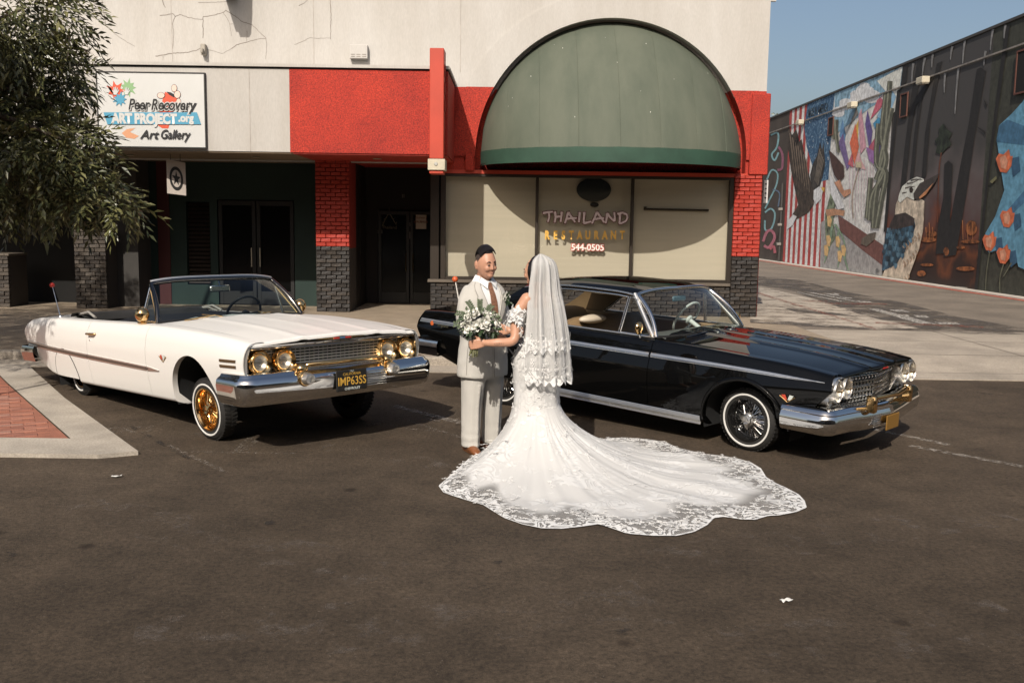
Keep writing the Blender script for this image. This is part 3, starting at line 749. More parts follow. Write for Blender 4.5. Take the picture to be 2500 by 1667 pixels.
# ---- gallery front under the canopy
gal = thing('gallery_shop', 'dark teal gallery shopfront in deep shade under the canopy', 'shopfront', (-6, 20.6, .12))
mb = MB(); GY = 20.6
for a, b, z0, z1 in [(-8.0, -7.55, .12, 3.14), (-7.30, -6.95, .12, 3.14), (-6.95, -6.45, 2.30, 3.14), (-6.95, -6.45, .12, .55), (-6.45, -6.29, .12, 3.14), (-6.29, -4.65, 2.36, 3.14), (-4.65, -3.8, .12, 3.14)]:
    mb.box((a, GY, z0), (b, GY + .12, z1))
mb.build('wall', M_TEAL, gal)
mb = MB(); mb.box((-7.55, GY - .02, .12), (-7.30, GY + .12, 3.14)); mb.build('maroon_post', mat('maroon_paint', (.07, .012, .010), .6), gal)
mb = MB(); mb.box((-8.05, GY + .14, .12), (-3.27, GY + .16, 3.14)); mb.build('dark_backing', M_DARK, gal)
M_DOORG = mat('dark_door_glass', (.004, .004, .004), .15, spec=.18)
for a, b in ((-6.27, -5.48), (-5.46, -4.67)):
    mb = MB(); mb.bbox((a, GY + .02, .14), (a + .08, GY + .07, 2.34), .005); mb.bbox((b - .08, GY + .02, .14), (b, GY + .07, 2.34), .005)
    mb.bbox((a + .08, GY + .02, .14), (b - .08, GY + .07, .42), .005); mb.bbox((a + .08, GY + .02, 2.24), (b - .08, GY + .07, 2.34), .005); d_ = mb.build('door', M_BLACK, gal)
    mb = MB(); mb.add([(a + .08, GY + .045, .42), (b - .08, GY + .045, .42), (b - .08, GY + .045, 2.24), (a + .08, GY + .045, 2.24)], [(0, 1, 2, 3)]); sub(mb.build('pane', M_DOORG, gal), d_)
mb = MB(); mb.tube([(-5.56, GY - .05, .95), (-5.56, GY - .05, 1.35)], .012, 8); mb.tube([(-5.38, GY - .05, .95), (-5.38, GY - .05, 1.35)], .012, 8); mb.build('door_handle', M_CREAM, gal)
for k in range(20):
    z = .58 + k*.086; mb = MB(); mb.add([(-6.93, GY + .03, z), (-6.47, GY + .03, z), (-6.47, GY + .08, z + .06), (-6.93, GY + .08, z + .06)], [(0, 1, 2, 3)]); mb.build('shutter_slat', mat('shutter_brown', (.03, .018, .012), .6), gal)
mb = MB(); mb.box((-4.10, GY - .03, .8), (-3.99, GY + .0, 2.3)); mb.build('notice_case', M_BLACK, gal)
# star board hanging from the soffit
ss = thing('hanging_star_board', 'white board with black ringed star hanging under the canopy', 'sign', (-6.31, 18.2, 2.38))
mb = MB(); sk = .05
P = [(-6.465, 18.16, 2.41), (-6.16, 18.30, 2.375), (-6.16, 18.30, 2.985), (-6.465, 18.16, 3.04)]
mb.prism(P, (0, 0, 0), (-.006, .014, 0)); mb.build('board', mat('star_board', (.55, .48, .42), .7, var=.1), ss)
def onstar(u, v, d_=0.004): 
    b0, b1, b2 = Vector(P[0]), Vector(P[1]), Vector(P[3]); return b0 + (b1 - b0)*u + Vector((0, 0, 1))*(v*.62) - Vector((0, 0, .035))*u + Vector((.42, -.9, 0))*d_
mb = MB(); rows = []
for k in range(33):
    a = 2*math.pi*k/32; rows.append([onstar(.5 + .36*math.cos(a), .5 + .355*math.sin(a)), onstar(.5 + .25*math.cos(a), .5 + .255*math.sin(a))])
mb.grid(rows); star = []
for k in range(10):
    a = math.pi/2 + k*math.pi/5; r1 = .24 if k % 2 == 0 else .095; star.append(onstar(.5 + r1*math.cos(a), .5 + r1*math.sin(a)))
mb.poly(star); mb.build('star_emblem', M_BLACK, ss, fixn=False)
mb = MB()
for x in (-6.40, -6.22): mb.tube([(x, 18.2, 3.0), (x, 18.2, 3.14)], .006, 6)
mb.build('hook', M_FRAME, ss)

# ---- restaurant entry recess with glazed double doors
ent = thing('restaurant_entry', 'recessed dark restaurant entry with glazed double doors and stickers', 'doorway', (-2.4, 21.6, .12))
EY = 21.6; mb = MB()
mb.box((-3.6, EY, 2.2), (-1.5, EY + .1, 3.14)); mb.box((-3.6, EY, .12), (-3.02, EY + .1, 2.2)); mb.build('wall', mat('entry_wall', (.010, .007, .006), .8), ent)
mb = MB(); mb.box((-1.66, F + .1, .12), (-1.56, EY, .74)); mb.build('return_wall', M_BLKB, ent)
mb = MB(); mb.add([(-1.60, F + .1, .8), (-1.60, EY, .8), (-1.60, EY, 3.1), (-1.60, F + .1, 3.1)], [(0, 1, 2, 3)]); mb.build('side_pane', M_DOORG, ent)
mb = MB(); mb.bbox((-1.68, F + .02, .74), (-1.50, F + .14, 3.0), .006); mb.build('corner_post', M_FRAME, ent)
mb = MB(); mb.box((-3.4, 20.15, .12), (-3.28, EY, 3.14)); mb.build('side_wall', M_BLKB, ent)
for a, b in ((-3.00, -2.31), (-2.29, -1.62)):
    mb = MB(); mb.bbox((a, EY - .05, .13), (a + .07, EY, 2.18), .005); mb.bbox((b - .07, EY - .05, .13), (b, EY, 2.18), .005)
    mb.bbox((a + .07, EY - .05, .13), (b - .07, EY, .38), .005); mb.bbox((a + .07, EY - .05, 2.1), (b - .07, EY, 2.18), .005); d_ = mb.build('door', M_BLACK, ent)
    mb = MB(); mb.add([(a + .07, EY - .02, .38), (b - .07, EY - .02, .38), (b - .07, EY - .02, 2.1), (a + .07, EY - .02, 2.1)], [(0, 1, 2, 3)]); sub(mb.build('pane', M_DOORG, ent), d_)
mb = MB()
for x in (-2.38, -2.22): mb.tube([(x, EY - .06, .85), (x, EY - .11, .88), (x, EY - .11, 1.22), (x, EY - .06, 1.25)], .013, 8)
mb.build('door_handle', mat('dull_brass', (.25, .19, .11), .35, metal=1), ent)
ZE = lambda x, y: (660 + x*.28058, 340 + y*.28058)
def entpx(x, y, d_=.03): return atY(*ZE(x, y), EY - d_)
a, b = entpx(1265, 780), entpx(1357, 634); M_POST = mat('cream_poster', (.50, .40, .32), .7); M_INK = mat('poster_ink', (.14, .03, .02), .7)
mb = MB(); mb.box((a.x, EY - .034, a.z), (b.x, EY - .03, b.z)); po = mb.build('poster', M_POST, ent)
wall_text('delivery', (a.x + b.x)/2, EY - .038, lerp(a.z, b.z, .60), .085, M_INK, ent, shear=.3); wall_text('GRUBHUB', (a.x + b.x)/2, EY - .038, lerp(a.z, b.z, .36), .065, M_INK, ent, offset=.002)
for (x0, y0, x1, y1) in [(1212, 758, 1232, 726), (1196, 866, 1232, 806), (1396, 860, 1426, 812), (935, 820, 975, 790), (1146, 510, 1152, 478), (1160, 510, 1166, 478)]:
    a, b = entpx(x0, y0), entpx(x1, y1); mb = MB(); mb.box((a.x, EY - .033, a.z), (b.x, EY - .03, b.z)); mb.build('sticker', mat('sticker_grey', (.14, .12, .11), .6), ent)
mb = MB()
for pl_ in [[(975,750),(1000,700),(1034,640),(1034,600)], [(1034,640),(1068,700),(1098,750)], [(985,745),(978,720)], [(1004,705),(990,690)], [(1064,700),(1080,688)], [(1092,742),(1098,716)]]:
    q = [entpx(*p_) for p_ in pl_]; ribbon(mb, [(p_.x, p_.z) for p_ in q], .022, .012, lambda u, v: (u, EY - .034, v))
mb.build('temple_roof_emblem', mat('door_gilt', (.11, .09, .055), .6), ent)
p = entpx(1036, 780); wall_text('Thailand', p.x, EY - .034, p.z, .1, mat('door_gilt', (.11, .09, .055), .6), ent)
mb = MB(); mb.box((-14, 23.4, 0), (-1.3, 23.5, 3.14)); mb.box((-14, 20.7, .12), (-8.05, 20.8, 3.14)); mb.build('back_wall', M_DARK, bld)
mb = MB(); mb.box((-9.35, 20.68, .12), (-9.1, 20.7, 1.3)); mb.box((-8.95, 20.66, .12), (-8.82, 20.7, 1.3)); mb.build('door_jamb', mat('grey_jamb', (.22, .19, .16), .8), bld)
mb = MB(); mb.box((-8.8, 20.4, .12), (-8.16, 20.42, .55)); mb.build('timber_board', M_SILL, bld)
mb = MB(); mb.box((-8.16, 19.9, .12), (-7.72, 20.62, 3.14)); mb.build('grey_pier', mat('grey_render', (.05, .045, .04), .85, var=.15), bld)

# ---- gallery sign board
ZS8 = lambda x, y: (230 + x*.14028, 160 + y*.14028)
sg = thing('gallery_sign_board', 'white Peer Recovery Art Gallery sign board on the canopy face', 'sign', (-6.5, YF - .04, 3.25))
SY = YF - .05; a, b = atY(95*0.14028 + 230, 1400*.14028 + 160, SY), atY(1905*.14028 + 230, 150*.14028 + 160, SY)
M_SIGNW = mat('sign_white', (.58, .575, .55), .45, var=.04, vscale=3)
mb = MB(); mb.box((a.x, SY, a.z), (b.x, YF - .003, b.z)); mb.build('board', M_SIGNW, sg)
mb = MB(); t = .022
for q in [((a.x - t, a.z - t), (b.x + t, a.z)), ((a.x - t, b.z), (b.x + t, b.z + t)), ((a.x - t, a.z), (a.x, b.z)), ((b.x, a.z), (b.x + t, b.z))]:
    mb.box((q[0][0], SY - .006, q[0][1]), (q[1][0], YF - .002, q[1][1]))
mb.build('border', M_BLACK, sg)
def sgpt(x, y, l=1): p = atY(*ZS8(x, y), SY); return Vector((p.x, SY - .003*l, p.z))
def sgpoly(name, pts, m, l=1):
    mb = MB(); mb.poly([sgpt(x, y, l) for x, y in pts]); return mb.build(name, m, sg, fixn=False)
def blob(cx, cy, r, seed, spikes=9):
    rr = random.Random(seed); out = []
    for k in range(spikes*4):
        a_ = 2*math.pi*k/(spikes*4); q = r*(1.0 if k % 4 else rr.uniform(1.25, 1.75)) * (.82 if k % 4 == 2 else 1); out.append((cx + q*math.cos(a_), cy + q*math.sin(a_)))
    return out
M_SR, M_SG, M_SB = mat('sign_red', (.62, .09, .04), .5), mat('sign_green', (.24, .40, .19), .5), mat('sign_blue', (.075, .30, .44), .5)
M_SKIN = mat('sign_skin', (.78, .55, .46), .5)
sgpoly('paint_splash', blob(590, 390, 105, 1), M_SG, 1); sgpoly('paint_splash', blob(375, 440, 110, 2, 7), M_SR, 2); sgpoly('paint_splash', blob(450, 590, 88, 3), M_SB, 3)
def handprint(cx, cy, s_, l):
    sgpoly('hand_print', [(cx-30*s_, cy+45*s_), (cx-35*s_, cy), (cx-75*s_, cy-35*s_), (cx-65*s_, cy-45*s_), (cx-28*s_, cy-22*s_), (cx-30*s_, cy-90*s_), (cx-15*s_, cy-92*s_), (cx-8*s_, cy-32*s_), (cx+2*s_, cy-100*s_), (cx+17*s_, cy-98*s_), (cx+14*s_, cy-30*s_), (cx+38*s_, cy-85*s_), (cx+51*s_, cy-78*s_), (cx+35*s_, cy-18*s_), (cx+66*s_, cy-48*s_), (cx+75*s_, cy-36*s_), (cx+38*s_, cy+20*s_), (cx+25*s_, cy+48*s_)], M_SIGNW, l)
handprint(565, 470, .9, 4); handprint(370, 470, .95, 5)
# a hand round a red spray can
sgpoly('spray_can', [(1235, 460), (1450, 575), (1430, 640), (1290, 1100), (1180, 1095), (1100, 1040), (1160, 700)], M_SR, 1)
sgpoly('can_top', [(1260, 462), (1330, 470), (1415, 520), (1390, 560), (1310, 515)], M_BLACK, 2)
for cx, cy, rx, ry, l in [(1165, 525, 62, 48, 3), (1450, 510, 52, 62, 3), (1395, 400, 45, 62, 3), (1470, 660, 42, 80, 2)]:
    e = [(cx + rx*math.cos(i*.393), cy + ry*math.sin(i*.393)) for i in range(16)]
    sgpoly('finger_outline', [(cx + (x-cx)*1.14, cy + (y-cy)*1.12) for x, y in e], M_BLACK, l); sgpoly('finger', e, M_SKIN, l + 1)
sgpoly('blue_banner', [(165, 820), (1790, 820), (1862, 1028), (235, 1028)], M_SB, 5)
def sgtext(s_, x0, x1, y, size, m, l=6, **kw):
    """lettering squeezed between photo columns x0 and x1 on baseline y"""
    me = text_mesh(s_, size, align='LEFT', **kw); xa = min(v.co.x for v in me.vertices); xb = max(v.co.x for v in me.vertices)
    p, q = sgpt(x0, y, l), sgpt(x1, y, l); k_ = (q.x - p.x)/(xb - xa)
    for v in me.vertices: v.co.x = (v.co.x - xa)*k_
    place_mesh(me, Matrix.Translation(p) @ Matrix.Rotation(rad(90), 4, 'X')); return link('lettering', me, m, sg)
sgtext('ART PROJECT', 300, 1450, 1000, .235, M_SIGNW, 6, offset=.014, space=.95); sgtext('.org', 1470, 1740, 978, .19, M_SIGNW, 6, offset=.010)
def halo_text(s_, x0, x1, y, size, **kw):
    sgtext(s_, x0 - 8, x1 + 8, y, size, M_SIGNW, 7, offset=.020, **kw); sgtext(s_, x0, x1, y, size, M_BLACK, 8, offset=.006, **kw)
halo_text('Peer', 605, 985, 768, .265, shear=.28); halo_text('Recovery', 1000, 1785, 772, .265, shear=.28)
sgtext('Art', 800, 1140, 1275, .215, M_BLACK, 7, shear=.32, offset=.004); sgtext('Gallery', 1170, 1690, 1275, .225, M_BLACK, 7, shear=.32, offset=.004)
sgpoly('bird_shape', [(480, 1180), (570, 1110), (720, 1090), (620, 1160), (780, 1230), (700, 1280), (560, 1260)], mat('sign_orange', (.62, .30, .16), .5), 1)
# ================================================================== mural wall along the alley
MX = 14.0
ZM = lambda x, y: (1840 + x*.4721, y*.4719)
mw = thing('mural_wall', 'long high alley wall covered in colourful painted murals', 'wall', (MX, 40, .12))
M_MBASE = mat('mural_dark_brown', (.075, .058, .046), .8, var=.3, vscale=.8)
mb = MB(); mb.box((MX, 14.6, 0), (MX + 8, 63, 7.80)); mb.build('wall', M_MBASE, mw)
mb = MB(); mb.box((MX - .05, 14.5, 7.80), (MX + 8, 63, 7.88)); mb.build('coping', mat('coping_dark', (.06, .055, .05), .7), mw)
mb = MB(); mb.box((MX - .06, 14.6, 7.02), (MX - .03, 63, 7.07)); mb.build('ledge', mat('ledge_pale', (.30, .27, .24), .8, var=.5, vscale=3), mw)
M_WKERB = mat('pale_kerb', (.55, .50, .43), .85, var=.2, vscale=2)
mb = MB(); mb.box((MX - .42, 14.6, 0), (MX, 63, .16)); wk = structure(mb.build('wall_kerb', M_WKERB))
mb = MB(); mb.add([(MX - .62, 14.6, .126), (MX - .43, 14.6, .126), (MX - .43, 63, .126), (MX - .62, 63, .126)], [(0, 1, 2, 3)]); mb.build('red_line', worn_mat('kerb_red', (.5, .09, .045), .95, 9), alley)
_pc = [0]
def P7(x, y, l): p = atX(*ZM(x, y), MX); return (MX - .003*l - .00012*_pc[0], p.y, max(.17, min(7.79, p.z)))
PC = {}
def pcol(c, var=.18):
    k = tuple(c) + (var,)
    if k not in PC: PC[k] = mat('mural_paint_%d' % len(PC), tuple(min(.8, q*1.55) for q in c), .75, var=var*1.7, vscale=3.0, fine=.22, fscale=7)
    return PC[k]
def smooth_pts(pts):
    if len(pts) < 3: return pts
    out = []
    for i in range(len(pts) - 1):
        p0, p1, p2, p3 = [Vector(pts[max(0, min(len(pts)-1, i + k))]) for k in (-1, 0, 1, 2)]
        for k in range(4):
            t = k/4; out.append(tuple(.5*((2*p1) + (p2-p0)*t + (2*p0-5*p1+4*p2-p3)*t*t + (3*p1-p0-3*p2+p3)*t**3)))
    return out + [tuple(pts[-1])]
def art(name, pts, c, l, var=.18):
    _pc[0] += 1; mb = MB(); mb.poly([P7(x, y, l) for x, y in pts]); return mb.build(name, c if hasattr(c, 'node_tree') else pcol(c, var), mw, fixn=False)
def stroke(name, pts, w, c, l, w1=None):
    _pc[0] += 1; mb = MB(); ribbon(mb, smooth_pts(pts), w, w1 if w1 is not None else w, lambda u, v: P7(u, v, l)); return mb.build(name, pcol(c), mw, fixn=False)
def panel(name, y0, y1, m, l=1, z0=.17, z1=7.79):
    mb = MB(); mb.add([(MX - .004*l, y0, z0), (MX - .004*l, y1, z0), (MX - .004*l, y1, z1), (MX - .004*l, y0, z1)], [(0, 1, 2, 3)]); return mb.build(name, m, mw, fixn=False)
Yb = lambda x, y: atX(*ZM(x, y), MX).y
yAB, yBC, yCD, yDE = Yb(150, 1363), Yb(350, 1392), Yb(665, 1437), Yb(1145, 1513)
# flag panel: seven red bars on white, blue field above right
panel('flag_ground', yBC, yAB, pcol((.62, .56, .50)), 1)
n = 15
for k in range(0, n, 2):
    panel('flag_stripe', lerp(yBC, yAB, k/n), lerp(yBC, yAB, (k+1)/n), pcol((.30, .045, .04)), 2)
def star_field():
    m = bpy.data.materials.new('flag_blue'); m.use_nodes = True; N = m.node_tree.nodes; L = m.node_tree.links; b = N['Principled BSDF']; b.inputs['Roughness'].default_value = .75
    tc = N.new('ShaderNodeTexCoord'); v = N.new('ShaderNodeTexNoise'); v.inputs['Scale'].default_value = 3.2; v.inputs['Detail'].default_value = 4; v.inputs['Distortion'].default_value = 2.5
    L.new(tc.outputs['Object'], v.inputs['Vector']); r = N.new('ShaderNodeValToRGB'); e = r.color_ramp.elements
    e[0].position = .50; e[0].color = (.03, .085, .17, 1); e[1].position = .62; e[1].color = (.16, .27, .38, 1); L.new(v.outputs['Fac'], r.inputs[0]); L.new(r.outputs[0], b.inputs['Base Color']); return m
art('flag_field', [(280, 538), (420, 480), (402, 700), (388, 930), (330, 945), (275, 760), (262, 660)], star_field(), 3)
rr = random.Random(4)
for _ in range(26):
    x, y = rr.uniform(285, 395), rr.uniform(560, 880); s_ = rr.uniform(3, 6)
    if x < 275 + (y - 700)*.2: continue
    art('star', [(x, y - s_), (x + s_*.4, y), (x, y + s_), (x - s_*.4, y)], (.55, .6, .65), 4)
# MADE IN AMERICA lettering along the top of the blue field
me = text_mesh('MADE IN AMERICA', .62, align='LEFT', offset=.01); xb = max(v.co.x for v in me.vertices)
ya, yb_ = Yb(286, 540), Yb(388, 505); k_ = (ya - yb_)/xb
for v in me.vertices: v.co = (MX - .018, ya - v.co.x*k_, 7.15 + v.co.y*.85)
link('lettering', me, M_BLACK, mw)
# eagle
EB, EW = (.060, .042, .030), (.62, .58, .52)
art('eagle_body', [(182,650),(200,700),(222,668),(238,735),(250,720),(262,790),(282,880),(302,955),(320,985),(312,1060),(285,1100),(250,1122),(222,1135),(200,1172),(175,1188),(190,1130),(215,1090),(232,1060),(215,980),(195,880),(178,760)], EB, 5, .5)
art('eagle_wing', [(302,960),(294,905),(308,850),(330,805),(346,735),(356,775),(364,740),(372,850),(362,900),(345,960),(320,990)], (.05, .042, .036), 6, .5)
for i in range(7): stroke('feather', [(190 + i*14, 690 + i*22), (214 + i*13, 900 + i*16)], 5, (.16, .12, .09), 7, 2)
for i in range(5): stroke('feather', [(345 + i*5, 770 + i*14), (318 + i*4, 935 + i*6)], 4, (.17, .14, .11), 7, 2)
art('eagle_head', [(314,985),(342,965),(362,985),(352,1030),(325,1058),(312,1030)], EW, 8)
art('eagle_beak', [(352,968),(372,972),(368,996),(358,985)], (.5, .3, .06), 9)
art('eagle_tail', [(175,1188),(205,1165),(225,1120),(205,1110),(180,1145)], EW, 7)
# graffiti on the dark end panel
for pts, w_, c in [([(90,700),(128,690),(122,760),(95,800),(110,830),(130,790)], 9, (.18,.32,.34)), ([(70,930),(95,880),(125,900),(118,960),(80,1040),(60,1080)], 8, (.18,.32,.34)), ([(60,1100),(90,1080),(112,1110),(95,1180),(62,1190),(60,1140)], 9, (.18,.32,.34)), ([(50,1250),(70,1200),(95,1195),(110,1230),(80,1280),(55,1270)], 14, (.34,.12,.15)), ([(130,760),(150,800),(148,870),(125,880)], 12, (.22,.08,.12)), ([(85,1290),(105,1275),(112,1310)], 14, (.36,.10,.12)), ([(100,980),(135,1000),(128,1070)], 7, (.10,.14,.2))]:
    stroke('graffiti_stroke', pts, w_, c, 3)
# shards and child panel
panel('pale_panel', yCD, yBC, pcol((.55, .50, .47)), 1)
art('painted_sky', [(420,482),(772,345),(768,455),(700,500),(600,560),(500,640),(420,700)], (.22, .36, .46), 2, .35)
for cx, cy, r in [(575,480,52),(540,500,45),(610,500,48),(480,540,40),(440,580,36),(575,450,30)]:
    art('painted_cloud', [(cx + r*math.cos(i*.52)*(.85 + .25*((i*7) % 3)/2), cy + .75*r*math.sin(i*.52)) for i in range(12)], (.62, .62, .63), 3)
art('painted_wall', [(640,420),(772,345),(745,560),(700,620),(690,480)], (.58, .53, .47), 3)
shards = [([(445,700),(462,615),(478,700),(470,760)],(.10,.2,.34)),([(440,740),(465,690),(500,860),(485,880)],(.14,.10,.22)),([(480,690),(535,560),(545,590),(500,650)],(.16,.15,.14)),([(500,740),(530,640),(548,760),(525,850)],(.55,.12,.06)),([(510,700),(545,620),(540,760)],(.60,.32,.06)),([(545,600),(560,560),(585,760),(555,800)],(.45,.24,.28)),([(580,640),(592,570),(618,680),(605,800)],(.10,.07,.2)),([(600,760),(640,700),(620,830)],(.34,.08,.12)),([(605,620),(640,520),(690,480),(660,560)],(.42,.10,.14)),([(620,640),(690,560),(675,700),(640,690)],(.05,.20,.34)),([(640,600),(720,470),(740,500),(690,640)],(.22,.36,.48)),([(585,760),(640,790),(625,850),(600,830)],(.24,.12,.28)),([(520,860),(545,780),(560,830),(585,880)],(.5,.3,.3)),([(655,500),(700,470),(690,540)],(.5,.42,.42)),([(490,850),(512,790),(520,870)],(.40,.10,.12)),([(630,720),(665,760),(650,830)],(.08,.06,.14))]
for i, (pts, c) in enumerate(shards): art('colour_shard', pts, c, 4 + i % 4)
for i in range(9): stroke('paint_drip', [(500 + i*15, 860 - (i % 3)*20), (498 + i*15, 1080 + (i*37) % 90)], 4, (.50, .40, .42), 3, 2)
for pts in ([(610,920),(600,1040),(592,1130)], [(690,480),(668,700),(690,830),(650,950),(630,1080),(625,1180)], [(720,560),(690,700),(660,850),(690,900),(665,1040),(640,1180)], [(650,640),(640,840),(680,900),(620,1010),(605,1140)], [(710,420),(700,560),(680,800),(640,930)], [(430,620),(432,700),(445,790)], [(415,640),(420,720)]):
    stroke('braided_stem', pts, 26, (.075, .075, .055), 9, 30 if pts[0][0] > 600 else 12)
    stroke('stem_light', [(x - 5, y) for x, y in pts], 8, (.19, .19, .14), 10, 8)
art('bulb', [(565,1235),(600,1210),(640,1200),(630,1240),(590,1275),(560,1262)], (.10, .08, .06), 11)
art('painted_floor', [(352,1150),(370,1140),(668,1370),(665,1438),(345,1392)], (.26, .25, .24), 4)
art('painted_shadow', [(440,1115),(490,1145),(678,1272),(668,1372),(560,1290),(450,1195)], (.13, .055, .045), 5)
art('hair', [(392,775),(430,812),(470,858),(474,915),(445,942),(420,905),(405,850)], (.055, .028, .022), 8)
art('dress', [(395,890),(425,955),(460,1035),(476,1075),(440,1085),(405,1010)], (.55, .53, .55), 7)
art('skin', [(420,945),(450,930),(470,985),(505,978),(508,1000),(472,1022),(455,1000)], (.40, .20, .12), 8)
art('skin', [(375,1085),(420,1080),(475,1090),(470,1118),(430,1112),(385,1125)], (.36, .19, .11), 8)
art('skirt', [(372,1110),(402,1000),(425,1060),(415,1150),(430,1230),(395,1280),(375,1240)], (.17, .20, .13), 6, .5)
for x, y in [(396,1150),(440,1255),(392,1250),(450,1330),(470,1300),(380,1300)]:
    art('poppy', [(x-12,y-30),(x+4,y-34),(x+13,y-12),(x+6,y+26),(x-9,y+20)], (.56, .34, .15), 9)
for pts in ([(410,1170),(392,1290),(368,1360)], [(440,1200),(448,1300),(440,1385)], [(470,1320),(485,1370),(495,1400)], [(380,1280),(374,1350)], [(425,1160),(470,1240),(480,1330)]):
    stroke('stalk', pts, 12, (.17, .24, .16), 8, 5)
stroke('mallet_handle', [(548,870),(515,1010),(520,1130)], 4, (.30,.22,.16), 9); art('mallet', [(532,838),(562,838),(564,868),(534,868)], (.42,.36,.24), 10)
# burning forest panel
def fire_mat():
    m = bpy.data.materials.new('painted_forest_fire'); m.use_nodes = True; N = m.node_tree.nodes; L = m.node_tree.links; b = N['Principled BSDF']; b.inputs['Roughness'].default_value = .7
    tc = N.new('ShaderNodeTexCoord'); sp = N.new('ShaderNodeSeparateXYZ'); L.new(tc.outputs['Object'], sp.inputs[0])
    n = N.new('ShaderNodeTexNoise'); n.inputs['Scale'].default_value = .7; n.inputs['Detail'].default_value = 6; L.new(tc.outputs['Object'], n.inputs['Vector'])
    a = N.new('ShaderNodeMath'); a.operation = 'MULTIPLY_ADD'; a.inputs[1].default_value = 3.4; L.new(n.outputs['Fac'], a.inputs[0]); L.new(sp.outputs['Z'], a.inputs[2])
    mr = N.new('ShaderNodeMapRange'); mr.inputs[1].default_value = 1.2; mr.inputs[2].default_value = 9.0; L.new(a.outputs[0], mr.inputs[0])
    r = N.new('ShaderNodeValToRGB'); L.new(mr.outputs[0], r.inputs[0]); e = r.color_ramp.elements
    e[0].position = 0; e[0].color = (.016, .010, .008, 1); e[1].position = 1; e[1].color = (.060, .055, .052, 1)
    for p_, c in [(.14, (.035, .014, .008)), (.20, (.15, .045, .014)), (.25, (.05, .018, .012)), (.31, (.17, .05, .025)), (.38, (.10, .055, .05)), (.50, (.125, .10, .095)), (.66, (.062, .055, .051))]:
        q = e.new(p_); q.color = (*c, 1)
    L.new(r.outputs[0], b.inputs['Base Color']); return m
panel('forest_panel', yDE, yCD, fire_mat(), 1)
BK = (.014, .012, .011)
for q in ([(1158,360),(1178,350),(1205,370),(1150,690),(1105,1000),(1050,1320),(985,1330),(1015,1180),(1070,870),(1120,620)], [(990,850),(1010,832),(1032,850),(1025,1050),(1010,1310),(945,1315),(955,1180),(985,1020)],
          [(775,345),(800,340),(795,420),(760,470)], [(850,320),(885,300),(850,480),(815,700),(790,960),(760,985),(785,760),(820,480)], [(862,480),(880,470),(850,700),(830,930),(810,935),(835,690)], [(950,330),(978,318),(955,430),(915,640),(895,915),(872,920),(890,690),(925,480)],
          [(920,400),(940,395),(850,540),(790,600),(780,590)], [(1150,650),(1200,680),(1205,710),(1195,690)], [(1192,510),(1212,545),(1206,560)], [(1306,140),(1330,130),(1225,880),(1160,1520),(1145,1515),(1215,870)], [(745,470),(760,460),(715,900),(690,1200),(675,1200),(700,900)]):
    art('burnt_trunk', q, BK, 3)
for x0, y0, x1, y1 in [(1243,150,1228,260),(1205,265,1195,340),(1098,205,1085,330),(1065,340,1045,590),(1032,240,1022,310),(890,300,876,390),(932,280,925,350),(995,380,990,480),(830,330,822,430),(1308,130,1300,200)]:
    stroke('rain_streak', [(x0, y0), ((x0+x1)/2 - 2, (y0+y1)/2), (x1, y1)], 12, (.17, .165, .16), 4, 5)
art('young_pine', [(985,640),(1005,670),(1030,690),(1015,720),(1028,750),(1000,770),(975,800),(945,790),(955,750),(940,730),(965,700),(960,670)], (.026, .034, .020), 4, .5)
stroke('pine_stem', [(975,790),(962,900),(955,1150)], 5, (.12, .035, .015), 4)
for x, y, w_, h_ in [(905,1240,45,14),(1125,1250,50,10),(870,1415,24,16),(1100,1390,50,12),(1075,1280,24,8),(900,1370,35,8),(925,1210,28,16),(1130,1180,30,40),(1000,1300,14,24)]:
    art('ember_glow', [(x + w_*math.cos(i*.6), y + h_*math.sin(i*.6)) for i in range(10)], (.30, .10, .030), 2, .6)
for x in (895, 912, 930, 1085, 1110, 1135): stroke('flame_line', [(x, 1140 + (x % 7)*6), (x + 3, 1240)], 4, (.36, .14, .05), 4, 2)
# bird with the blue wing
CR, BLU = (.52, .43, .33), (.045, .105, .16)
art('bird_body', [(760,1010),(800,1010),(835,1040),(870,1030),(888,1040),(885,1130),(880,1200),(860,1290),(830,1370),(800,1455),(760,1462),(700,1448),(668,1440),(690,1380),(740,1290),(760,1180),(735,1120),(740,1060)], CR, 5, .3)
art('bird_wing', [(735,1115),(780,1105),(835,1130),(842,1170),(820,1250),(780,1310),(740,1370),(690,1395),(668,1400),(680,1270),(690,1200),(715,1160)], BLU, 6, .6)
art('wing_shoulder', [(735,1112),(790,1100),(838,1130),(835,1165),(770,1180),(700,1195),(712,1155)], (.045, .032, .028), 7, .4)
for r_i in range(7):
    for c_i in range(6):
        x, y = 705 + c_i*24 - r_i*6, 1185 + r_i*28 + c_i*5
        if x > 835 - r_i*13 or x < 680: continue
        art('wing_feather', [(x-9,y-6),(x+10,y-4),(x+8,y+12),(x-1,y+24),(x-10,y+10)], (.085,.165,.225) if (r_i*2 + c_i*3) % 5 < 3 else (.028,.05,.07), 8 + (r_i % 2), .4)
for i in range(26):
    x, y = 770 + (i*37) % 100, 1190 + (i*53) % 250
    if x + (y - 1190)*.35 > 885 or x + (y-1190)*.5 < 800: continue
    stroke('breast_feather', [(x, y), (x + 9, y + 14), (x + 2, y + 28)], 5, (.30, .20, .13), 8, 3)
art('bird_head', [(760,1000),(775,965),(810,935),(850,915),(885,925),(890,950),(855,985),(835,1035),(800,1018),(765,1050),(752,1035)], (.56, .52, .46), 7, .2)
for p_ in ([(800,950),(830,945),(870,925)], [(790,975),(815,968),(840,965)], [(775,1000),(800,995)], [(820,935),(850,928),(880,930)]): stroke('head_mark', p_, 8, (.06, .045, .035), 8, 3)
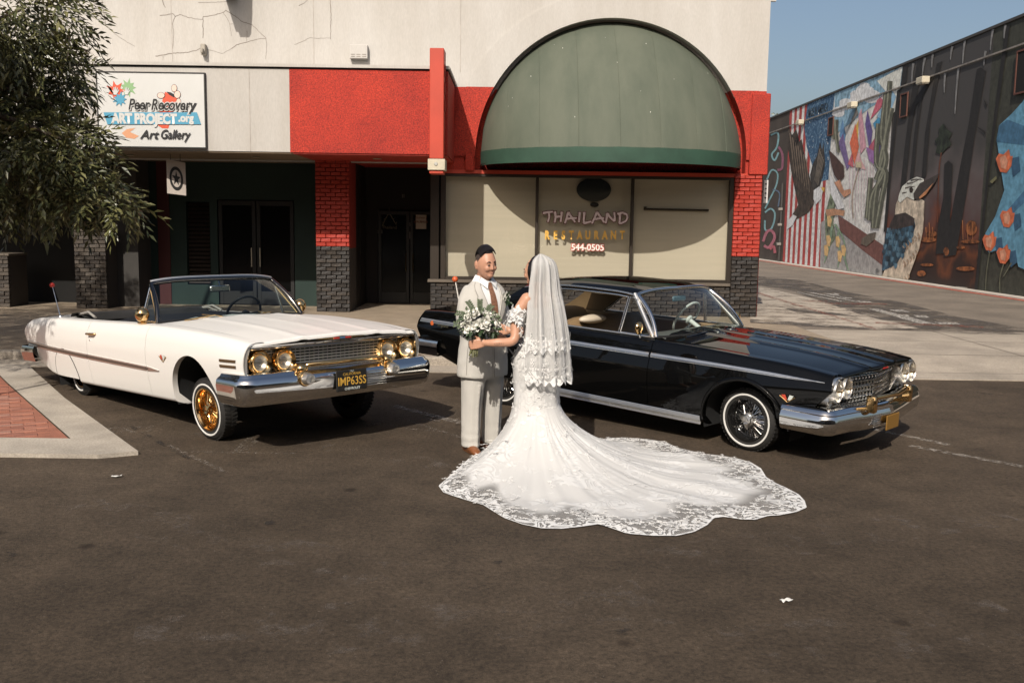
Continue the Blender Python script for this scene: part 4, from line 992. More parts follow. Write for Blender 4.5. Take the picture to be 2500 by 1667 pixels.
art('bird_eye', [(812,975),(826,968),(834,982),(828,998),(815,996)], (.03, .02, .015), 9)
art('bird_beak', [(834,1002),(866,950),(905,930),(968,898),(950,940),(900,1006),(858,1036),(836,1026)], (.045, .035, .03), 9)
art('beak_underside', [(862,1022),(905,980),(940,945),(900,1006),(868,1030)], (.42, .18, .08), 10)
# olive panel with blue shape and poppies
panel('olive_panel', 14.7, yDE, pcol((.036, .036, .026), .2), 1)
BL = (.10, .24, .34)
art('blue_shape', [(1420,490),(1395,530),(1340,590),(1275,650),(1262,720),(1285,880),(1302,985),(1255,1120),(1205,1205),(1195,1265),(1222,1308),(1280,1288),(1330,1290),(1362,1330),(1375,1380),(1420,1400),(1480,1300),(1480,500)], BL, 2)
art('blue_shape', [(1275,650),(1320,620),(1480,680),(1480,760),(1262,735)], (.045, .12, .20), 3); art('blue_shape', [(1300,1110),(1480,900),(1480,980),(1320,1130)], (.05, .13, .22), 3); art('blue_shape', [(1420,560),(1480,540),(1480,640),(1400,600)], (.22, .40, .50), 3)
for x, y, s_ in [(1310,835,1.25),(1325,1125,1.1),(1232,1248,1.05),(1305,1315,1.05),(1470,1030,1.2)]:
    art('poppy_shadow', [(x+20*s_,y-10*s_),(x+55*s_,y-20*s_),(x+62*s_,y+40*s_),(x+30*s_,y+66*s_)], (.03, .08, .14), 4)
    art('poppy', [(x-40*s_,y-10*s_),(x-28*s_,y-32*s_),(x-8*s_,y-28*s_),(x+14*s_,y-50*s_),(x+20*s_,y-20*s_),(x+30*s_,y-22*s_),(x+24*s_,y+20*s_),(x+4*s_,y+48*s_),(x-22*s_,y+44*s_),(x-32*s_,y+18*s_)], (.52, .13, .055), 5)
    art('petal', [(x-24*s_,y-14*s_),(x,y-26*s_),(x+10*s_,y),(x+2*s_,y+34*s_),(x-18*s_,y+26*s_)], (.60, .24, .15), 6)
for pts in ([(1228,1300),(1212,1400),(1205,1510)], [(1300,1365),(1280,1440),(1282,1530)], [(1340,1360),(1300,1430)]): stroke('poppy_stem', pts, 7, (.10, .10, .065), 4, 4)
art('leaf', [(1228,940),(1262,910),(1265,925),(1240,950)], (.13, .12, .06), 4)
p = P7(1072, 1486, 3); 
stroke('signature', [(1052,1484),(1112,1490)], 5, (.4,.37,.33), 5); art('paw_mark', [(636,1396),(643,1386),(652,1396),(650,1410),(638,1410)], (.10,.10,.10), 6)
# lamps and small windows on the wall
for x, y in [(903, 422), (533, 548), (258, 637)]:
    q = P7(x, y, 0); t_ = thing('wall_lamp', {903: 'box wall lamp over the painted burnt forest', 533: 'box wall lamp over the painted coloured shards', 258: 'box wall lamp over the painted flag'}[x], 'lamp', (MX - .1, q[1], q[2]), 'lamps along the mural wall')
    mb = MB(); mb.bbox((MX - .32, q[1] - .26, q[2] - .08), (MX - .05, q[1] + .26, q[2] + .14), .02); mb.build('lamp_housing', M_CREAM, t_)
    mb = MB(); mb.box((MX - .30, q[1] - .23, q[2] - .10), (MX - .08, q[1] + .23, q[2] - .081)); mb.build('lens', mat('lamp_lens', (.5, .45, .35), .4), t_)
for x, y, w_, h_ in [(785, 545, .28, .75), (405, 655, .3, .7), (1400, 370, .3, 1.1)]:
    q = P7(x, y, 0); t_ = thing('wall_window', {785: 'small dark window opening above the painted forest', 405: 'small dark window opening beside the painted blue field', 1400: 'small dark window opening over the painted blue shape'}[x], 'window', (MX, q[1], q[2] - h_), 'small windows in the mural wall')
    mb = MB(); mb.box((MX - .06, q[1] - w_, q[2] - h_/2), (MX - .045, q[1] + w_, q[2] + h_/2)); mb.build('opening', M_DARK, t_)
    mb = MB()
    for a_, b_ in (((q[1] - w_ - .05, q[2] - h_/2 - .05), (q[1] + w_ + .05, q[2] - h_/2)), ((q[1] - w_ - .05, q[2] + h_/2), (q[1] + w_ + .05, q[2] + h_/2 + .05)), ((q[1] - w_ - .05, q[2] - h_/2), (q[1] - w_, q[2] + h_/2)), ((q[1] + w_, q[2] - h_/2), (q[1] + w_ + .05, q[2] + h_/2))): mb.box((MX - .08, a_[0], a_[1]), (MX - .044, b_[0], b_[1]))
    mb.build('frame', mat('rust_frame', (.12, .045, .03), .7), t_)
# white plate on the restaurant's side edge and a drain pipe on the wall
p = atY(1842 + 0, 455, 20.3)
t_ = thing('alley_notice', 'white notice plate on a bracket at the alley corner', 'sign', (5.12, 20.2, 2.2))
mb = MB(); a, b = atY(1863, 496, 20.2), atY(1876, 440, 20.2); mb.bbox((a.x, 20.19, a.z), (b.x, 20.21, b.z), .004); mb.build('plate', mat('notice_white', (.62, .60, .58), .6), t_)
mb = MB(); mb.box((4.98, 20.212, (a.z + b.z)/2 - .02), (b.x - .02, 20.225, (a.z + b.z)/2 + .02)); mb.build('bracket', M_FRAME, t_)
for i in range(4):
    z = lerp(b.z, a.z, .2 + i*.2); mb = MB(); mb.box((a.x + .02, 20.186, z), (b.x - .03, 20.189, z + .025)); mb.build('print_line', M_BLACK, t_)
t_ = thing('wall_pipe', 'dark pipe with valves running down the mural wall by the flag', 'pipe', (MX - .1, yAB + .3, .2))
mb = MB(); mb.tube([(MX - .09, yAB + .4, .17), (MX - .09, yAB + .4, 4.2)], .06, 8); mb.build('pipe', mat('pipe_dark', (.045, .04, .037), .6), t_)
for z in (1.0, 2.0, 2.8):
    mb = MB(); mb.bbox((MX - .25, yAB + .3, z), (MX - .04, yAB + .5, z + .14), .02); mb.build('valve', mat('pipe_grey', (.22, .2, .18), .6), t_)
# ================================================================== the two cars
M_CHROME = mat('chrome', (.72, .71, .69), .07, metal=1.0)
M_CHROMES = mat('brushed_trim', (.78, .76, .72), .36, metal=1.0)
M_GOLD = mat('gold_plate', (.80, .53, .24), .12, metal=1.0)
M_RUB = mat('tyre_rubber', (.022, .020, .018), .75, var=.3, vscale=20)
M_WW = mat('whitewall', (.70, .68, .64), .6)
M_WPAINT = mat('white_car_paint', (.74, .715, .67), .36, coat=.16, spec=.35)
M_BPAINT = mat('black_car_paint', (.0025, .0025, .0025), .4, coat=.72, spec=.0)
M_WELL = mat('wheel_well', (.008, .008, .008), .9)
M_UNDER = mat('underbody', (.006, .006, .006), .95)
M_CARG = glass_mat('car_glass', (.72, .80, .80), 0, 1.5)
M_CARGC = glass_mat('car_glass_clear', (.88, .92, .91), 0, 1.45)
M_LENS = glass_mat('lamp_glass', (.92, .90, .86), .02, 1.6)
M_REFL = mat('reflector', (.80, .77, .70), .42, metal=1)
M_AMBER = mat('amber_lens', (.35, .045, .012), .15, coat=1)
M_VINYLB = mat('black_vinyl', (.010, .010, .011), .5)
M_TANV = mat('tan_vinyl', (.25, .165, .085), .5, var=.1)
M_TANL = mat('pale_tan_vinyl', (.55, .47, .36), .55)
M_BLKRIM = mat('black_rim', (.008, .008, .008), .12, coat=1)
M_IVORY = mat('ivory_plastic', (.55, .58, .54), .3)

def round_poly(ct, rads, seg=4):
    out = [ct[0]]
    for i in range(1, len(ct) - 1):
        a, p, b = Vector(ct[i-1]), Vector(ct[i]), Vector(ct[i+1]); r = rads[i]
        l0, l1 = (a - p).length, (b - p).length
        q0 = p + (a - p)*min(.48, r/max(l0, 1e-6)); q1 = p + (b - p)*min(.48, r/max(l1, 1e-6))
        for k in range(seg + 1):
            t = k/seg; out.append(tuple(q0*(1-t)**2 + p*2*t*(1-t) + q1*t*t))
    out.append(ct[-1]); return out

class Car:
    SC = .97
    def __init__(s, name, label, pos, yaw, pitch, z0, paint, spec):
        s.root = thing(name, label, 'car', (pos[0], pos[1], 0), 'classic cars parked by the restaurant', local=True)
        s.root.rotation_euler.z = yaw; s.paint = paint; s.p = spec
        s.MW = Matrix.Scale(s.SC, 4)
        s.MBODY = Matrix.Translation((0, 0, z0)) @ Matrix.Rotation(-pitch, 4, 'Y') @ s.MW
    def part(s, name, mb, m, body=True, smooth=35, parent=None, weld=False, fixn=True):
        me = mb.mesh(name, smooth, weld, fixn) if isinstance(mb, MB) else mb
        me.transform(s.MBODY if body else s.MW)
        o = link(name, me, m, None); o.parent = parent or s.root
        return o
    # --- body section
    def prof(s, x):
        p = s.p; W = curve1(p['W'], x); zc = curve1(p['zc'], x); zs = curve1(p['zs'], x); zm = curve1(p['zm'], x)
        k = curve1(p['tuck'], x)
        ct = [(W - .17, zs - .02), (W - .06*k, zs + .015), (W - .012, lerp(zs, zm, .55)), (W, zm), (W - p['flat'], lerp(zm, zc, .62)), (W - p['shoulder'], zc), (W - p['top'], zc + .004)]
        return round_poly(ct, [0, .03, .12, p['crease'], .05, p['edge'], 0])
    def xw(s, x, z):
        p = s.p
        if x > .2: return x + (x - .2)/.55*curve1(p['rake_f'], z)
        if x < -3.7: return x + (-3.7 - x)/.7*curve1(p['rake_r'], z)
        return x
    def zlow(s, x):
        z = -1
        for xc, R, zc in s.p['arches']:
            if abs(x - xc) < R: z = max(z, zc + math.sqrt(R*R - (x - xc)**2)*s.p.get('arch_h', 1))
        return z
    def side(s, name, x0, x1, side, seams=True):
        xs = [x0 - (x0 - x1)*k/max(1, int((x0 - x1)/.07)) for k in range(max(1, int((x0 - x1)/.07)) + 1)]
        brk = []
        for xc, R, zc in s.p['arches']:
            for k in range(33):
                x = xc + R*math.cos(math.pi*k/32)*.99999
                if x1 < x < x0: xs.append(x)
            for e in (xc + R + 1e-4, xc - R - 1e-4):
                if x1 < e < x0: xs.append(e)
        xs = sorted(set(round(x, 6) for x in xs), reverse=True); rows = []
        for x in xs:
            P = s.prof(x); zl = s.zlow(x); row = []
            if zl > 0:
                cut = None
                for (ya, za), (yb, zb) in zip(P, P[1:]):
                    if za < zl <= zb: t = (zl - za)/(zb - za); cut = (lerp(ya, yb, t), zl); break
                P = [cut if (q[1] < zl and i < len(P)-2) else q for i, q in enumerate(P)] if cut else P
            for y, z in P: row.append((s.xw(x, z), side*y, z))
            # tuck the lower edge inward for a lip
            y0, z0 = P[0]; rows.append([(s.xw(x, z0), side*(y0 - .05), z0 + .004)] + row)
        # panel edges turned inward so seams have depth
        def inward(r): return [(q[0], q[1] - side*.03, q[2]) for q in r]
        rows = [inward(rows[0])] + rows + [inward(rows[-1])]
        mb = MB(); mb.grid(rows)
        return s.part(name, mb, s.paint, smooth=38, weld=True)
    def sweep(s, name, path, prof, m, closed=False, smooth=35, caps=True):
        """prof: (outward, z) pairs swept along plan path (x, y)"""
        P = [Vector(p) for p in path]; rows = []
        for i, p in enumerate(P):
            t = (P[min(i+1, len(P)-1)] - P[max(i-1, 0)]).normalized(); n = Vector((t.y, -t.x))
            if n.x < -.01 and abs(p.y) < .5: n = -n
            zoff = s.p.get('bump_drop', lambda y: 0)(p.y)
            rows.append([(p.x + n.x*d, p.y + n.y*d, z + zoff) for d, z in prof])
        mb = MB(); mb.grid(rows, closed_u=closed)
        if caps and closed: mb.add(rows[0], [tuple(range(len(prof)))]); mb.add(rows[-1], [tuple(range(len(prof)))])
        return s.part(name, mb, m, smooth=smooth)
    def strip(s, name, x0, x1, zf, wf, m, off=.008, sides=(-1, 1)):
        """trim strip along the flank at height zf(x), half-height wf(x)"""
        for sd in sides:
            rows = []
            n = int(abs(x0 - x1)/.08) + 2
            for k in range(n):
                x = lerp(x0, x1, k/(n-1)); z = zf(x); w_ = wf(x); P = s.prof(x)
                def yat(zz):
                    for (ya, za), (yb, zb) in zip(P, P[1:]):
                        if za <= zz <= zb and zb > za: return lerp(ya, yb, (zz - za)/(zb - za))
                    return P[-2][0]
                row = []
                for t, d in ((-1, -.002), (-.9, off*.8), (0, off), (.9, off*.8), (1, -.002)):
                    zz = z + t*w_; row.append((s.xw(x, zz), sd*(yat(zz) + d), zz))
                rows.append(row)
            mb = MB(); mb.grid(rows); s.part(name, mb, m, smooth=60)
    def yside(s, x, z):
        P = s.prof(x)
        for (ya, za), (yb, zb) in zip(P, P[1:]):
            if za <= z <= zb and zb > za: return lerp(ya, yb, (z - za)/(zb - za))
        return P[-2][0]

def wheel(car, x, side, style, steer=0, camber=0, r=.288, w=.155, dz=0.0, yc=.765):
    """tyre > whitewall, tread; rim, spokes, hub"""
    Mx = Matrix.Translation((x, side*yc, r + dz)) @ Matrix.Rotation(steer, 4, 'Z') @ Matrix.Rotation(camber*side, 4, 'X')
    if side < 0: Mx = Mx @ Matrix.Rotation(math.pi, 4, 'Z')     # local +y is outboard
    def put(name, mb, m, parent=None, smooth=40, weld=False):
        me = mb.mesh(name, smooth, weld); me.transform(Mx); return car.part(name, me, m, body=False, parent=parent)
    h = w/2
    mb = MB(); mb.lathe([(.185, -h + .01), (.20, -h), (.245, -h - .004), (.272, -h + .012), (.285, -h + .03), (r, -h*.4), (r, h*.4), (.285, h - .03), (.272, h - .012), (.245, h + .004), (.20, h), (.185, h - .01)], 64, 'y')
    ty = put('tyre', mb, M_RUB)
    mb = MB()
    for k in range(48):
        a = 2*math.pi*k/48; a2 = a + .07
        for u0, u1, sk in ((-h*.80, -h*.12, .05), (h*.12, h*.80, -.05)):
            q = [(a, u0), (a2, u0), (a2 + sk, u1), (a + sk, u1)]; R_ = r + .0035
            mb.add([(R_*math.cos(t), u, R_*math.sin(t)) for t, u in q] + [((r - .006)*math.cos(t), u, (r - .006)*math.sin(t)) for t, u in q], [(0, 1, 2, 3), (0, 4, 5, 1), (1, 5, 6, 2), (2, 6, 7, 3), (3, 7, 4, 0)])
    put('tread', mb, M_RUB, ty, None)
    mb = MB(); mb.lathe([(.226, h + .0025), (.228, h + .0065), (.241, h + .0068), (.243, h + .0035)], 64, 'y'); put('whitewall', mb, M_WW, ty)
    rimc, spc, hubc = {'gold': (M_GOLD, M_GOLD, M_GOLD), 'black': (M_BLKRIM, M_CHROME, M_CHROMES)}[style]
    mb = MB(); mb.lathe([(.197, h - .004), (.200, h + .003), (.188, h + .006), (.184, h - .006), (.176, h - .02), (.172, h - .075), (.160, h - .085), (.155, h - .10), (0, h - .105)], 56, 'y'); rim = put('rim', mb, rimc)
    mb = MB()
    for k in range(36):
        a = 2*math.pi*k/36; b = a + (.20 if k % 2 else -.20); u0 = h - .022 if k % 2 else h - .045
        mb.tube([(.05*math.cos(a), u0 - .008, .05*math.sin(a)), (.166*math.cos(b), h - .068, .166*math.sin(b))], .0032, 5, caps=False)
    for k in range(36):
        a = 2*math.pi*(k + .5)/36; b = a + (-.18 if k % 2 else .18)
        mb.tube([(.052*math.cos(a), h - .06, .052*math.sin(a)), (.158*math.cos(b), h - .084, .158*math.sin(b))], .0032, 5, caps=False)
    put('spokes', mb, spc, rim)
    mb = MB(); mb.lathe([(.056, h - .07), (.058, h - .02), (.045, h - .012), (.043, h + .004), (.030, h + .010), (0, h + .012)], 28, 'y'); hub = put('hub', mb, hubc)
    mb = MB()
    for k in range(3):
        a = 2*math.pi*k/3 + .45
        c, sn = math.cos(a), math.sin(a); px, pz = -sn, c
        mb.add([(.02*px, h + .002, .02*pz), (.085*c + .006*px, h - .004, .085*sn + .006*pz), (.085*c - .006*px, h - .004, .085*sn - .006*pz), (-.02*px, h + .002, -.02*pz), (.02*px + .03*c, h + .018, .02*pz + .03*sn), (-.02*px + .03*c, h + .018, -.02*pz + .03*sn), (.08*c, h + .008, .08*sn)],
               [(0, 1, 6, 4), (4, 6, 2, 5), (5, 2, 3), (1, 2, 6), (0, 4, 5, 3)])
    put('knock_off', mb, hubc, hub)
    # axle stub and dark drum behind
    mb = MB(); mb.lathe([(0, -h - .10), (.12, -h - .10), (.13, -h + .02), (.15, h - .11)], 20, 'y'); put('brake_drum', mb, M_UNDER)

def wells(car):
    for xc, R, zc in car.p['arches']:
        for sd in (-1, 1):
            mb = MB(); rows = []
            for k in range(25):
                a = math.pi*(k/24)*1.16 - .08*math.pi; x = xc + (R + .012)*math.cos(a); z = zc + (R + .012)*math.sin(a)*car.p.get('arch_h', 1)
                rows.append([(x, sd*(car.yside(x, max(.3, min(z, .6))) - .035), z), (x, sd*.50, z)])
            mb.grid(rows); mb.add([r[1] for r in rows], [tuple(range(len(rows)))])
            car.part('wheel_well', mb, M_WELL)

def lamp(car, name, x, y, z, r, bez, ang=0.0, rim=.032):
    """round headlamp facing +x: bezel > reflector, lens"""
    T = Matrix.Translation((x, y, z)) @ Matrix.Rotation(ang, 4, 'Z')
    mb = MB(); mb.lathe([(r + rim, -.05), (r + rim, -.01), (r + rim*.75, .012), (r + .006, .0), (r, -.012), (r, -.05)], 32, 'x'); me = mb.mesh('bezel', 40); me.transform(T); b = car.part(name, me, bez)
    mb = MB(); mb.lathe([(r, -.012), (r*.8, -.04), (r*.4, -.062), (0, -.07)], 28, 'x'); me = mb.mesh('reflector', 60); me.transform(T); car.part('reflector', me, M_REFL, parent=b)
    mb = MB(); mb.lathe([(r + .002, -.008), (r*.8, .008), (r*.4, .017), (0, .020)], 28, 'x'); me = mb.mesh('lens', 60); me.transform(T); car.part('lens', me, M_LENS, parent=b)
    return b

def loft2(a, b, n, bulge=None):
    """rows from curve a to curve b (lists of Vectors)"""
    rows = []
    for k in range(n + 1):
        t = k/n; rows.append([p.lerp(q, t) + (bulge(t, i/(len(a)-1)) if bulge else Vector((0, 0, 0))) for i, (p, q) in enumerate(zip(a, b))])
    return rows

def car_text(car, s_, T, size, m, parent=None, **kw):
    me = text_mesh(s_, size, **kw); me.transform(T); me.name = 'lettering'; return car.part('lettering', me, m, parent=parent)
FRONT = lambda x, y, z: Matrix.Translation((x, y, z)) @ Matrix(((0, 0, 1, 0), (1, 0, 0, 0), (0, 1, 0, 0), (0, 0, 0, 1)))     # text facing +x, reading towards +y

def build_body(car):
    p = car.p; xf, xr = p['xf'], p['xr']
    for sd in (-1, 1):
        car.side('front_fender', xf, p['door0'] + .004, sd); d_ = car.side('door', p['door0'] - .004, p['door1'] + .004, sd); car.side('quarter_panel', p['door1'] - .004, xr, sd)
        # inner trim along the cockpit opening
        rows = []
        for k in range(24):
            x = lerp(p['cock0'], p['cock1'], k/23); y, z = car.prof(x)[-1]; rows.append([(x, sd*y, z), (x, sd*(y - .025), z - .02), (x, sd*(y - .035), z - .45)])
        mb = MB(); mb.grid(rows); car.part('door_trim', mb, p['trim_mat'], smooth=40)
    wells(car)
    # hood with leading roll, central crown and two soft ridges
    def topsurf(x, v, crown):
        y, z = car.prof(x)[-1]; yy = v*(y - .004); r_ = p['ridge']
        rz = r_[1]*math.exp(-((abs(yy) - r_[0])/.035)**2) + p.get('spine', 0)*math.exp(-(yy/.05)**2)
        return (x, yy, z + crown*(1 - v*v) + rz*(1 - v**8))
    rows = []; N = 40
    for i in range(29):
        u = i/28; row = []
        for j in range(N + 1):
            v = -1 + 2*j/N; xl = p['hood_lead'](v); x = lerp(p['hood0'], xl, u); a = topsurf(x, v, p['crown']*(1 - .35*u)); row.append((a[0], a[1], a[2] - p['nose_drop']*max(0, u - .55)**2*4.9))
        rows.append(row)
    last = rows[-1]
    for dx, dz in ((.012, -.005), (.021, -.016), (.022, -.032)): rows.append([(a[0] + dx, a[1], a[2] + dz) for a in last])
    mb = MB(); mb.grid(rows); car.part('hood', mb, car.paint, smooth=40)
    # cowl
    rows = []
    for i in range(7):
        x = lerp(p['hood0'] - .006, p['cock0'] - .12, i/6); rows.append([topsurf(x, -1 + 2*j/20, p['crown'] - .002) for j in range(21)])
    mb = MB(); mb.grid(rows); car.part('cowl', mb, car.paint, smooth=40)
    mb = MB()
    for k in range(26):
        for sg_ in (-1, 1):
            y = sg_*(.30 + .011*k); a = topsurf(p['hood0'] - .05, y/.78, p['crown']); mb.box((a[0] - .018, y - .003, a[2] - .004), (a[0] + .018, y + .003, a[2] + .003))
    stuff(car.part('cowl_vent', mb, M_UNDER))
    # deck and tail
    rows = []
    for i in range(15):
        x = lerp(p['cock1'] + .02, xr, i/14); rows.append([topsurf(x, -1 + 2*j/20, .025) for j in range(21)])
    last = rows[-1]
    rows.append([(a[0] - .012, a[1], a[2] - .012) for a in last]); rows.append([(a[0] - .03, a[1], a[2] - .16) for a in last]); rows.append([(a[0] + .02, a[1], a[2] - .34) for a in last])
    mb = MB(); mb.grid(rows); car.part('deck_lid', mb, car.paint, smooth=40)
    # floor, firewall and dark underbody
    mb = MB(); mb.box((-.55, -.80, .26), (-2.75, .80, .30)); mb.box((.45, -.62, .30), (-.50, .62, .62)); mb.box((-2.8, -.58, .30), (-4.1, .58, .62)); mb.box((-.92, -.80, .30), (-.96, .80, .86))
    car.part('underbody', mb, M_UNDER, smooth=None)

def bumper_path(car, xc, xcor, ycor, xend, yend, n=40, bow=.05):
    """plan path from one wrapped end to the other"""
    pts = [(xend, -yend), (lerp(xend, xcor, .5), -yend - .008)]
    k = 10
    for i in range(k + 1):
        a = math.pi/2*(1 - i/k); pts.append((xcor - .11 + .11*math.cos(a), -(ycor - .10) - .115*math.sin(a)))
    for i in range(1, n):
        v = -1 + 2*i/n; pts.append((xcor + bow*(1 - abs(v)**car.p.get('bow_pow', 2)), v*(ycor - .10)))
    h = [(x, -y) for x, y in pts[:k + 3]][::-1]
    return pts + h

def windshield(car, base, top, m_frame, fr, m_glass=None, lower=True):
    """base/top: functions v(-1..1) -> Vector"""
    n = 28; A = [base(-1 + 2*k/n) for k in range(n + 1)]; B = [top(-1 + 2*k/n) for k in range(n + 1)]
    bl = lambda t, u: Vector((.045*math.sin(math.pi*t), 0, .012*math.sin(math.pi*t)))
    mb = MB(); mb.grid(loft2(A, B, 12, bl)); g_ = car.part('windshield', mb, m_glass or M_CARG, smooth=180, fixn=False)
    L_ = [r[0] for r in loft2(A, B, 12, bl)]; R_ = [r[-1] for r in loft2(A, B, 12, bl)]
    mb = MB(); mb.tube(L_ + B[1:-1] + R_[::-1], fr, 10); f_ = car.part('windshield_frame', mb, m_frame, smooth=60)
    if lower: mb = MB(); mb.tube(A, .016, 8); car.part('windshield_base', mb, M_UNDER, smooth=60)
    return A, B

def seat(car, x, w_, z0, zb, m, rake=.14, name='seat'):
    mb = MB(); rows = []
    for k in range(9):
        t = k/8; y = -w_ + 2*w_*t; e = .04*(abs(2*t - 1)**6)
        rows.append([(x + .52, y, z0 - .14), (x + .54, y, z0 - .02 - e), (x + .48, y, z0 + .02 - e), (x + .05, y, z0 - .02), (x, y, z0 + .04), (x - rake*.7, y, zb - .06 - e), (x - rake - .02, y, zb - e), (x - rake - .10, y, zb - .01 - e), (x - rake - .12, y, zb - .08), (x - .12, y, z0 - .14)])
    mb.grid(rows, closed_u=True); mb.add(rows[0], [tuple(range(10))]); mb.add(rows[-1], [tuple(range(10))])
    car.part(name, mb, m, smooth=50)
def steering(car, x, y, z, m, tilt=.5, r=.20):
    T = Matrix.Translation((x, y, z)) @ Matrix.Rotation(-math.pi/2 + tilt, 4, 'Y')
    mb = MB(); mb.tube([(r*math.cos(2*math.pi*k/40), r*math.sin(2*math.pi*k/40), .003*math.cos(k*math.pi/2*4)) for k in range(41)], .014, 8, caps=False)
    for a in (0, math.pi): mb.tube([(.04*math.cos(a + math.pi/2), .04*math.sin(a + math.pi/2), -.03), (r*math.cos(a + math.pi/2), r*math.sin(a + math.pi/2), 0)], .010, 6)
    mb.lathe([(0, -.02), (.05, -.025), (.05, -.05), (.025, -.06), (.02, -.35), (0, -.35)], 16, 'z'); me = mb.mesh('steering_wheel', 50); me.transform(T); car.part('steering_wheel', me, m)
def wiper(car, pts, m):
    mb = MB(); P = [Vector(q) for q in pts]; mb.tube(P[:3], [.010, .007, .005], 6); mb.tube([P[1].lerp(P[2], .2) + Vector((.02, 0, .004)), P[3]], .008, 6); car.part('wiper', mb, m, smooth=60)

# ------------------------------------------------------------------ white convertible
WSP = dict(
    W=[(-4.5, .925), (-3.4, .985), (-2.5, 1.0), (-.5, 1.0), (.35, .985), (.76, .955)],
    zc=[(-4.5, .835), (-4.1, .868), (-3.4, .885), (-2.6, .885), (-1.6, .893), (-.9, .893), (0, .862), (.4, .835), (.76, .800)],
    zs=[(-4.5, .40), (-4.2, .33), (-3.6, .22), (-2.8, .185), (-.4, .185), (.2, .30), (.76, .40)],
    zm=[(-4.5, .70), (-4.0, .68), (-3, .66), (.76, .65)],
    tuck=[(-4.5, 1), (.76, 1)], flat=.022, shoulder=.070, top=.19, crease=.05, edge=.035,
    rake_f=[(.3, -.03), (.6, 0), (.8, .02)], rake_r=[(.3, .10), (.55, .0), (.70, -.05), (.84, .06)],
    arches=[(-.13, .385, .27), (-3.15, .36, .20)],
    xf=.755, xr=-4.46, door0=-1.0, door1=-2.42, cock0=-1.0, cock1=-3.35, trim_mat=M_VINYLB,
    ridge=(.40, .010), spine=.006, crown=.045, hood0=-.90, hood_lead=lambda v: .775 + .03*(1 - v*v), nose_drop=0, bump_drop=lambda y: 0)
wc = Car('white_convertible_car', 'white classic convertible car with gold wire wheels and its roof down', (-2.024, 8.869), rad(-44.9), .0484, .1365, M_WPAINT, WSP)
build_body(wc)
# skirts over the rear wheels
for sd in (-1, 1):
    rows = []; xc, R, zc_ = -3.15, .352, .20
    for k in range(25):
        x = xc + R*math.cos(math.pi*k/24)*.999; zt = zc_ + math.sqrt(max(0, R*R - (x - xc)**2)); zb = max(.235, .235)
        zt = max(zt, zb + .002); rows.append([(x, sd*(wc.yside(x, lerp(zb, zt, t)) + .004), lerp(zb, zt, t)) for t in (0, .25, .5, .75, 1)])
    mb = MB(); mb.grid(rows); wc.part('fender_skirt', mb, M_WPAINT, smooth=50)
    rows = []
    for k in range(33):
        x = xc + (R + .004)*math.cos(math.pi*k/32)*.999; z = zc_ + math.sqrt(max(0, (R + .004)**2 - (x - xc)**2)); rows.append((x, sd*(wc.yside(x, z) + .002), z))
    mb = MB(); mb.tube(rows, .004, 6); wc.part('skirt_edge', mb, M_UNDER)
# flank trim: two-tone spear from the tail to the front of the door
zf = lambda x: curve1([(-4.46, .56), (-3, .525), (-.75, .475)], x); wf = lambda x: curve1([(-4.46, .030), (-2, .026), (-1.0, .022), (-.72, .003)], x)
wc.strip('side_spear', -4.42, -2.43, zf, wf, M_CHROMES, .010); wc.strip('side_spear', -2.41, -1.01, zf, wf, M_CHROMES, .010); wc.strip('side_spear', -.99, -.73, zf, wf, M_CHROMES, .010)
wc.strip('spear_inlay', -4.40, -.95, zf, lambda x: wf(x)*.42, mat('spear_inlay', (.13, .11, .09), .4, metal=.6), .013)
wc.strip('sill_edge', -.52, -2.75, lambda x: .182, lambda x: .010, M_UNDER, .004)
# front: chrome surround, black back panel, grille bars, four lamps
def wface(y): return .752 + .028*(1 - (y/.9)**2)
mb = MB(); mb.grid([[(wface(y) - .075, y, z) for y in [(-.86 + 1.72*k/20) for k in range(21)]] for z in (.47, .74)]); wc.part('grille_backing', mb, M_UNDER)
for i in range(9):
    z = .515 + i*.0265; path = [(wface(y) - .045 + .012*(i/8), y) for y in [(-.855 + 1.71*k/24) for k in range(25)]]
    mb = MB(); mb.grid([[(x + dx, y, z + dz) for dx, dz in ((-.02, -.006), (0, -.006), (.005, 0), (0, .006), (-.02, .006))] for x, y in path]); wc.part('grille_bar', mb, M_CHROMES, smooth=60)
for k in range(37):
    y = -.846 + k*.047; mb = MB(); x = wface(y) - .052; mb.add([(x, y - .003, .505), (x, y + .003, .505), (x + .014, y + .003, .735), (x + .014, y - .003, .735)], [(0, 1, 2, 3)]); wc.part('grille_upright', mb, M_CHROMES, smooth=None)
fr = []
def frame_pt(a):     # rounded rectangle round the grille
    return a
pts = []
for cx, cz, a0 in ((.845, .70, 0), (-.845, .70, 90), (-.845, .53, 180), (.845, .53, 270)):
    for k in range(7): a = rad(a0 + 15*k); pts.append((cx + .055*math.cos(a), cz + .052*math.sin(a)))
rows = []
for (y, z) in pts + pts[:1]:
    n = Vector((y*.0 + (1 if y > .8 else -1 if y < -.8 else 0)*.5, 0)); x = wface(min(.9, abs(y))); oy, oz = (y/abs(y))*.018 if abs(y) > .84 else 0, .022 if z > .7 else -.022 if z < .53 else 0
    rows.append([(x - .06, y, z), (x + .006, y, z), (x + .016, y + oy*.5, z + oz*.5), (x + .004, y + oy, z + oz), (x - .03, y + oy*1.2, z + oz*1.2)])
mb = MB(); mb.grid(rows); wc.part('grille_surround', mb, M_CHROME, smooth=60)
rows = [[(wface(y) - .02, y, .738), (wface(y) + .022, y, .740), (wface(y) + .034, y, .750), (wface(y) + .036, y, .772 - .012*abs(y)**6), (wface(y) + .016, y, .780 - .012*abs(y)**6)] for y in [(-.885 + 1.77*k/32) for k in range(33)]]
mb = MB(); mb.grid(rows); wc.part('hood_lip', mb, M_CHROME, smooth=60)
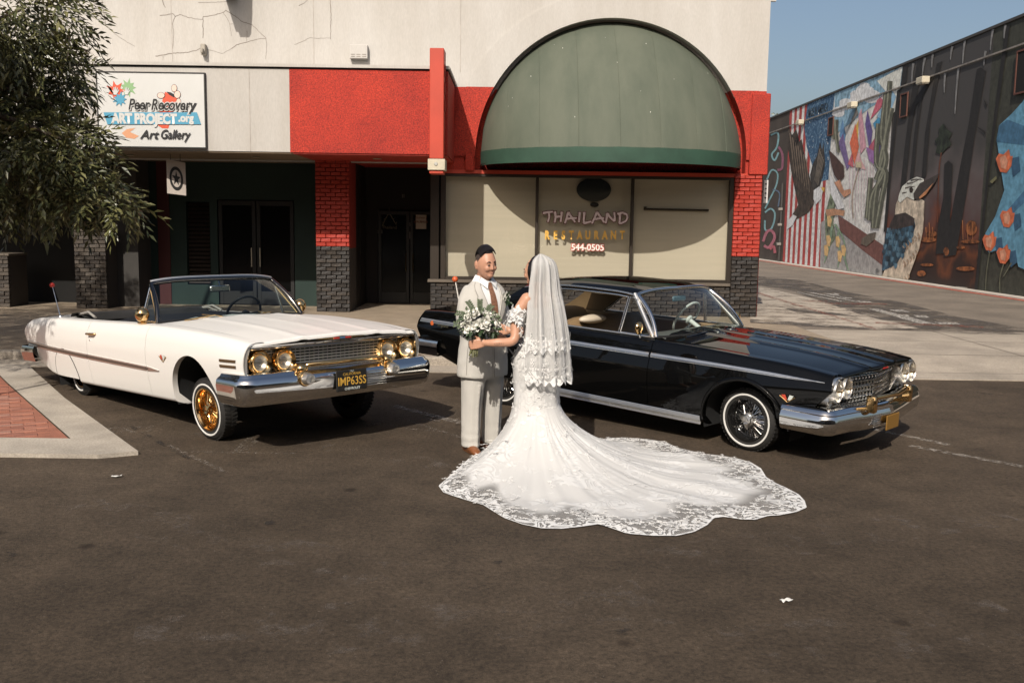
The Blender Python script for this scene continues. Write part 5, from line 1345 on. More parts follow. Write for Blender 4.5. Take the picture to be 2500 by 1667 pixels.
for i, ch in enumerate('CHEVROLET'): y = -.36 + i*.09; car_text(wc, ch, FRONT(wface(y) + .0375, y, .754), .022, M_UNDER)
for y in (-.785, -.555, .555, .785): lamp(wc, 'headlight', wface(y) + .014, y, .625, .066, M_GOLD, -.10*y, .044)
for y in (-.665, .665):
    mb = MB(); mb.sphere((wface(y) - .012, y, .503), .052, 14, 8, (.5, 1.25, .42)); b_ = wc.part('parking_lamp_bezel', mb, M_CHROME, smooth=60)
    mb = MB(); mb.sphere((wface(y) + .0, y, .503), .046, 14, 8, (.5, 1.25, .40)); wc.part('amber_lens', mb, M_AMBER, smooth=60, parent=b_)
# fender front edges and valance below the grille
for sd in (-1, 1):
    rows = []
    for k in range(15):
        z = lerp(.44, .795, k/14); y = wc.yside(.75, z); x = wc.xw(.755, z); rows.append([(x - .05, sd*(y - .004), z), (x + .004, sd*(y - .006), z), (x + .010, sd*(y - .022), z), (x + .002, sd*(y - .045), z), (x - .05, sd*(y - .05), z)])
    mb = MB(); mb.grid(rows); wc.part('fender_edge_trim', mb, M_CHROMES, smooth=50)
    rows = [[(x, sd*y, wc.prof(min(x, .75))[-1][1] - dz) for y in (wc.prof(min(x, .75))[-1][0] - .03, wc.prof(min(x, .75))[-3][0])] for x, dz in ((.70, .003), (.752, .004), (.776, .014), (.784, .034))]
    mb = MB(); mb.grid(rows); wc.part('fender_cap', mb, M_WPAINT, smooth=60)
mb = MB(); mb.grid([[(wface(y) - a, y, z) for y in [(-.90 + 1.8*k/20) for k in range(21)]] for a, z in ((.02, .485), (.0, .475), (.01, .42), (.08, .36))]); wc.part('front_valance', mb, M_WPAINT, smooth=50)
# bumper
bp = bumper_path(wc, .88, .86, 1.0, .44, 1.005, bow=.055)
wc.sweep('front_bumper', bp, [(-.10, .290), (-.02, .278), (.004, .300), (.022, .37), (.032, .445), (.024, .490), (.004, .508), (-.012, .518), (-.022, .536), (-.045, .545), (-.12, .542)], M_CHROME, smooth=42)
mb = MB(); mb.tube([(.86, -.42, .575), (.90, -.40, .585), (.925, 0, .59), (.90, .40, .585), (.86, .42, .575)], .022, 10); wc.part('gold_grille_bar', mb, M_GOLD, smooth=60)
for y in (-.46, .46):
    mb = MB(); mb.lathe([(.085, -.09), (.082, -.02), (.070, .03), (.062, .05), (.05, .052)], 24, 'x', (.90, y, .475)); b_ = wc.part('bumper_guard', mb, M_GOLD, smooth=50)
    mb = MB(); mb.lathe([(.056, .05), (.052, .085), (.044, .115), (.030, .118), (.022, .085), (0, .08)], 24, 'x', (.90, y, .475)); wc.part('guard_tip', mb, M_CHROMES, smooth=50, parent=b_)
    mb = MB(); mb.bbox((.80, y - .055, .50), (.925, y + .055, .60), .03); wc.part('guard_shoulder', mb, M_GOLD, smooth=60, parent=b_)
    mb = MB(); mb.grid([[(.895 + .012*math.cos(a), y + w_*math.sin(a), z) for a in [-1.2 + .4*k for k in range(7)]] for z, w_ in ((.42, .055), (.36, .038), (.325, .03))]); wc.part('guard_foot', mb, M_CHROMES, smooth=60, parent=b_)
mb = MB()
for k in range(7): mb.bbox((.942, .18, .345 + k*.021), (.950, .40, .354 + k*.021), .002)
wc.part('bumper_louvre', mb, M_CHROMES, smooth=None)
mb = MB(); mb.bbox((.950, -.165, .325), (.966, .165, .51), .006); plate = wc.part('number_plate', mb, mat('black_plate', (.012, .011, .010), .45))
M_YEL = mat('plate_yellow', (.62, .36, .06), .5)
car_text(wc, 'IMP63SS', FRONT(.9685, 0, .377), .105, M_YEL, plate, offset=.001, sx=.85); car_text(wc, 'CALIFORNIA', FRONT(.9685, 0, .463), .034, M_YEL, plate); car_text(wc, '1963', FRONT(.9685, 0, .491), .024, M_IVORY, plate)
car_text(wc, 'CHEVROLET', FRONT(.9685, 0, .335), .030, M_IVORY, plate, offset=.001)
# hood emblem
mb = MB(); mb.add([(.832, -.27, .793), (.842, -.10, .800), (.842, .10, .800), (.832, .27, .793), (.842, .10, .782), (.842, -.10, .782)], [(0, 1, 5), (1, 2, 4, 5), (2, 3, 4)])
eb = wc.part('hood_emblem', mb, M_GOLD, smooth=None)
for y0, y1, m_ in ((-.095, -.03, mat('enamel_red', (.45, .03, .03), .3)), (-.03, .03, mat('enamel_blue', (.05, .13, .25), .3)), (.03, .095, mat('enamel_red', (.45, .03, .03), .3))):
    mb = MB(); mb.bbox((.842, y0 + .002, .784), (.846, y1 - .002, .798), .001); wc.part('enamel', mb, m_, parent=eb, smooth=None)
# fender bars, crossed flags, door handle
M_BRONZE = mat('bronze_insert', (.16, .10, .05), .4, metal=.6)
for sd in (-1, 1):
    for z in (.600, .648):
        mb = MB(); mb.grid([[(x, sd*(wc.yside(x, z + dz) + d_), z + dz) for dz, d_ in ((-.012, .0), (-.010, .008), (.010, .008), (.012, .0))] for x in (.42, .50, .58, .66)]); wc.part('fender_bar', mb, M_BRONZE, smooth=None)
def flags(car, x, z, sd):
    y = car.yside(x, z) + .006
    q = lambda du, dv: (x - sd*0 + du, sd*(car.yside(x + du, z + dv) + .007), z + dv)
    mb = MB(); mb.add([q(-.055, .03), q(-.02, .035), q(-.002, -.01), q(-.03, -.012)], [(0, 1, 2, 3)]); f_ = car.part('flag_badge', mb, mat('badge_red', (.50, .06, .03), .4), smooth=None, fixn=False)
    mb = MB(); mb.add([q(.055, .03), q(.02, .035), q(.002, -.01), q(.03, -.012)], [(0, 1, 2, 3)]); car.part('chequered_flag', mb, M_IVORY, parent=f_, smooth=None, fixn=False)
    mb = MB(); mb.tube([q(-.07, .02), q(0, -.03), q(.07, .02)], .004, 5); car.part('badge_staff', mb, M_GOLD, parent=f_)
for sd in (-1, 1): flags(wc, -.62, .60, sd)
for sd in (-1, 1):
    x, z = -2.28, .755; y = wc.yside(x, z)
    mb = MB(); mb.tube([(x - .09, sd*(y + .004), z), (x - .07, sd*(y + .035), z + .004), (x + .07, sd*(y + .035), z + .008), (x + .09, sd*(y + .004), z + .006)], [.012, .014, .012, .010], 8)
    mb.lathe([(0, .012), (.016, .010), (.018, 0)], 12, 'y', (x - .085, sd*(y - .002), z)); wc.part('door_handle', mb, M_GOLD, smooth=60)
    mb = MB(); mb.sphere((x - .05, sd*(wc.yside(x, .69) + .003), .69), .010, 10, 6, (1, .5, 1)); wc.part('door_lock', mb, M_CHROME)
# windshield, wipers, mirrors, vents
bw = lambda v: Vector((-.93 - .16*abs(v)**2.2, .815*v, .925 - .020*v*v)); tw = lambda v: Vector((-1.37 - .10*v*v, .69*v, 1.315 - .035*v**4))
M_FRK = mat('frame_black_chrome', (.16, .15, .14), .18, metal=1)
A_, B_ = windshield(wc, bw, tw, M_FRK, .024)
mb = MB(); mb.tube([b + Vector((-.01, 0, .022)) for b in B_], [.016]*len(B_), 8); wc.part('header_rail', mb, M_CHROMES, smooth=60)
for y0 in (-.52, .14):
    b0 = bw((y0 + .40)/.815); wiper(wc, [b0 + Vector((.05, 0, -.01)), b0 + Vector((.03, -.16, .03)), b0 + Vector((.02, -.32, .05)), b0 + Vector((.012, -.50, -.0))], M_GOLD)
mb = MB(); mb.bbox((-1.36, -.115, 1.175), (-1.335, .115, 1.245), .012); mr = wc.part('rear_view_mirror', mb, M_CHROME, smooth=40)
mb = MB(); mb.tube([(-1.36, 0, 1.24), (-1.38, 0, 1.30)], .008, 6); wc.part('mirror_stem', mb, M_CHROME, parent=mr)
for sd in (-1, 1):
    mb = MB(); mb.sphere((-1.24, sd*.90, .985), .075, 18, 12, (.9, .9, 1)); b_ = wc.part('ball_mirror', mb, M_GOLD, smooth=180)
    mb = MB(); mb.bbox((-1.30, sd*.90 - .03, .895), (-1.20, sd*.90 + .03, .915), .008); mb.tube([(-1.24, sd*.90, .91), (-1.24, sd*.90, .94)], .018, 8); wc.part('mirror_foot', mb, M_GOLD, parent=b_)
    # vent window: gold frame with glass
    a, b, c_ = Vector((-1.13, sd*.80, .91)), Vector((-1.44, sd*.705, 1.23)), Vector((-1.44, sd*.81, .91))
    mb = MB(); mb.tube([a, b, c_, a], .011, 8); wc.part('vent_frame', mb, M_GOLD, smooth=60)
    mb = MB(); mb.tube([c_ + Vector((-.005, 0, 0)), b + Vector((-.005, 0, .02))], .014, 8); wc.part('vent_post', mb, M_CHROME, smooth=60)
    mb = MB(); mb.add([a, b, c_], [(0, 1, 2)]); wc.part('vent_glass', mb, M_CARGC, smooth=None)
# cabin
mb = MB(); mb.grid([[(-1.02, y, .86), (-1.12, y, .905), (-1.30, y, .90), (-1.38, y, .86), (-1.36, y, .68)] for y in (-.78, 0, .78)]); wc.part('dashboard', mb, M_VINYLB, smooth=40)
seat(wc, -2.15, .70, .58, .92, M_VINYLB); seat(wc, -3.0, .66, .60, .88, M_VINYLB, name='rear_seat'); steering(wc, -1.55, .38, .93, M_VINYLB)
mb = MB(); mb.box((-1.0, -.76, .30), (-3.35, .76, .33)); wc.part('floor', mb, M_UNDER, smooth=None)
# folded roof frame behind the seats
rows = []
for k in range(13):
    v = -1 + k/6; rows.append([(-3.05, .76*v, .86), (-3.08, .76*v, .925 + .02*math.cos(v*9)), (-3.25, .76*v, .945), (-3.42, .76*v, .93), (-3.47, .76*v, .885)])
mb = MB(); mb.grid(rows); wc.part('folded_roof', mb, mat('roof_fabric', (.018, .017, .016), .9, var=.3), smooth=50)
for sd in (-1, 1):
    mb = MB(); mb.tube([(-2.75, sd*.76, .905), (-2.95, sd*.75, .96), (-3.2, sd*.74, .93)], .014, 6); mb.tube([(-2.80, sd*.73, .90), (-3.0, sd*.72, .935), (-3.3, sd*.72, .92)], .010, 6); wc.part('roof_bow', mb, mat('roof_bow_grey', (.30, .28, .25), .5))
# aerial with red ball
p0 = Vector((-3.66, -.80, .885)); p1 = p0 + Vector((-.26, .02, .37))
mb = MB(); mb.tube([p0, p1], [.006, .003], 6); mb.sphere(p0, .022, 10, 6); an = wc.part('aerial', mb, M_CHROMES); mb = MB(); mb.sphere(p1, .028, 12, 8); wc.part('red_ball', mb, mat('ball_red', (.5, .03, .02), .4), parent=an, smooth=180)
# rear bumper
rb = [(-(x) - 3.66, y) for x, y in bumper_path(wc, .88, .86, .97, .42, .965, bow=.04)]
P_ = [Vector(q) for q in rb]; rows = []
for i, q in enumerate(P_):
    t = (P_[min(i+1, len(P_)-1)] - P_[max(i-1, 0)]).normalized(); n = Vector((t.y, -t.x))
    n = -n if n.x > .01 or (abs(n.x) < .2 and n.y*q.y < 0) else n; rows.append([(q.x + n.x*d, q.y + n.y*d, z) for d, z in [(-.08, .36), (0, .35), (.02, .42), (.03, .48), (.01, .53), (-.08, .54)]])
mb = MB(); mb.grid(rows); wc.part('rear_bumper', mb, M_CHROME, smooth=45)
for sd in (-1, 1): wheel(wc, -.13, sd, 'gold', rad(2), rad(-4)); wheel(wc, -3.15, sd, 'gold', 0, rad(3), yc=.72)

# ------------------------------------------------------------------ black hardtop
BSP = dict(
    W=[(-4.5, .90), (-3.4, .97), (-2.5, .99), (-.5, .99), (.35, .975), (.76, .945)],
    zc=[(-4.5, .845), (-4.1, .870), (-3.4, .885), (-2.6, .890), (-1.6, .893), (-.9, .893), (0, .862), (.4, .840), (.76, .800)],
    zs=[(-4.5, .42), (-4.2, .35), (-3.6, .24), (-2.8, .19), (-.4, .19), (.2, .30), (.76, .40)],
    zm=[(-4.5, .66), (-4.0, .63), (-3, .62), (-.2, .625), (.76, .685)],
    tuck=[(-4.5, 1), (.76, 1)], flat=.045, shoulder=.085, top=.20, crease=.022, edge=.03,
    rake_f=[(.40, -.26), (.55, -.12), (.685, .0), (.80, -.03)], rake_r=[(.3, .10), (.55, .02), (.70, -.03), (.84, .02)],
    arches=[(-.05, .40, .26), (-3.07, .38, .26)],
    xf=.75, xr=-4.42, door0=-1.06, door1=-2.45, cock0=-1.0, cock1=-3.35, trim_mat=M_TANV,
    ridge=(.30, .012), spine=.012, crown=.050, hood0=-.90, hood_lead=lambda v: .73 + .07*(1 - abs(v)), nose_drop=.01, bump_drop=lambda y: -.02*max(0, 1 - (abs(y)/.62)**2), bow_pow=1.2)
bc = Car('black_hardtop_car', 'glossy black classic hardtop car with black wire wheels and chrome trim', (2.651, 8.819), rad(-42.7), -.0264, .0016, M_BPAINT, BSP)
build_body(bc)
# high side moulding, rocker moulding
zf2 = lambda x: curve1([(-4.42, .74), (-2.5, .755), (-.5, .757), (.70, .742)], x); wf2 = lambda x: curve1([(-4.42, .022), (-1, .022), (.2, .016), (.70, .002)], x)
for a_, b_ in ((-4.38, -2.46), (-2.44, -1.07), (-1.05, .69)): bc.strip('side_moulding', a_, b_, zf2, wf2, M_CHROMES, .010)
for a_, b_ in ((-4.2, -2.46), (-2.44, -1.07), (-1.05, .62)): bc.strip('moulding_inlay', a_, b_, lambda x: zf2(x) - wf2(x)*.3, lambda x: wf2(x)*.3, M_CHROME, .013)
for sd in (-1, 1):
    mb = MB(); rows = []
    for k in range(30):
        x = lerp(-.48, -2.66, k/29); row = []
        for j in range(13):
            z = lerp(.175, .262, j/12); row.append((x, sd*(bc.yside(x, max(z, .205)) + (.012 if j % 2 else .006)), z))
        rows.append(row)
    mb.grid(rows); bc.part('rocker_moulding', mb, M_CHROMES, smooth=None)
    # flared lip of the front arch
    for (xc, R, zc_) in BSP['arches']:
        rows = []
        for k in range(41):
            a = math.pi*k/40; x, z = xc + (R + .008)*math.cos(a), zc_ + (R + .008)*math.sin(a); y = bc.yside(x, z); rows.append((x, sd*(y + .004), z))
        mb = MB(); mb.tube(rows, [.012 + .01*math.sin(math.pi*k/40) for k in range(41)], 8); bc.part('arch_lip', mb, M_BPAINT, smooth=60)
    flags(bc, .38, .565, sd)
for sd in (-1, 1):
    rows = []; xc, R, zc_ = -3.07, .372, .26
    for k in range(25):
        x = xc + R*math.cos(math.pi*k/24)*.999; zt = zc_ + math.sqrt(max(0, R*R - (x - xc)**2)); zt = max(zt, .262); rows.append([(x, sd*(bc.yside(x, lerp(.26, zt, t)) + .003), lerp(.26, zt, t)) for t in (0, .25, .5, .75, 1)])
    mb = MB(); mb.grid(rows); bc.part('fender_skirt', mb, M_BPAINT, smooth=50)
# front: chrome lamp pods, V grille with bright bars
def bface(y): return .675 + .085*(1 - min(1, abs(y)/.60))
mb = MB(); mb.grid([[(bface(y) - .07, y, z) for y in [(-.64 + 1.28*k/20) for k in range(21)]] for z in (.47, .755)]); bc.part('grille_backing', mb, M_UNDER)
for i, (z, h_) in enumerate(((.745, .012), (.688, .008), (.640, .010), (.592, .008), (.548, .010), (.505, .008))):
    mb = MB(); mb.grid([[(bface(y) + dx - .06*(.745 - z)/.24*.5, y, z + dz*h_) for dx, dz in ((-.04, -1), (-.004, -1), (.006, 0), (-.004, 1), (-.04, 1))] for y in [(-.60 + 1.2*k/24) for k in range(25)]]); bc.part('grille_bar', mb, M_CHROME, smooth=60)
for k in range(23):
    y = -.572 + k*.052; mb = MB(); mb.bbox((bface(y) - .045, y - .006, .50), (bface(y) - .03, y + .006, .735), .002); bc.part('grille_upright', mb, M_CHROMES, smooth=None)
for k in range(22):
    y = -.546 + k*.052; mb = MB(); mb.sphere((bface(y) - .012, y, .716), .011, 8, 6); bc.part('grille_stud', mb, M_CHROME, smooth=180)
for sd in (-1, 1):
    # pod: squarish chrome housing leaning back at its foot
    ct = [(.535, .735), (.60, .782), (.86, .782), (.912, .735), (.89, .62), (.85, .53), (.78, .500), (.58, .500)]
    rp = round_poly([ct[-1]] + ct + [ct[0]], [0] + [.03]*8 + [0], 3)
    lean = lambda z: .745 - .19*max(0, (.70 - z)/.2)**1.2*.5
    rows = [[(lean(z) - .10, sd*(.745 + (y - .745)*1.0), z) for y, z in rp], [(lean(z) + .002, sd*y, z) for y, z in rp], [(lean(z) + .010, sd*(.745 + (y - .745)*.95), .645 + (z - .645)*.94) for y, z in rp], [(lean(z) - .012, sd*(.745 + (y - .745)*.86), .645 + (z - .645)*.86) for y, z in rp]]
    mb = MB(); mb.grid(rows, closed_u=True); mb.add([(a[0], a[1], a[2]) for a in rows[-1]], [tuple(range(len(rp)))]); bc.part('headlight_housing', mb, M_CHROMES, smooth=40)
    for y, z in ((.635, .675), (.812, .668)):
        lamp(bc, 'headlight', .752, sd*y, z, .082, M_CHROMES, sd*-.05, .014)
    for y, z in ((.68, .555), (.79, .552)): 
        mb = MB(); mb.sphere((.672, sd*y, z), .045, 14, 8, (.5, 1, .8)); bc.part('lower_lamp', mb, M_REFL, smooth=60)
    # amber-gold visor clips on the lamps
    for y in (.635, .812): mb = MB(); mb.tube([(.770, sd*(y - .05), .672), (.785, sd*y, .668), (.770, sd*(y + .05), .672)], .008, 6); bc.part('lamp_clip', mb, M_GOLD, smooth=60)
    mb = MB(); mb.grid([[(.60, sd*y, .50), (.66, sd*y, .50), (.64, sd*y, .44), (.50, sd*y, .40)] for y in (.55, .70, .86)]); bc.part('front_valance', mb, M_BPAINT, smooth=50)
    rows = [[(x, sd*y, bc.prof(min(x, .74))[-1][1] - dz) for y in (bc.prof(min(x, .74))[-1][0] - .05, bc.prof(min(x, .74))[-3][0])] for x, dz in ((.66, .008), (.715, .014), (.738, .034), (.742, .07))]
    mb = MB(); mb.grid(rows); bc.part('fender_cap', mb, M_BPAINT, smooth=60)
mb = MB(); mb.grid([[(bface(y) - a, y, z) for y in [(-.62 + 1.24*k/20) for k in range(21)]] for a, z in ((.06, .50), (.05, .47), (.10, .40))]); bc.part('front_valance', mb, M_UNDER, smooth=50)
rows = [[(bface(y) + .012, y, .760), (bface(y) + .026, y, .772), (bface(y) + .018, y, .792), (bface(y) - .01, y, .798)] for y in [(-.60 + 1.2*k/24) for k in range(25)]]
mb = MB(); mb.grid(rows); bc.part('hood_lip', mb, M_CHROME, smooth=60)
bp = bumper_path(bc, .88, .80, .985, .34, .99, bow=.10)
bc.sweep('front_bumper', bp, [(-.10, .315), (-.02, .305), (.006, .325), (.020, .38), (.022, .425), (.008, .455), (.002, .47), (.010, .482), (-.004, .505), (-.035, .525), (-.12, .53)], M_CHROME, smooth=42)
for y in (-.40, .40):
    mb = MB(); mb.bbox((.84, y - .032, .45), (.925, y + .032, .60), .012); bc.part('bumper_guard', mb, M_GOLD, smooth=40)
mb = MB(); mb.tube([(.875, -.40, .575), (.945, 0, .575), (.875, .40, .575)], .020, 10); bc.part('gold_guard_bar', mb, M_GOLD, smooth=60)
mb = MB()
for k in range(6): mb.bbox((.893, -.36, .315 + k*.02), (.902, -.20, .323 + k*.02), .002)
bc.part('bumper_louvre', mb, M_CHROMES, smooth=None)
mb = MB(); mb.bbox((.928, -.17, .265), (.938, .11, .40), .006); plate = bc.part('number_plate', mb, mat('gold_plate_paint', (.24, .125, .025), .45))
mb = MB(); mb.add([(.80, -.17, .800), (.813, -.07, .808), (.813, .07, .808), (.80, .17, .800), (.817, .06, .788), (.817, -.06, .788)], [(0, 1, 5), (1, 2, 4, 5), (2, 3, 4)])
eb = bc.part('hood_emblem', mb, M_CHROME, smooth=None); mb = MB(); mb.bbox((.818, -.055, .790), (.822, .055, .804), .001); bc.part('enamel', mb, mat('enamel_red', (.45, .03, .03), .3), parent=eb)
# windshield and roof
bw2 = lambda v: Vector((-.90 - .19*abs(v)**2.2, .820*v, .925 - .018*v*v)); tw2 = lambda v: Vector((-1.36 - .08*v*v, .665*v, 1.335 - .050*v**4))
windshield(bc, bw2, tw2, M_CHROME, .020, M_CARGC)
def roofz(x, v):
    c = curve1([(-3.35, 1.19), (-3.05, 1.29), (-2.75, 1.345), (-2.2, 1.385), (-1.7, 1.378), (-1.36, 1.345)], x); return c - .045*abs(v)**2.5 - .03*max(0, abs(v) - .86)/.14
def roofy(x): return curve1([(-3.35, .60), (-2.9, .655), (-2.2, .685), (-1.36, .665)], x)
rows = []
for i in range(27):
    u = i/26; row = []
    for j in range(29):
        v = -1 + j/14; x = lerp(-1.345 - .085*v*v, -2.98, u); row.append((x, v*roofy(x), roofz(x, v) + .006*math.exp(-((abs(v) - .62)/.05)**2)))
    rows.append(row)
mb = MB(); mb.grid(rows); bc.part('roof', mb, M_BPAINT, smooth=60, fixn=True)
mb = MB(); mb.grid([[(a[0], a[1]*.97, a[2] - .03) for a in r_] for r_ in rows]); bc.part('headliner', mb, M_TANV, smooth=60)
for sd in (-1, 1):
    rail = [(lerp(-1.45, -2.95, k/14), sd*(roofy(lerp(-1.45, -2.95, k/14)) + .006), roofz(lerp(-1.45, -2.95, k/14), 1) - .004) for k in range(15)]
    mb = MB(); mb.tube(rail, .011, 8); bc.part('drip_rail', mb, M_CHROME, smooth=60)
    mb = MB(); mb.tube([(a, b - sd*.004, c - .035) for a, b, c in rail[:12]], .012, 8); bc.part('window_rail', mb, M_CHROME, smooth=60)
    # C pillar
    top = [Vector((lerp(-2.42, -2.99, t), sd*roofy(lerp(-2.42, -2.99, t)), roofz(lerp(-2.42, -2.99, t), 1))) for t in (0, .33, .66, 1)]
    bot = [Vector((lerp(-2.95, -3.55, t), sd*(.79 - .02*t), .893)) for t in (0, .33, .66, 1)]
    bl = lambda t, u: Vector((.02*math.sin(math.pi*t), sd*.012*math.sin(math.pi*t), 0))
    mb = MB(); mb.grid(loft2(top, bot, 10, bl)); bc.part('roof_pillar', mb, M_BPAINT, smooth=60)
    mb = MB(); mb.grid([[a + Vector((0, -sd*.03, 0)) for a in r_] for r_ in loft2(top, bot, 10, bl)]); bc.part('pillar_trim', mb, M_TANV, smooth=60)
    mb = MB(); mb.lathe([(.030, 0), (.040, -sd*.008), (.030, -sd*.014), (0, -sd*.014)], 20, 'y', (-2.72, sd*.665, 1.14)); bc.part('dome_lamp', mb, M_CHROME, smooth=50)
    mb = MB(); mb.tube([r_[0] + Vector((.012, sd*.004, 0)) for r_ in loft2(top, bot, 10, bl)], .010, 8); bc.part('pillar_edge', mb, M_CHROME, smooth=60)
    mb = MB(); mb.tube([(x, sd*(bc.prof(x)[-2][0] - .04), bc.prof(x)[-2][1] + .012) for x in [lerp(-1.1, -2.95, k/16) for k in range(17)]], .011, 8); bc.part('belt_moulding', mb, M_CHROMES, smooth=60)
    # A pillar and vent window
    apil = [bw2(sd*.995).lerp(tw2(sd*.995), k/6) + Vector((-.035, sd*.006, 0)) for k in range(7)]
    mb = MB(); mb.tube(apil, [.030, .028, .026, .024, .024, .024, .026], 10); bc.part('windshield_pillar', mb, M_CHROMES, smooth=60)
    a, b, c_, d_ = Vector((-1.17, sd*.805, .91)), Vector((-1.42, sd*.705, 1.24)), Vector((-1.50, sd*.70, 1.26)), Vector((-1.53, sd*.80, .91))
    mb = MB(); mb.tube([a, b, c_, d_, a], .009, 8); mb.tube([c_ + Vector((-.02, 0, 0)), d_ + Vector((-.02, 0, 0))], .010, 8); bc.part('vent_frame', mb, M_CHROME, smooth=60)
    mb = MB(); mb.add([a, b, c_, d_], [(0, 1, 2, 3)]); bc.part('vent_glass', mb, M_CARGC, smooth=None)
    mb = MB(); mb.sphere((-1.22, sd*.93, .99), .055, 14, 10, (.55, 1, 1.15)); mm = bc.part('door_mirror', mb, M_GOLD, smooth=180)
    mb = MB(); mb.tube([(-1.22, sd*.90, .90), (-1.22, sd*.93, .95)], .010, 8); bc.part('mirror_stem', mb, M_CHROME, parent=mm)
# rear window
tr = [Vector((-3.0, v*.60, roofz(-3.0, 0) - .04*abs(v))) for v in (-1, -.5, 0, .5, 1)]; br = [Vector((-3.56 - .03*(1 - v*v), v*.68, .90)) for v in (-1, -.5, 0, .5, 1)]
mb = MB(); mb.grid(loft2(tr, br, 8, lambda t, u: Vector((-.02*math.sin(math.pi*t), 0, .02*math.sin(math.pi*t))))); bc.part('rear_window', mb, M_CARGC, smooth=180)
for y0 in (-.50, .14):
    b0 = bw2((y0 + .40)/.82); wiper(bc, [b0 + Vector((.05, 0, -.01)), b0 + Vector((.03, -.16, .02)), b0 + Vector((.025, -.32, .03)), b0 + Vector((.012, -.50, -.005))], M_BLKRIM)
mb = MB(); mb.bbox((-1.40, -.12, 1.19), (-1.375, .12, 1.25), .012); mr = bc.part('rear_view_mirror', mb, mat('mirror_back', (.10, .16, .19), .3), smooth=40)
mb = MB(); mb.tube([(-1.39, 0, 1.245), (-1.40, 0, 1.32)], .008, 6); bc.part('mirror_stem', mb, M_CHROME, parent=mr)
mb = MB(); mb.grid([[(-.98, y, .89), (-1.12, y, .925), (-1.30, y, .915), (-1.38, y, .87), (-1.36, y, .68)] for y in (-.78, 0, .78)]); bc.part('dashboard', mb, mat('dash_green_grey', (.12, .125, .11), .45), smooth=40)
seat(bc, -2.12, .70, .56, .97, M_TANV); seat(bc, -3.0, .66, .60, .96, M_TANV, name='rear_seat'); steering(bc, -1.52, .38, .98, M_IVORY, r=.195)
mb = MB(); mb.sphere((-2.18, -.42, .95), .22, 16, 8, (.35, 1, .22)); bc.part('seat_cushion', mb, M_TANL, smooth=180)
mb = MB(); mb.box((-1.0, -.76, .30), (-3.35, .76, .33)); bc.part('floor', mb, M_UNDER, smooth=None)
# tail: lamps, bumper, script badge and aerial
rb = [(-(x) - 3.60, y) for x, y in bumper_path(bc, .88, .84, .95, .42, .945, bow=.04)]
P_ = [Vector(q) for q in rb]; rows = []
for i, q in enumerate(P_):
    t = (P_[min(i+1, len(P_)-1)] - P_[max(i-1, 0)]).normalized(); n = Vector((t.y, -t.x))
    n = -n if n.x > .01 or (abs(n.x) < .2 and n.y*q.y < 0) else n; rows.append([(q.x + n.x*d, q.y + n.y*d, z) for d, z in [(-.08, .36), (0, .35), (.02, .42), (.03, .48), (.01, .53), (-.08, .54)]])
mb = MB(); mb.grid(rows); bc.part('rear_bumper', mb, M_CHROME, smooth=45)
for sd in (-1, 1):
    me = text_mesh('Impala', .075, shear=.35, align='CENTER'); 
    for v in me.vertices:
        x = -3.98 - sd*v.co.x*1.0; z = .70 + v.co.y; v.co = (x, sd*(bc.yside(x, z) + .006), z)
    bc.part('lettering', me, M_GOLD)
    mb = MB(); x = -4.18; mb.lathe([(0, .012), (.025, .010), (.03, 0)], 16, 'y', (x, 0, .72)); me = mb.mesh('round_badge', 40)
    for v in me.vertices: v.co.y = sd*(bc.yside(-4.18, .72) + abs(v.co.y))
    bc.part('round_badge', me, mat('badge_orange', (.55, .12, .03), .4))
p0 = Vector((-3.85, -.76, .885)); p1 = p0 + Vector((-.13, .02, .36))
mb = MB(); mb.tube([p0, p1], [.008, .006], 6); mb.sphere(p0, .022, 10, 6); an = bc.part('aerial', mb, mat('aerial_pale', (.6, .56, .5), .4)); mb = MB(); mb.sphere(p1, .036, 14, 10); bc.part('orange_ball', mb, mat('ball_orange', (.55, .10, .03), .35), parent=an, smooth=180)
for sd in (-1, 1): wheel(bc, -.05, sd, 'black', rad(-4), rad(-3)); wheel(bc, -3.07, sd, 'black', 0, 0, yc=.76)
# ================================================================== the couple
M_SKING = mat('skin_warm', (.53, .275, .18), .45, var=.12, vscale=18, spec=.4)
M_SKINB = mat('skin_light_tan', (.55, .29, .185), .42, var=.10, vscale=18, spec=.4)
M_HAIR = mat('dark_hair', (.010, .007, .006), .28, spec=.6)
M_FADE = mat('cropped_hair', (.19, .115, .08), .7, var=.3, vscale=120)
M_SUIT = mat('pale_grey_suit', (.50, .475, .43), .85, var=.06, vscale=6, fine=.05, fscale=300, bump=.10, bscale=400)
M_SHIRT = mat('white_shirt', (.74, .73, .71), .7)
M_TIE = mat('brown_tie', (.13, .055, .03), .5, var=.7, vscale=60, col2=(.30, .15, .09))
M_SHOE = mat('tan_leather', (.24, .085, .03), .3, var=.2, coat=.3)
M_LIP = mat('lip', (.53, .255, .185), .5); M_EYEW = mat('eye_white', (.42, .36, .32), .3); M_DARKL = mat('lash', (.014, .009, .007), .5)
M_INKT = mat('tattoo_ink', (.16, .105, .085), .5)

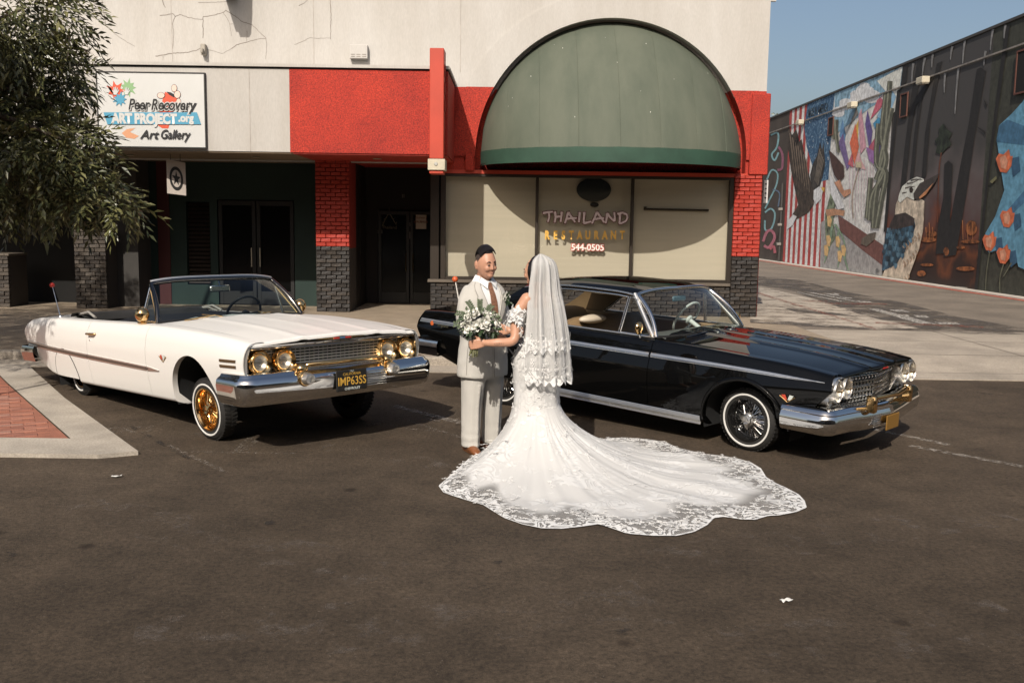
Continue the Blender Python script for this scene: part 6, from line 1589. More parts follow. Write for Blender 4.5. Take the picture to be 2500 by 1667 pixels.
def remesh(mb, voxel, iters=4, name='body', fac=.5):
    me = mb.mesh('tmp', None, True); o = bpy.data.objects.new('tmp', me); C.objects.link(o)
    m = o.modifiers.new('r', 'REMESH'); m.mode = 'VOXEL'; m.voxel_size = voxel; m.use_smooth_shade = True
    s_ = o.modifiers.new('s', 'SMOOTH'); s_.factor = fac; s_.iterations = iters
    dg = bpy.context.evaluated_depsgraph_get(); out = bpy.data.meshes.new_from_object(o.evaluated_get(dg)); out.name = name
    bpy.data.objects.remove(o); bpy.data.meshes.remove(me); out.shade_smooth(); return out
def rings(mb, rs, n=28, sq=2.0):
    """closed loft of horizontal superellipse rings (cx, cy, z, rx, ry)"""
    rows = []
    for cx, cy, z, rx, ry in rs:
        row = []
        for k in range(n):
            a = 2*math.pi*k/n; c, s_ = math.cos(a), math.sin(a); e = 2/sq
            row.append((cx + rx*math.copysign(abs(c)**e, c), cy + ry*math.copysign(abs(s_)**e, s_), z))
        rows.append(row)
    mb.grid(rows, closed_u=True); mb.add(rows[0], [tuple(range(n))]); mb.add(rows[-1], [tuple(range(n))])
def limb(mb, pts, rs, n=14):
    """tapered limb with rounded ends, subdivided by a spline"""
    P = [Vector(p) for p in pts]; out, rr = [], []
    for i in range(len(P) - 1):
        p0, p1, p2, p3 = P[max(0, i-1)], P[i], P[i+1], P[min(len(P)-1, i+2)]
        for k in range(5):
            t = k/5; out.append(.5*((2*p1) + (p2-p0)*t + (2*p0-5*p1+4*p2-p3)*t*t + (3*p1-p0-3*p2+p3)*t**3)); rr.append(lerp(rs[i], rs[i+1], t))
    out.append(P[-1]); rr.append(rs[-1]); mb.tube(out, rr, n)
    mb.sphere(P[0], rs[0], n, 8); mb.sphere(P[-1], rs[-1], n, 8)
def headpt(d, rx=.077, ry=.100, rz=.126):
    """point of the head's surface in direction d (front is -Y)"""
    d = Vector(d).normalized(); z = d.z; x, y = d.x*rx, d.y*ry
    low = max(0, -z)
    x *= 1 - .26*low**1.3; y *= (1 - .10*low) if y < 0 else (1 - .42*low)
    if y < 0: y *= 1 - .05*max(0, z)
    if z > .2: y += .008*(z - .2)
    return Vector((x, y + .0, z*rz))
def head(mb, T, nose=1.0):
    rows = []
    for i in range(21):
        t = math.pi*i/20; rows.append([T @ headpt((math.sin(t)*math.cos(2*math.pi*k/28), math.sin(t)*math.sin(2*math.pi*k/28), math.cos(t))) for k in range(28)])
    mb.grid(rows, closed_u=True)
    f = lambda x, z: headpt((x/.077, -1.0, z/.126*1.02))
    def ball(p, r, sc=(1, 1, 1)):
        b = MB(); b.sphere((0, 0, 0), r, 12, 8, sc); mb.add([T @ (Vector(v) + Vector(p)) for v in b.v], b.f)
    # nose: bridge, tip and wings; brow ridge, cheeks, chin
    for z, r, dy in ((.024, .0070, .001), (.012, .0075, -.002), (.000, .0082, -.005), (-.011, .0092, -.009), (-.020, .0108, -.011)): ball(f(0, z) + Vector((0, dy*nose + .004, 0)), r)
    for s_ in (-1, 1):
        ball(f(s_*.011, -.022) + Vector((0, -.001, 0)), .0070); ball(f(s_*.036, -.020) + Vector((-.002*s_, .016, 0)), .026); ball(f(s_*.030, .030) + Vector((0, .008, 0)), .013, (1.6, 1, .7))
        # ears
        e = headpt((s_, .18, -.02)); ball(e + Vector((s_*.004, .006, .006)), .026, (.34, .72, 1.15)); ball(e + Vector((s_*.005, .0, -.018)), .014, (.5, .7, .9))
    ball(f(0, -.092) + Vector((0, .008, .004)), .026, (1.15, .95, .8)); ball(f(0, -.056) + Vector((0, .011, 0)), .018, (1.3, .8, .8))
    for s_ in (-1, 1): ball(f(s_*.040, -.070) + Vector((0, .022, 0)), .018, (.9, 1.2, 1))
def face_bits(person, T, skinlip=M_LIP, smile=.004):
    f = lambda x, z: headpt((x/.077, -1.0, z/.126*1.02))
    for s_ in (-1, 1):
        c = f(s_*.031, .010)
        mb = MB(); b = MB(); b.sphere((0, 0, 0), .0095, 12, 8, (1.2, .42, .30)); mb.add([T @ (Vector(v) + c + Vector((0, -.0035, 0))) for v in b.v], b.f); ey = link('eye', mb.mesh('eye', 180), M_EYEW, person)
        mb = MB(); b = MB(); b.sphere((0, 0, 0), .0052, 10, 6, (1, .5, .9)); mb.add([T @ (Vector(v) + c + Vector((s_*.001, -.0078, 0))) for v in b.v], b.f); link('iris', mb.mesh('iris', 180), M_DARKL, person).parent = ey
        mb = MB(); mb.tube([T @ (f(s_*x, z) + Vector((0, -.0055, 0))) for x, z in ((.019, .012), (.027, .0155), (.037, .0150), (.044, .010))], [.0012, .0022, .0022, .0012], 6); link('eyelid_line', mb.mesh('eyelid_line', 60), M_DARKL, person)
        mb = MB(); mb.tube([T @ (f(s_*x, z) + Vector((0, -.008, 0))) for x, z in ((.013, .030), (.024, .0365), (.038, .0385), (.051, .031))], [.0030, .0042, .0036, .0016], 6); link('eyebrow', mb.mesh('eyebrow', 60), M_HAIR, person)
    mb = MB()
    mb.tube([T @ (f(x, -.0535 + smile*abs(x/.024)**2) + Vector((0, -.0035, 0))) for x in (-.026, -.014, -.005, 0, .005, .014, .026)], [.0010, .0022, .0026, .0023, .0026, .0022, .0010], 8)
    mb.tube([T @ (f(x, -.0590 + smile*1.1*abs(x/.022)**2) + Vector((0, -.0035, 0))) for x in (-.022, -.010, 0, .010, .022)], [.0012, .0036, .0044, .0036, .0012], 8); lips = link('lips', mb.mesh('lips', 60), skinlip, person)
def hand(mb, wrist, d, palm_n, thumb_dir, curl=.6, s=1.0, grip=None):
    """palm, four unequal fingers with knuckle bends and a thumb off the palm's side; d: towards the fingers"""
    w_, d, n, td = Vector(wrist), Vector(d).normalized(), Vector(palm_n).normalized(), Vector(thumb_dir).normalized()
    c = w_ + d*.045*s
    for t in (-1, -.35, .35, 1): mb.tube([w_ + td*t*.018*s, w_ + d*.05*s + td*t*.028*s, w_ + d*.085*s + td*t*.031*s], [.016*s, .015*s, .0115*s], 8); mb.sphere(w_ + d*.085*s + td*t*.031*s, .0115*s, 8, 6)
    for i, (off, L_) in enumerate(((.031, .068), (.0105, .077), (-.0105, .072), (-.031, .056))):
        p = w_ + d*.088*s + td*off*s; dirv = d.copy(); pts = [p - d*.01*s]; ang = 0
        for j, fr in enumerate((.45, .30, .25)):
            ang += curl*(.75 + .1*i)*(1.0 if j else .8); dv = d*math.cos(ang) + n*math.sin(ang); p = p + dv*L_*fr*s; pts.append(p)
        mb.tube(pts, [.0098*s, .0092*s, .0084*s, .0068*s], 8); mb.sphere(pts[-1], .0068*s, 8, 6)
    p = w_ + d*.025*s + td*.026*s; pts = [p]
    for j, (a_, L_) in enumerate(((.75, .034), (.45, .030), (.2, .024))):
        dv = (d*(1 - a_*.4) + td*a_ + n*(.25 + .35*j*curl)).normalized(); p = p + dv*L_*s; pts.append(p)
    mb.tube(pts, [.0125*s, .0108*s, .0095*s, .0075*s], 8); mb.sphere(pts[-1], .0075*s, 8, 6)

# ------------------------------------------------------------------ person in the pale suit
TH_G = math.atan2(.62, .785)
gr = thing('person', 'person in pale grey suit and brown tie facing the person in white', 'person', (-.245, 8.13, 0), local=True); gr.rotation_euler.z = TH_G; gr.scale = (.94, .94, 1)
TOR = [(.655, .246, .172, .0), (.80, .242, .170, .0), (.95, .222, .160, .0), (1.06, .214, .158, -.005), (1.20, .226, .162, -.008), (1.31, .224, .150, -.004), (1.385, .200, .120, .0), (1.43, .150, .094, .006), (1.468, .092, .078, .012)]
def torso(z, i): return curve1([(t[0], t[i]) for t in TOR], z)
def tpt(phi, z, off=0.0):
    """point on the jacket's surface; phi 0 = straight ahead, positive towards the left side"""
    rx, ry, cy = torso(z, 1) + off, torso(z, 2) + off, torso(z, 3); c, s_ = math.sin(phi), -math.cos(phi); e = 2/2.3
    return Vector((rx*math.copysign(abs(c)**e, c), cy + ry*math.copysign(abs(s_)**e, s_), z))
# jacket: torso and both sleeves in one cloth
mb = MB(); rings(mb, [(0, t[3], t[0], t[1], t[2]) for t in TOR], 36, 2.3)
RA_ = [(-.158, .010, 1.378), (-.205, .014, 1.27), (-.226, -.010, 1.10), (-.20, -.165, 1.035), (-.14, -.30, 1.01)]
LA_ = [(.158, .010, 1.378), (.205, .002, 1.27), (.234, -.06, 1.10), (.23, -.22, 1.05), (.18, -.36, 1.03)]
for P in (RA_, LA_): limb(mb, P, [.058, .060, .056, .052, .046])
jm = remesh(mb, .012, 5, 'jacket')
for v in jm.vertices:                                     # soft cloth folds
    z = v.co.z; v.co += v.normal*(.0055*math.sin(z*44 + v.co.x*26 + 4*mnoise.noise(v.co*5))*math.exp(-((z - 1.07)/.13)**2) + .006*mnoise.noise(Vector((v.co.x*11, v.co.y*11, z*3.2))) + .0035*mnoise.noise(v.co*16))
jacket = link('jacket', jm, M_SUIT, gr)
def patch(name, cols, m, off, parent=None, thick=.004, smooth=40, person=gr):
    """cols: rows of (phi, z); laid on the torso with a small thickness"""
    top = [[tpt(p, z, off) for p, z in r] for r in cols]; bot = [[tpt(p, z, off - thick - .006) for p, z in r] for r in cols]
    mb = MB(); mb.grid(top); mb.grid(bot); n, m_ = len(cols), len(cols[0])
    mb.grid([[a[0] for a in top], [a[0] for a in bot]]); mb.grid([[a[-1] for a in top], [a[-1] for a in bot]]); mb.grid([top[0], bot[0]]); mb.grid([top[-1], bot[-1]])
    o = link(name, mb.mesh(name, smooth, True), m, person)
    if parent: o.parent = parent
    return o
zs_ = [1.465, 1.44, 1.40, 1.35, 1.30, 1.25, 1.20, 1.15, 1.10, 1.06]
wid = lambda z: curve1([(1.05, .01), (1.10, .06), (1.20, .17), (1.30, .29), (1.40, .46), (1.47, .80)], z)
patch('shirt', [[(lerp(-wid(z), wid(z), k/8), z) for k in range(9)] for z in zs_], M_SHIRT, .004, jacket)
tw_ = lambda z: curve1([(1.05, .09), (1.15, .12), (1.30, .10), (1.40, .085), (1.43, .12), (1.47, .17)], z)
patch('tie', [[(lerp(-tw_(z), tw_(z), k/4), z) for k in range(5)] for z in [1.455, 1.435, 1.41, 1.36, 1.3, 1.24, 1.18, 1.12, 1.075]], M_TIE, .013, jacket)
for s_ in (-1, 1):
    lw = lambda z: curve1([(1.05, .02), (1.12, .10), (1.25, .25), (1.33, .36), (1.345, .30), (1.40, .36), (1.47, .42)], z)
    patch('lapel', [[(s_*(wid(z) + lw(z)*k/5), z) for k in range(6)] for z in [1.46, 1.43, 1.40, 1.37, 1.345, 1.33, 1.27, 1.2, 1.13, 1.06]], M_SUIT, .017, jacket)
    # shirt collar leaf
    mb = MB(); mb.add([Vector((s_*.062, -.045, 1.50)), Vector((s_*.010, -.092, 1.462)), Vector((s_*.048, -.132, 1.405)), Vector((s_*.098, -.070, 1.455))], [(0, 1, 2, 3)]); mb.add([Vector((s_*.064, -.04, 1.505)), Vector((s_*.06, .04, 1.515)), Vector((s_*.098, .04, 1.46)), Vector((s_*.098, -.070, 1.455))], [(0, 1, 2, 3)])
    link('shirt_collar', mb.mesh('shirt_collar', None), M_SHIRT, gr).parent = jacket
    patch('pocket_flap', [[(s_*(.62 + .09*k), z) for k in range(6)] for z in (.90, .855)], M_SUIT, .008, jacket)
patch('front_edge', [[(a_, z) for a_ in (-.03, -.015, 0)] for z in [1.05, .98, .9, .82, .74, .665]], M_SUIT, .006, jacket)
M_EDGE_SHADE = mat('suit_edge_shade', (.23, .21, .185), .9)  # darker suit grey: paints the shade along lapel, flap and front edges
def seam_or_shade(pts, r=.0022):
    mb = MB(); mb.tube([tpt(a_, z, o_) for a_, z, o_ in pts], r, 5); link('seam_or_shade', mb.mesh('seam_or_shade', 60), M_EDGE_SHADE, gr).parent = jacket
for s_ in (-1, 1):
    seam_or_shade([(s_*(wid(z) + lw(z)), z, .020) for z in [1.46, 1.43, 1.40, 1.37, 1.345, 1.33, 1.27, 1.2, 1.13, 1.06]]); seam_or_shade([(s_*wid(z), z, .019) for z in [1.46, 1.40, 1.35, 1.3, 1.25, 1.2, 1.15, 1.1, 1.06]])
    seam_or_shade([(s_*(.60 + .10*k), .853, .010) for k in range(6)]); seam_or_shade([(s_*1.18, z, .004) for z in [1.05 - .045*k for k in range(9)]], .0016)
seam_or_shade([(.0, z, .009) for z in [1.05, .98, .9, .82, .74, .665]])
for z in (1.03, .93):
    p = tpt(-.06, z, .008); mb = MB(); mb.sphere(p, .010, 10, 6, (1, .5, 1)); link('button', mb.mesh('button', 60), mat('button_grey', (.30, .27, .23), .4), gr).parent = jacket
# trousers
mb = MB(); rings(mb, [(0, 0, .64, .185, .135), (0, 0, .80, .205, .145), (0, 0, .95, .19, .14)], 28, 2.2)
for s_ in (-1, 1):
    x = s_*.115; rings(mb, [(x*1.06, .012, .050, .074, .096), (x*1.05, .012, .14, .076, .094), (x, .0, .40, .086, .096), (x*.92, -.002, .60, .100, .115), (x*.88, 0, .80, .108, .125)], 24, 2.2)
tm = remesh(mb, .012, 4, 'trousers')
for v in tm.vertices:
    z = v.co.z; v.co += v.normal*(.0025*math.sin(z*58 + 6*mnoise.noise(v.co*4))*math.exp(-((z - .10)/.10)**2) + .007*mnoise.noise(Vector((v.co.x*12, v.co.y*12, z*3.5)))) - Vector((0, .016*math.exp(-((v.co.x - math.copysign(.118, v.co.x))/.014)**2), 0))*(1 if v.co.y < 0 and z < .6 else 0)
link('trousers', tm, M_SUIT, gr)
for s_ in (-1, 1):
    mb = MB(); x = s_*.122; rot = s_*.22
    prof = [(.115, .030, .045, .050), (.07, .042, .062, .085), (.0, .045, .066, .10), (-.07, .046, .052, .075), (-.14, .044, .040, .052), (-.185, .034, .030, .036), (-.20, .012, .02, .02)]
    rows = []
    for y, hw, h_, zt in prof:
        rows.append([(hw*c, y, max(.004, .004 + zt*.55*(1 + s2)) if s2 > -.6 else .004) for c, s2 in [(math.cos(2*math.pi*k/16), math.sin(2*math.pi*k/16)) for k in range(16)]])
    mb.grid(rows, closed_u=True); mb.add(rows[0], [tuple(range(16))]); mb.add(rows[-1], [tuple(range(16))]); me = mb.mesh('shoe', 60); me.transform(Matrix.Translation((x, .02, 0)) @ Matrix.Rotation(rot, 4, 'Z')); link('shoe', me, M_SHOE, gr)
# body: head, neck, slim trunk and limbs inside the clothes, hands
TG = Matrix.Translation((.0, -.035, 1.602)) @ Matrix.Rotation(rad(-6), 4, 'Z') @ Matrix.Rotation(rad(5), 4, 'X') @ Matrix.Rotation(rad(-5), 4, 'Y') @ Matrix.Diagonal((1.12, 1.12, 1.10, 1))
mb = MB(); head(mb, TG); limb(mb, [(0, .016, 1.38), (0, .006, 1.47), (0, -.002, 1.55)], [.072, .056, .056])
rings(mb, [(0, 0, .80, .15, .10), (0, 0, 1.05, .15, .10), (0, 0, 1.30, .16, .10), (0, .005, 1.42, .09, .07)], 20)
for P in (RA_, LA_): limb(mb, [(p[0]*.98, p[1], p[2]) for p in P], [.05, .05, .042, .036, .030])
for s_ in (-1, 1): limb(mb, [(s_*.09, 0, .82), (s_*.105, 0, .45), (s_*.12, .01, .07)], [.085, .06, .045])
hand(mb, RA_[-1], (.35, -.9, .05), (.55, .1, -.6), (0, -.2, .95), .45); hand(mb, LA_[-1], (-.55, -.8, .0), (-.6, .3, -.4), (0, -.2, .95), .45)
bm_ = remesh(mb, .0062, 3, 'body'); gbody = link('body', bm_, M_SKING, gr)
face_bits(gr, TG)
# hair: cropped sides, dark swept-back top
for bi, (e0, e1, cc, gr_) in enumerate(((-.22, .22, (.33, .175, .115), 1.006), (.10, .44, (.17, .10, .07), 1.012), (.34, .86, (.055, .036, .028), 1.02))):
    mb = MB(); rows = []
    for i in range(7):
        el = lerp(e0, e1, i/6); a0 = lerp(30, -22, max(0, min(1, (el + .2)/.75))); row = []
        for k in range(31):
            a = rad(a0 + (180 - 2*a0)*k/30); row.append(TG @ (headpt((math.cos(a)*math.cos(el), math.sin(a)*math.cos(el), math.sin(el)))*gr_))
        rows.append(row)
    mb.grid(rows); link('cropped_sides', mb.mesh('cropped_sides', 180), mat('cropped_hair_%d' % bi, cc, .75, var=.35, vscale=160), gr)
mb = MB(); rr = random.Random(3)
rows = []
for i in range(13):
    el = lerp(rad(40), rad(90), i/12); row = []
    for k in range(29):
        a = 2*math.pi*k/28; d_ = Vector((math.cos(a)*math.cos(el), math.sin(a)*math.cos(el), math.sin(el))); front = max(0, -d_.y); lift = 1.03 + .12*front*max(0, math.sin(el)) + .09*math.sin(el)**2
        if el < rad(46) and d_.y < -.3: lift = .97
        row.append(TG @ (headpt(d_)*lift + Vector((0, .004, 0))))
    rows.append(row)
mb.grid(rows)
for _ in range(150):                                      # combed-back locks
    x0 = rr.uniform(-.062, .062); P = []
    for k in range(7):
        t = k/6; el = lerp(rad(53), rad(150), t); d_ = Vector((x0/.077*(1 - .15*t) + .10*t, -math.cos(el)*math.sqrt(max(.05, 1 - (x0/.085)**2)), math.sin(el)*math.sqrt(max(.05, 1 - (x0/.085)**2))))
        P.append(TG @ (headpt(d_)*(1.08 + .09*math.exp(-(t/.5)**2) + .06*math.sin(math.pi*t) + rr.uniform(-.006, .012))))
    mb.tube(P, [.0035, .006, .0065, .0065, .006, .005, .002], 5, caps=False)
link('hair', mb.mesh('hair', 70), M_HAIR, gr)
# buttonhole flower on the left lapel
def rose(mb, c, r, up, rr, layers=3):
    up = Vector(up).normalized(); a = up.orthogonal().normalized(); b = up.cross(a)
    for L_ in range(layers):
        n = 5 if L_ else 3; rad_ = r*(.38 + .31*L_); open_ = .25 + .38*L_
        for k in range(n):
            th = 2*math.pi*k/n + L_*.6 + rr.uniform(-.2, .2); dr = a*math.cos(th) + b*math.sin(th); tg = up.cross(dr); rows = []
            for i in range(4):
                t = i/3; row = []
                for j in range(5):
                    s_ = (j - 2)/2; w_ = r*(.55 + .2*L_)*math.sin(math.pi*(.25 + .6*t)); cup = (1 - s_*s_*.35)
                    row.append(c + dr*rad_*(.35 + .65*t**.8 + open_*.35*t**3)*cup + tg*s_*w_ + up*r*(-.55 + 1.05*t - .15*L_ - .25*open_*t**3 - .10*abs(s_)**3*t))
                rows.append(row)
            mb.grid(rows)
    mb.sphere(c - up*r*.25, r*.55, 10, 6)
def leaf(mb, p, d, n, L_, w_):
    d = Vector(d).normalized(); sd = d.cross(Vector(n)).normalized(); nn = sd.cross(d)
    mb.add([p, p + d*L_*.35 + sd*w_ + nn*.12*L_, p + d*L_*.35 + nn*.05*L_, p + d*L_*.35 - sd*w_ + nn*.12*L_, p + d*L_*.72 + sd*w_*.7 + nn*.06*L_, p + d*L_*.72, p + d*L_*.72 - sd*w_*.7 + nn*.06*L_, p + d*L_ - nn*.12*L_], [(0, 1, 2), (0, 2, 3), (1, 4, 5, 2), (2, 5, 6, 3), (4, 7, 5), (5, 7, 6)])
M_PETAL = mat('ivory_petal', (.76, .74, .66), .6); M_GRN1 = mat('eucalyptus_green', (.12, .155, .085), .6, var=.3, vscale=20); M_GRN2 = mat('deep_green_leaf', (.035, .062, .022), .45, var=.3, vscale=20); M_GRN3 = mat('sage_green', (.19, .205, .14), .65)
rr = random.Random(8); c = tpt(.50, 1.335, .045); mb = MB(); rose(mb, c, .040, (.3, -1, .3), rr); bt = link('buttonhole_flower', mb.mesh('buttonhole_flower', 180, fixn=False), M_PETAL, gr)
mb = MB()
for k in range(16): leaf(mb, c + Vector((rr.uniform(-.025, .025), -.004, rr.uniform(-.05, .02))), (rr.uniform(-1, 1), -.4, rr.uniform(-1, .8)), (0, -1, .2), rr.uniform(.03, .055), .009)
link('buttonhole_leaf', mb.mesh('buttonhole_leaf', None, fixn=False), M_GRN2, gr).parent = bt

# ------------------------------------------------------------------ person in the wedding dress
BX, BY = .21, 7.70
TH_B = math.atan2(-.75, -.66)
br_ = thing('person', 'person in white lace wedding dress with long train and veil, holding a bouquet', 'person', (BX, BY, 0), local=True); br_.rotation_euler.z = TH_B
RB = Matrix.Rotation(-TH_B, 4, 'Z')
def toB(x, y, z): return RB @ Vector((x - BX, y - BY, z))      # world point into her frame
TB = Matrix.Translation((0, -.020, 1.562)) @ Matrix.Rotation(rad(20), 4, 'Z') @ Matrix.Rotation(rad(6), 4, 'X')
HW = toB(-.215, 7.50, 1.015)                                    # left wrist at the bouquet
LAb = [(.150, .01, 1.355), tuple(toB(.035, 7.555, 1.215)), tuple(toB(.02, 7.50, 1.045)), tuple(toB(-.11, 7.475, 1.022)), tuple(HW)]
RAb = [(-.150, .01, 1.355), (-.20, -.05, 1.21), (-.20, -.16, 1.08), (-.13, -.28, 1.06), (-.06, -.36, 1.06)]
mb = MB(); head(mb, TB, .9); limb(mb, [(0, .02, 1.33), (0, .012, 1.40), (0, .0, 1.49)], [.070, .050, .050])
rings(mb, [(0, 0, .85, .15, .11), (0, 0, 1.06, .118, .095), (0, 0, 1.22, .145, .11), (0, .004, 1.31, .150, .09), (0, .008, 1.365, .128, .070), (0, .012, 1.39, .07, .05)], 24)
for P, sgn in ((LAb, 1), (RAb, -1)): limb(mb, P, [.054, .046, .037, .034, .024])
hand(mb, HW, toB(-.27, 7.50, 1.005) - HW, toB(-.215, 7.62, .99) - HW, (0, 0, 1), .75, .95); hand(mb, RAb[-1], (.3, -.9, 0), (.5, 0, -.5), (0, 0, 1), .5, .95)
for s_ in (-1, 1): limb(mb, [(s_*.085, 0, .86), (s_*.085, 0, .45), (s_*.07, 0, .08)], [.085, .055, .04])
link('body', remesh(mb, .0062, 3, 'body'), M_SKINB, br_); face_bits(br_, TB)
# forearm tattoo: thin ink curls lying on the skin
mb = MB(); a_, b_ = toB(.01, 7.47, 1.03), toB(-.13, 7.44, 1.018)
for k in range(9):
    q = a_.lerp(b_, k/8) + (toB(0, 7.40, 1.01) - toB(0, 7.47, 1.03))*.12; mb.tube([q + Vector((.004*math.cos(t*1.3 + k), 0, .006*math.sin(t*1.7 + k*2))) for t in range(6)], .0012, 5)
link('forearm_tattoo', mb.mesh('forearm_tattoo', 60), M_INKT, br_)
# hair under the veil, drawn back into a bun
mb = MB(); rows = []
for i in range(13):
    el = lerp(rad(-28), rad(90), i/12); row = []
    for k in range(25):
        a = rad(-30 + 240*k/24); d_ = Vector((math.cos(a)*math.cos(el), math.sin(a)*math.cos(el), math.sin(el))); row.append(TB @ (headpt(d_)*1.075))
    rows.append(row)
mb.grid(rows); mb.sphere(TB @ Vector((0, .115, -.01)), .062, 16, 10, (1, .8, 1)); 
rr = random.Random(5)
for _ in range(90):
    a0 = rad(rr.uniform(-28, 208)); P = []
    for k in range(6):
        t = k/5; d0 = Vector((math.cos(a0), math.sin(a0)*1.0 - .25, .78 if rr else .5)); d1 = Vector((.15*math.cos(a0), 1, -.05)); P.append(TB @ (headpt(d0.lerp(d1, t))*1.085))
    mb.tube(P, [.002, .005, .0055, .0055, .005, .003], 5, caps=False)
link('hair', mb.mesh('hair', 80), M_HAIR, br_)

def lace_mat(name, attr=True, base_alpha=1.0):
    """white tulle and lace: attribute R = opacity of the cloth, G = strength of the lace pattern"""
    m = bpy.data.materials.new(name); m.use_nodes = True; nt = m.node_tree; N = nt.nodes; L = nt.links; N.clear()
    o = N.new('ShaderNodeOutputMaterial'); tr = N.new('ShaderNodeBsdfTransparent'); df = N.new('ShaderNodeBsdfDiffuse'); tl = N.new('ShaderNodeBsdfTranslucent')
    df.inputs[0].default_value = (.72, .70, .67, 1); tl.inputs[0].default_value = (.70, .68, .65, 1)
    ms = N.new('ShaderNodeMixShader'); ms.inputs[0].default_value = .14; L.new(df.outputs[0], ms.inputs[1]); L.new(tl.outputs[0], ms.inputs[2])
    at = N.new('ShaderNodeAttribute'); at.attribute_name = 'lace'; sp = N.new('ShaderNodeSeparateColor'); L.new(at.outputs['Color'], sp.inputs[0])
    tc = N.new('ShaderNodeTexCoord')
    n1 = N.new('ShaderNodeTexNoise'); n1.inputs['Scale'].default_value = 5.0; n1.inputs['Detail'].default_value = 1.2; n1.inputs['Distortion'].default_value = 1.6; L.new(tc.outputs['Object'], n1.inputs['Vector'])
    # curling tendrils: narrow bands of a distorted noise
    ab = N.new('ShaderNodeMath'); ab.operation = 'PINGPONG'; ab.inputs[1].default_value = .075; L.new(n1.outputs['Fac'], ab.inputs[0])
    r1 = N.new('ShaderNodeMapRange'); r1.inputs[1].default_value = .020; r1.inputs[2].default_value = .032; L.new(ab.outputs[0], r1.inputs[0])
    n2 = N.new('ShaderNodeTexNoise'); n2.inputs['Scale'].default_value = 4.2; n2.inputs['Detail'].default_value = 2; L.new(tc.outputs['Object'], n2.inputs['Vector'])
    r2 = N.new('ShaderNodeMapRange'); r2.inputs[1].default_value = .47; r2.inputs[2].default_value = .55; L.new(n2.outputs['Fac'], r2.inputs[0])
    def math_(op, a, b):
        x = N.new('ShaderNodeMath'); x.operation = op
        for i, q in enumerate((a, b)):
            if isinstance(q, (int, float)): x.inputs[i].default_value = q
            else: L.new(q, x.inputs[i])
        return x.outputs[0]
    motif = math_('MULTIPLY', r1.outputs[0], math_('MAXIMUM', r2.outputs[0], math_('GREATER_THAN', sp.outputs[1], .80)))
    motif = math_('MULTIPLY', motif, sp.outputs[1])
    edge = math_('MULTIPLY', math_('GREATER_THAN', sp.outputs[2], .5), 1.0)
    al = math_('MAXIMUM', sp.outputs[0], math_('MAXIMUM', math_('MULTIPLY', motif, .95), edge))
    # small-scale mottling keeps even the lined part from reading flat
    mx = N.new('ShaderNodeMixShader'); L.new(al, mx.inputs[0]); L.new(tr.outputs[0], mx.inputs[1]); L.new(ms.outputs[0], mx.inputs[2]); L.new(mx.outputs[0], o.inputs[0])
    cm = N.new('ShaderNodeMix'); cm.data_type = 'RGBA'; cm.inputs[6].default_value = (.68, .665, .64, 1); cm.inputs[7].default_value = (.80, .79, .77, 1); L.new(motif, cm.inputs[0]); L.new(cm.outputs[2], df.inputs[0])
    bp = N.new('ShaderNodeBump'); bp.inputs['Strength'].default_value = .6; bp.inputs['Distance'].default_value = .006; L.new(motif, bp.inputs['Height']); L.new(bp.outputs[0], df.inputs['Normal'])
    MATS[name] = m; return m
M_LACE = lace_mat('lace_and_tulle')
def lace_mesh(name, rows, attr, m, parent, closed=True):
    mb = MB(); mb.grid(rows, closed_u=closed); me = mb.mesh(name, 180, fixn=False); ca = me.color_attributes.new('lace', 'FLOAT_COLOR', 'POINT')
    flat = [a for r in attr for a in r]
    for i, a in enumerate(flat): ca.data[i].color = (*a, 1)
    return link(name, me, m, parent)
# hem outline of the train on the ground, from the photo
hem_px = [(1007,1118),(1018,1133),(1040,1141),(1075,1152),(1110,1162),(1135,1178),(1158,1192),(1200,1207),(1245,1216),(1290,1217),(1335,1212),(1375,1206),(1400,1214),(1440,1228),(1500,1233),(1555,1233),(1595,1224),(1625,1208),(1640,1192),(1665,1189),(1700,1195),(1735,1196),(1765,1187),(1790,1186),(1830,1178),(1853,1168),(1848,1152),(1835,1138),(1805,1122),(1782,1112),(1760,1098),(1748,1078),(1725,1064),(1690,1054),(1650,1048),(1615,1044),(1580,1036),(1555,1030),(1530,1018),(1490,1011),(1440,1007),(1390,1008)]
hem = [atZ(x*K, y*K, .0) for x, y in hem_px]
hem = [(p.x - BX, p.y - BY) for p in hem] + [(.62, .42), (.30, .50), (0, .50), (-.30, .40), (-.55, .10)]
def hem_r(a):
    dx, dy = math.cos(a), math.sin(a); best = None; n = len(hem)
    for i in range(n):
        (x0, y0), (x1, y1) = hem[i], hem[(i+1) % n]; ex, ey = x1 - x0, y1 - y0; den = dx*ey - dy*ex
        if abs(den) < 1e-9: continue
        t = (x0*ey - y0*ex)/den; u = (x0*dy - y0*dx)/den
        if t > 0 and -1e-6 <= u <= 1 + 1e-6: best = t if best is None else max(best, t)
    return best or .5
NA = 360; ANG = []
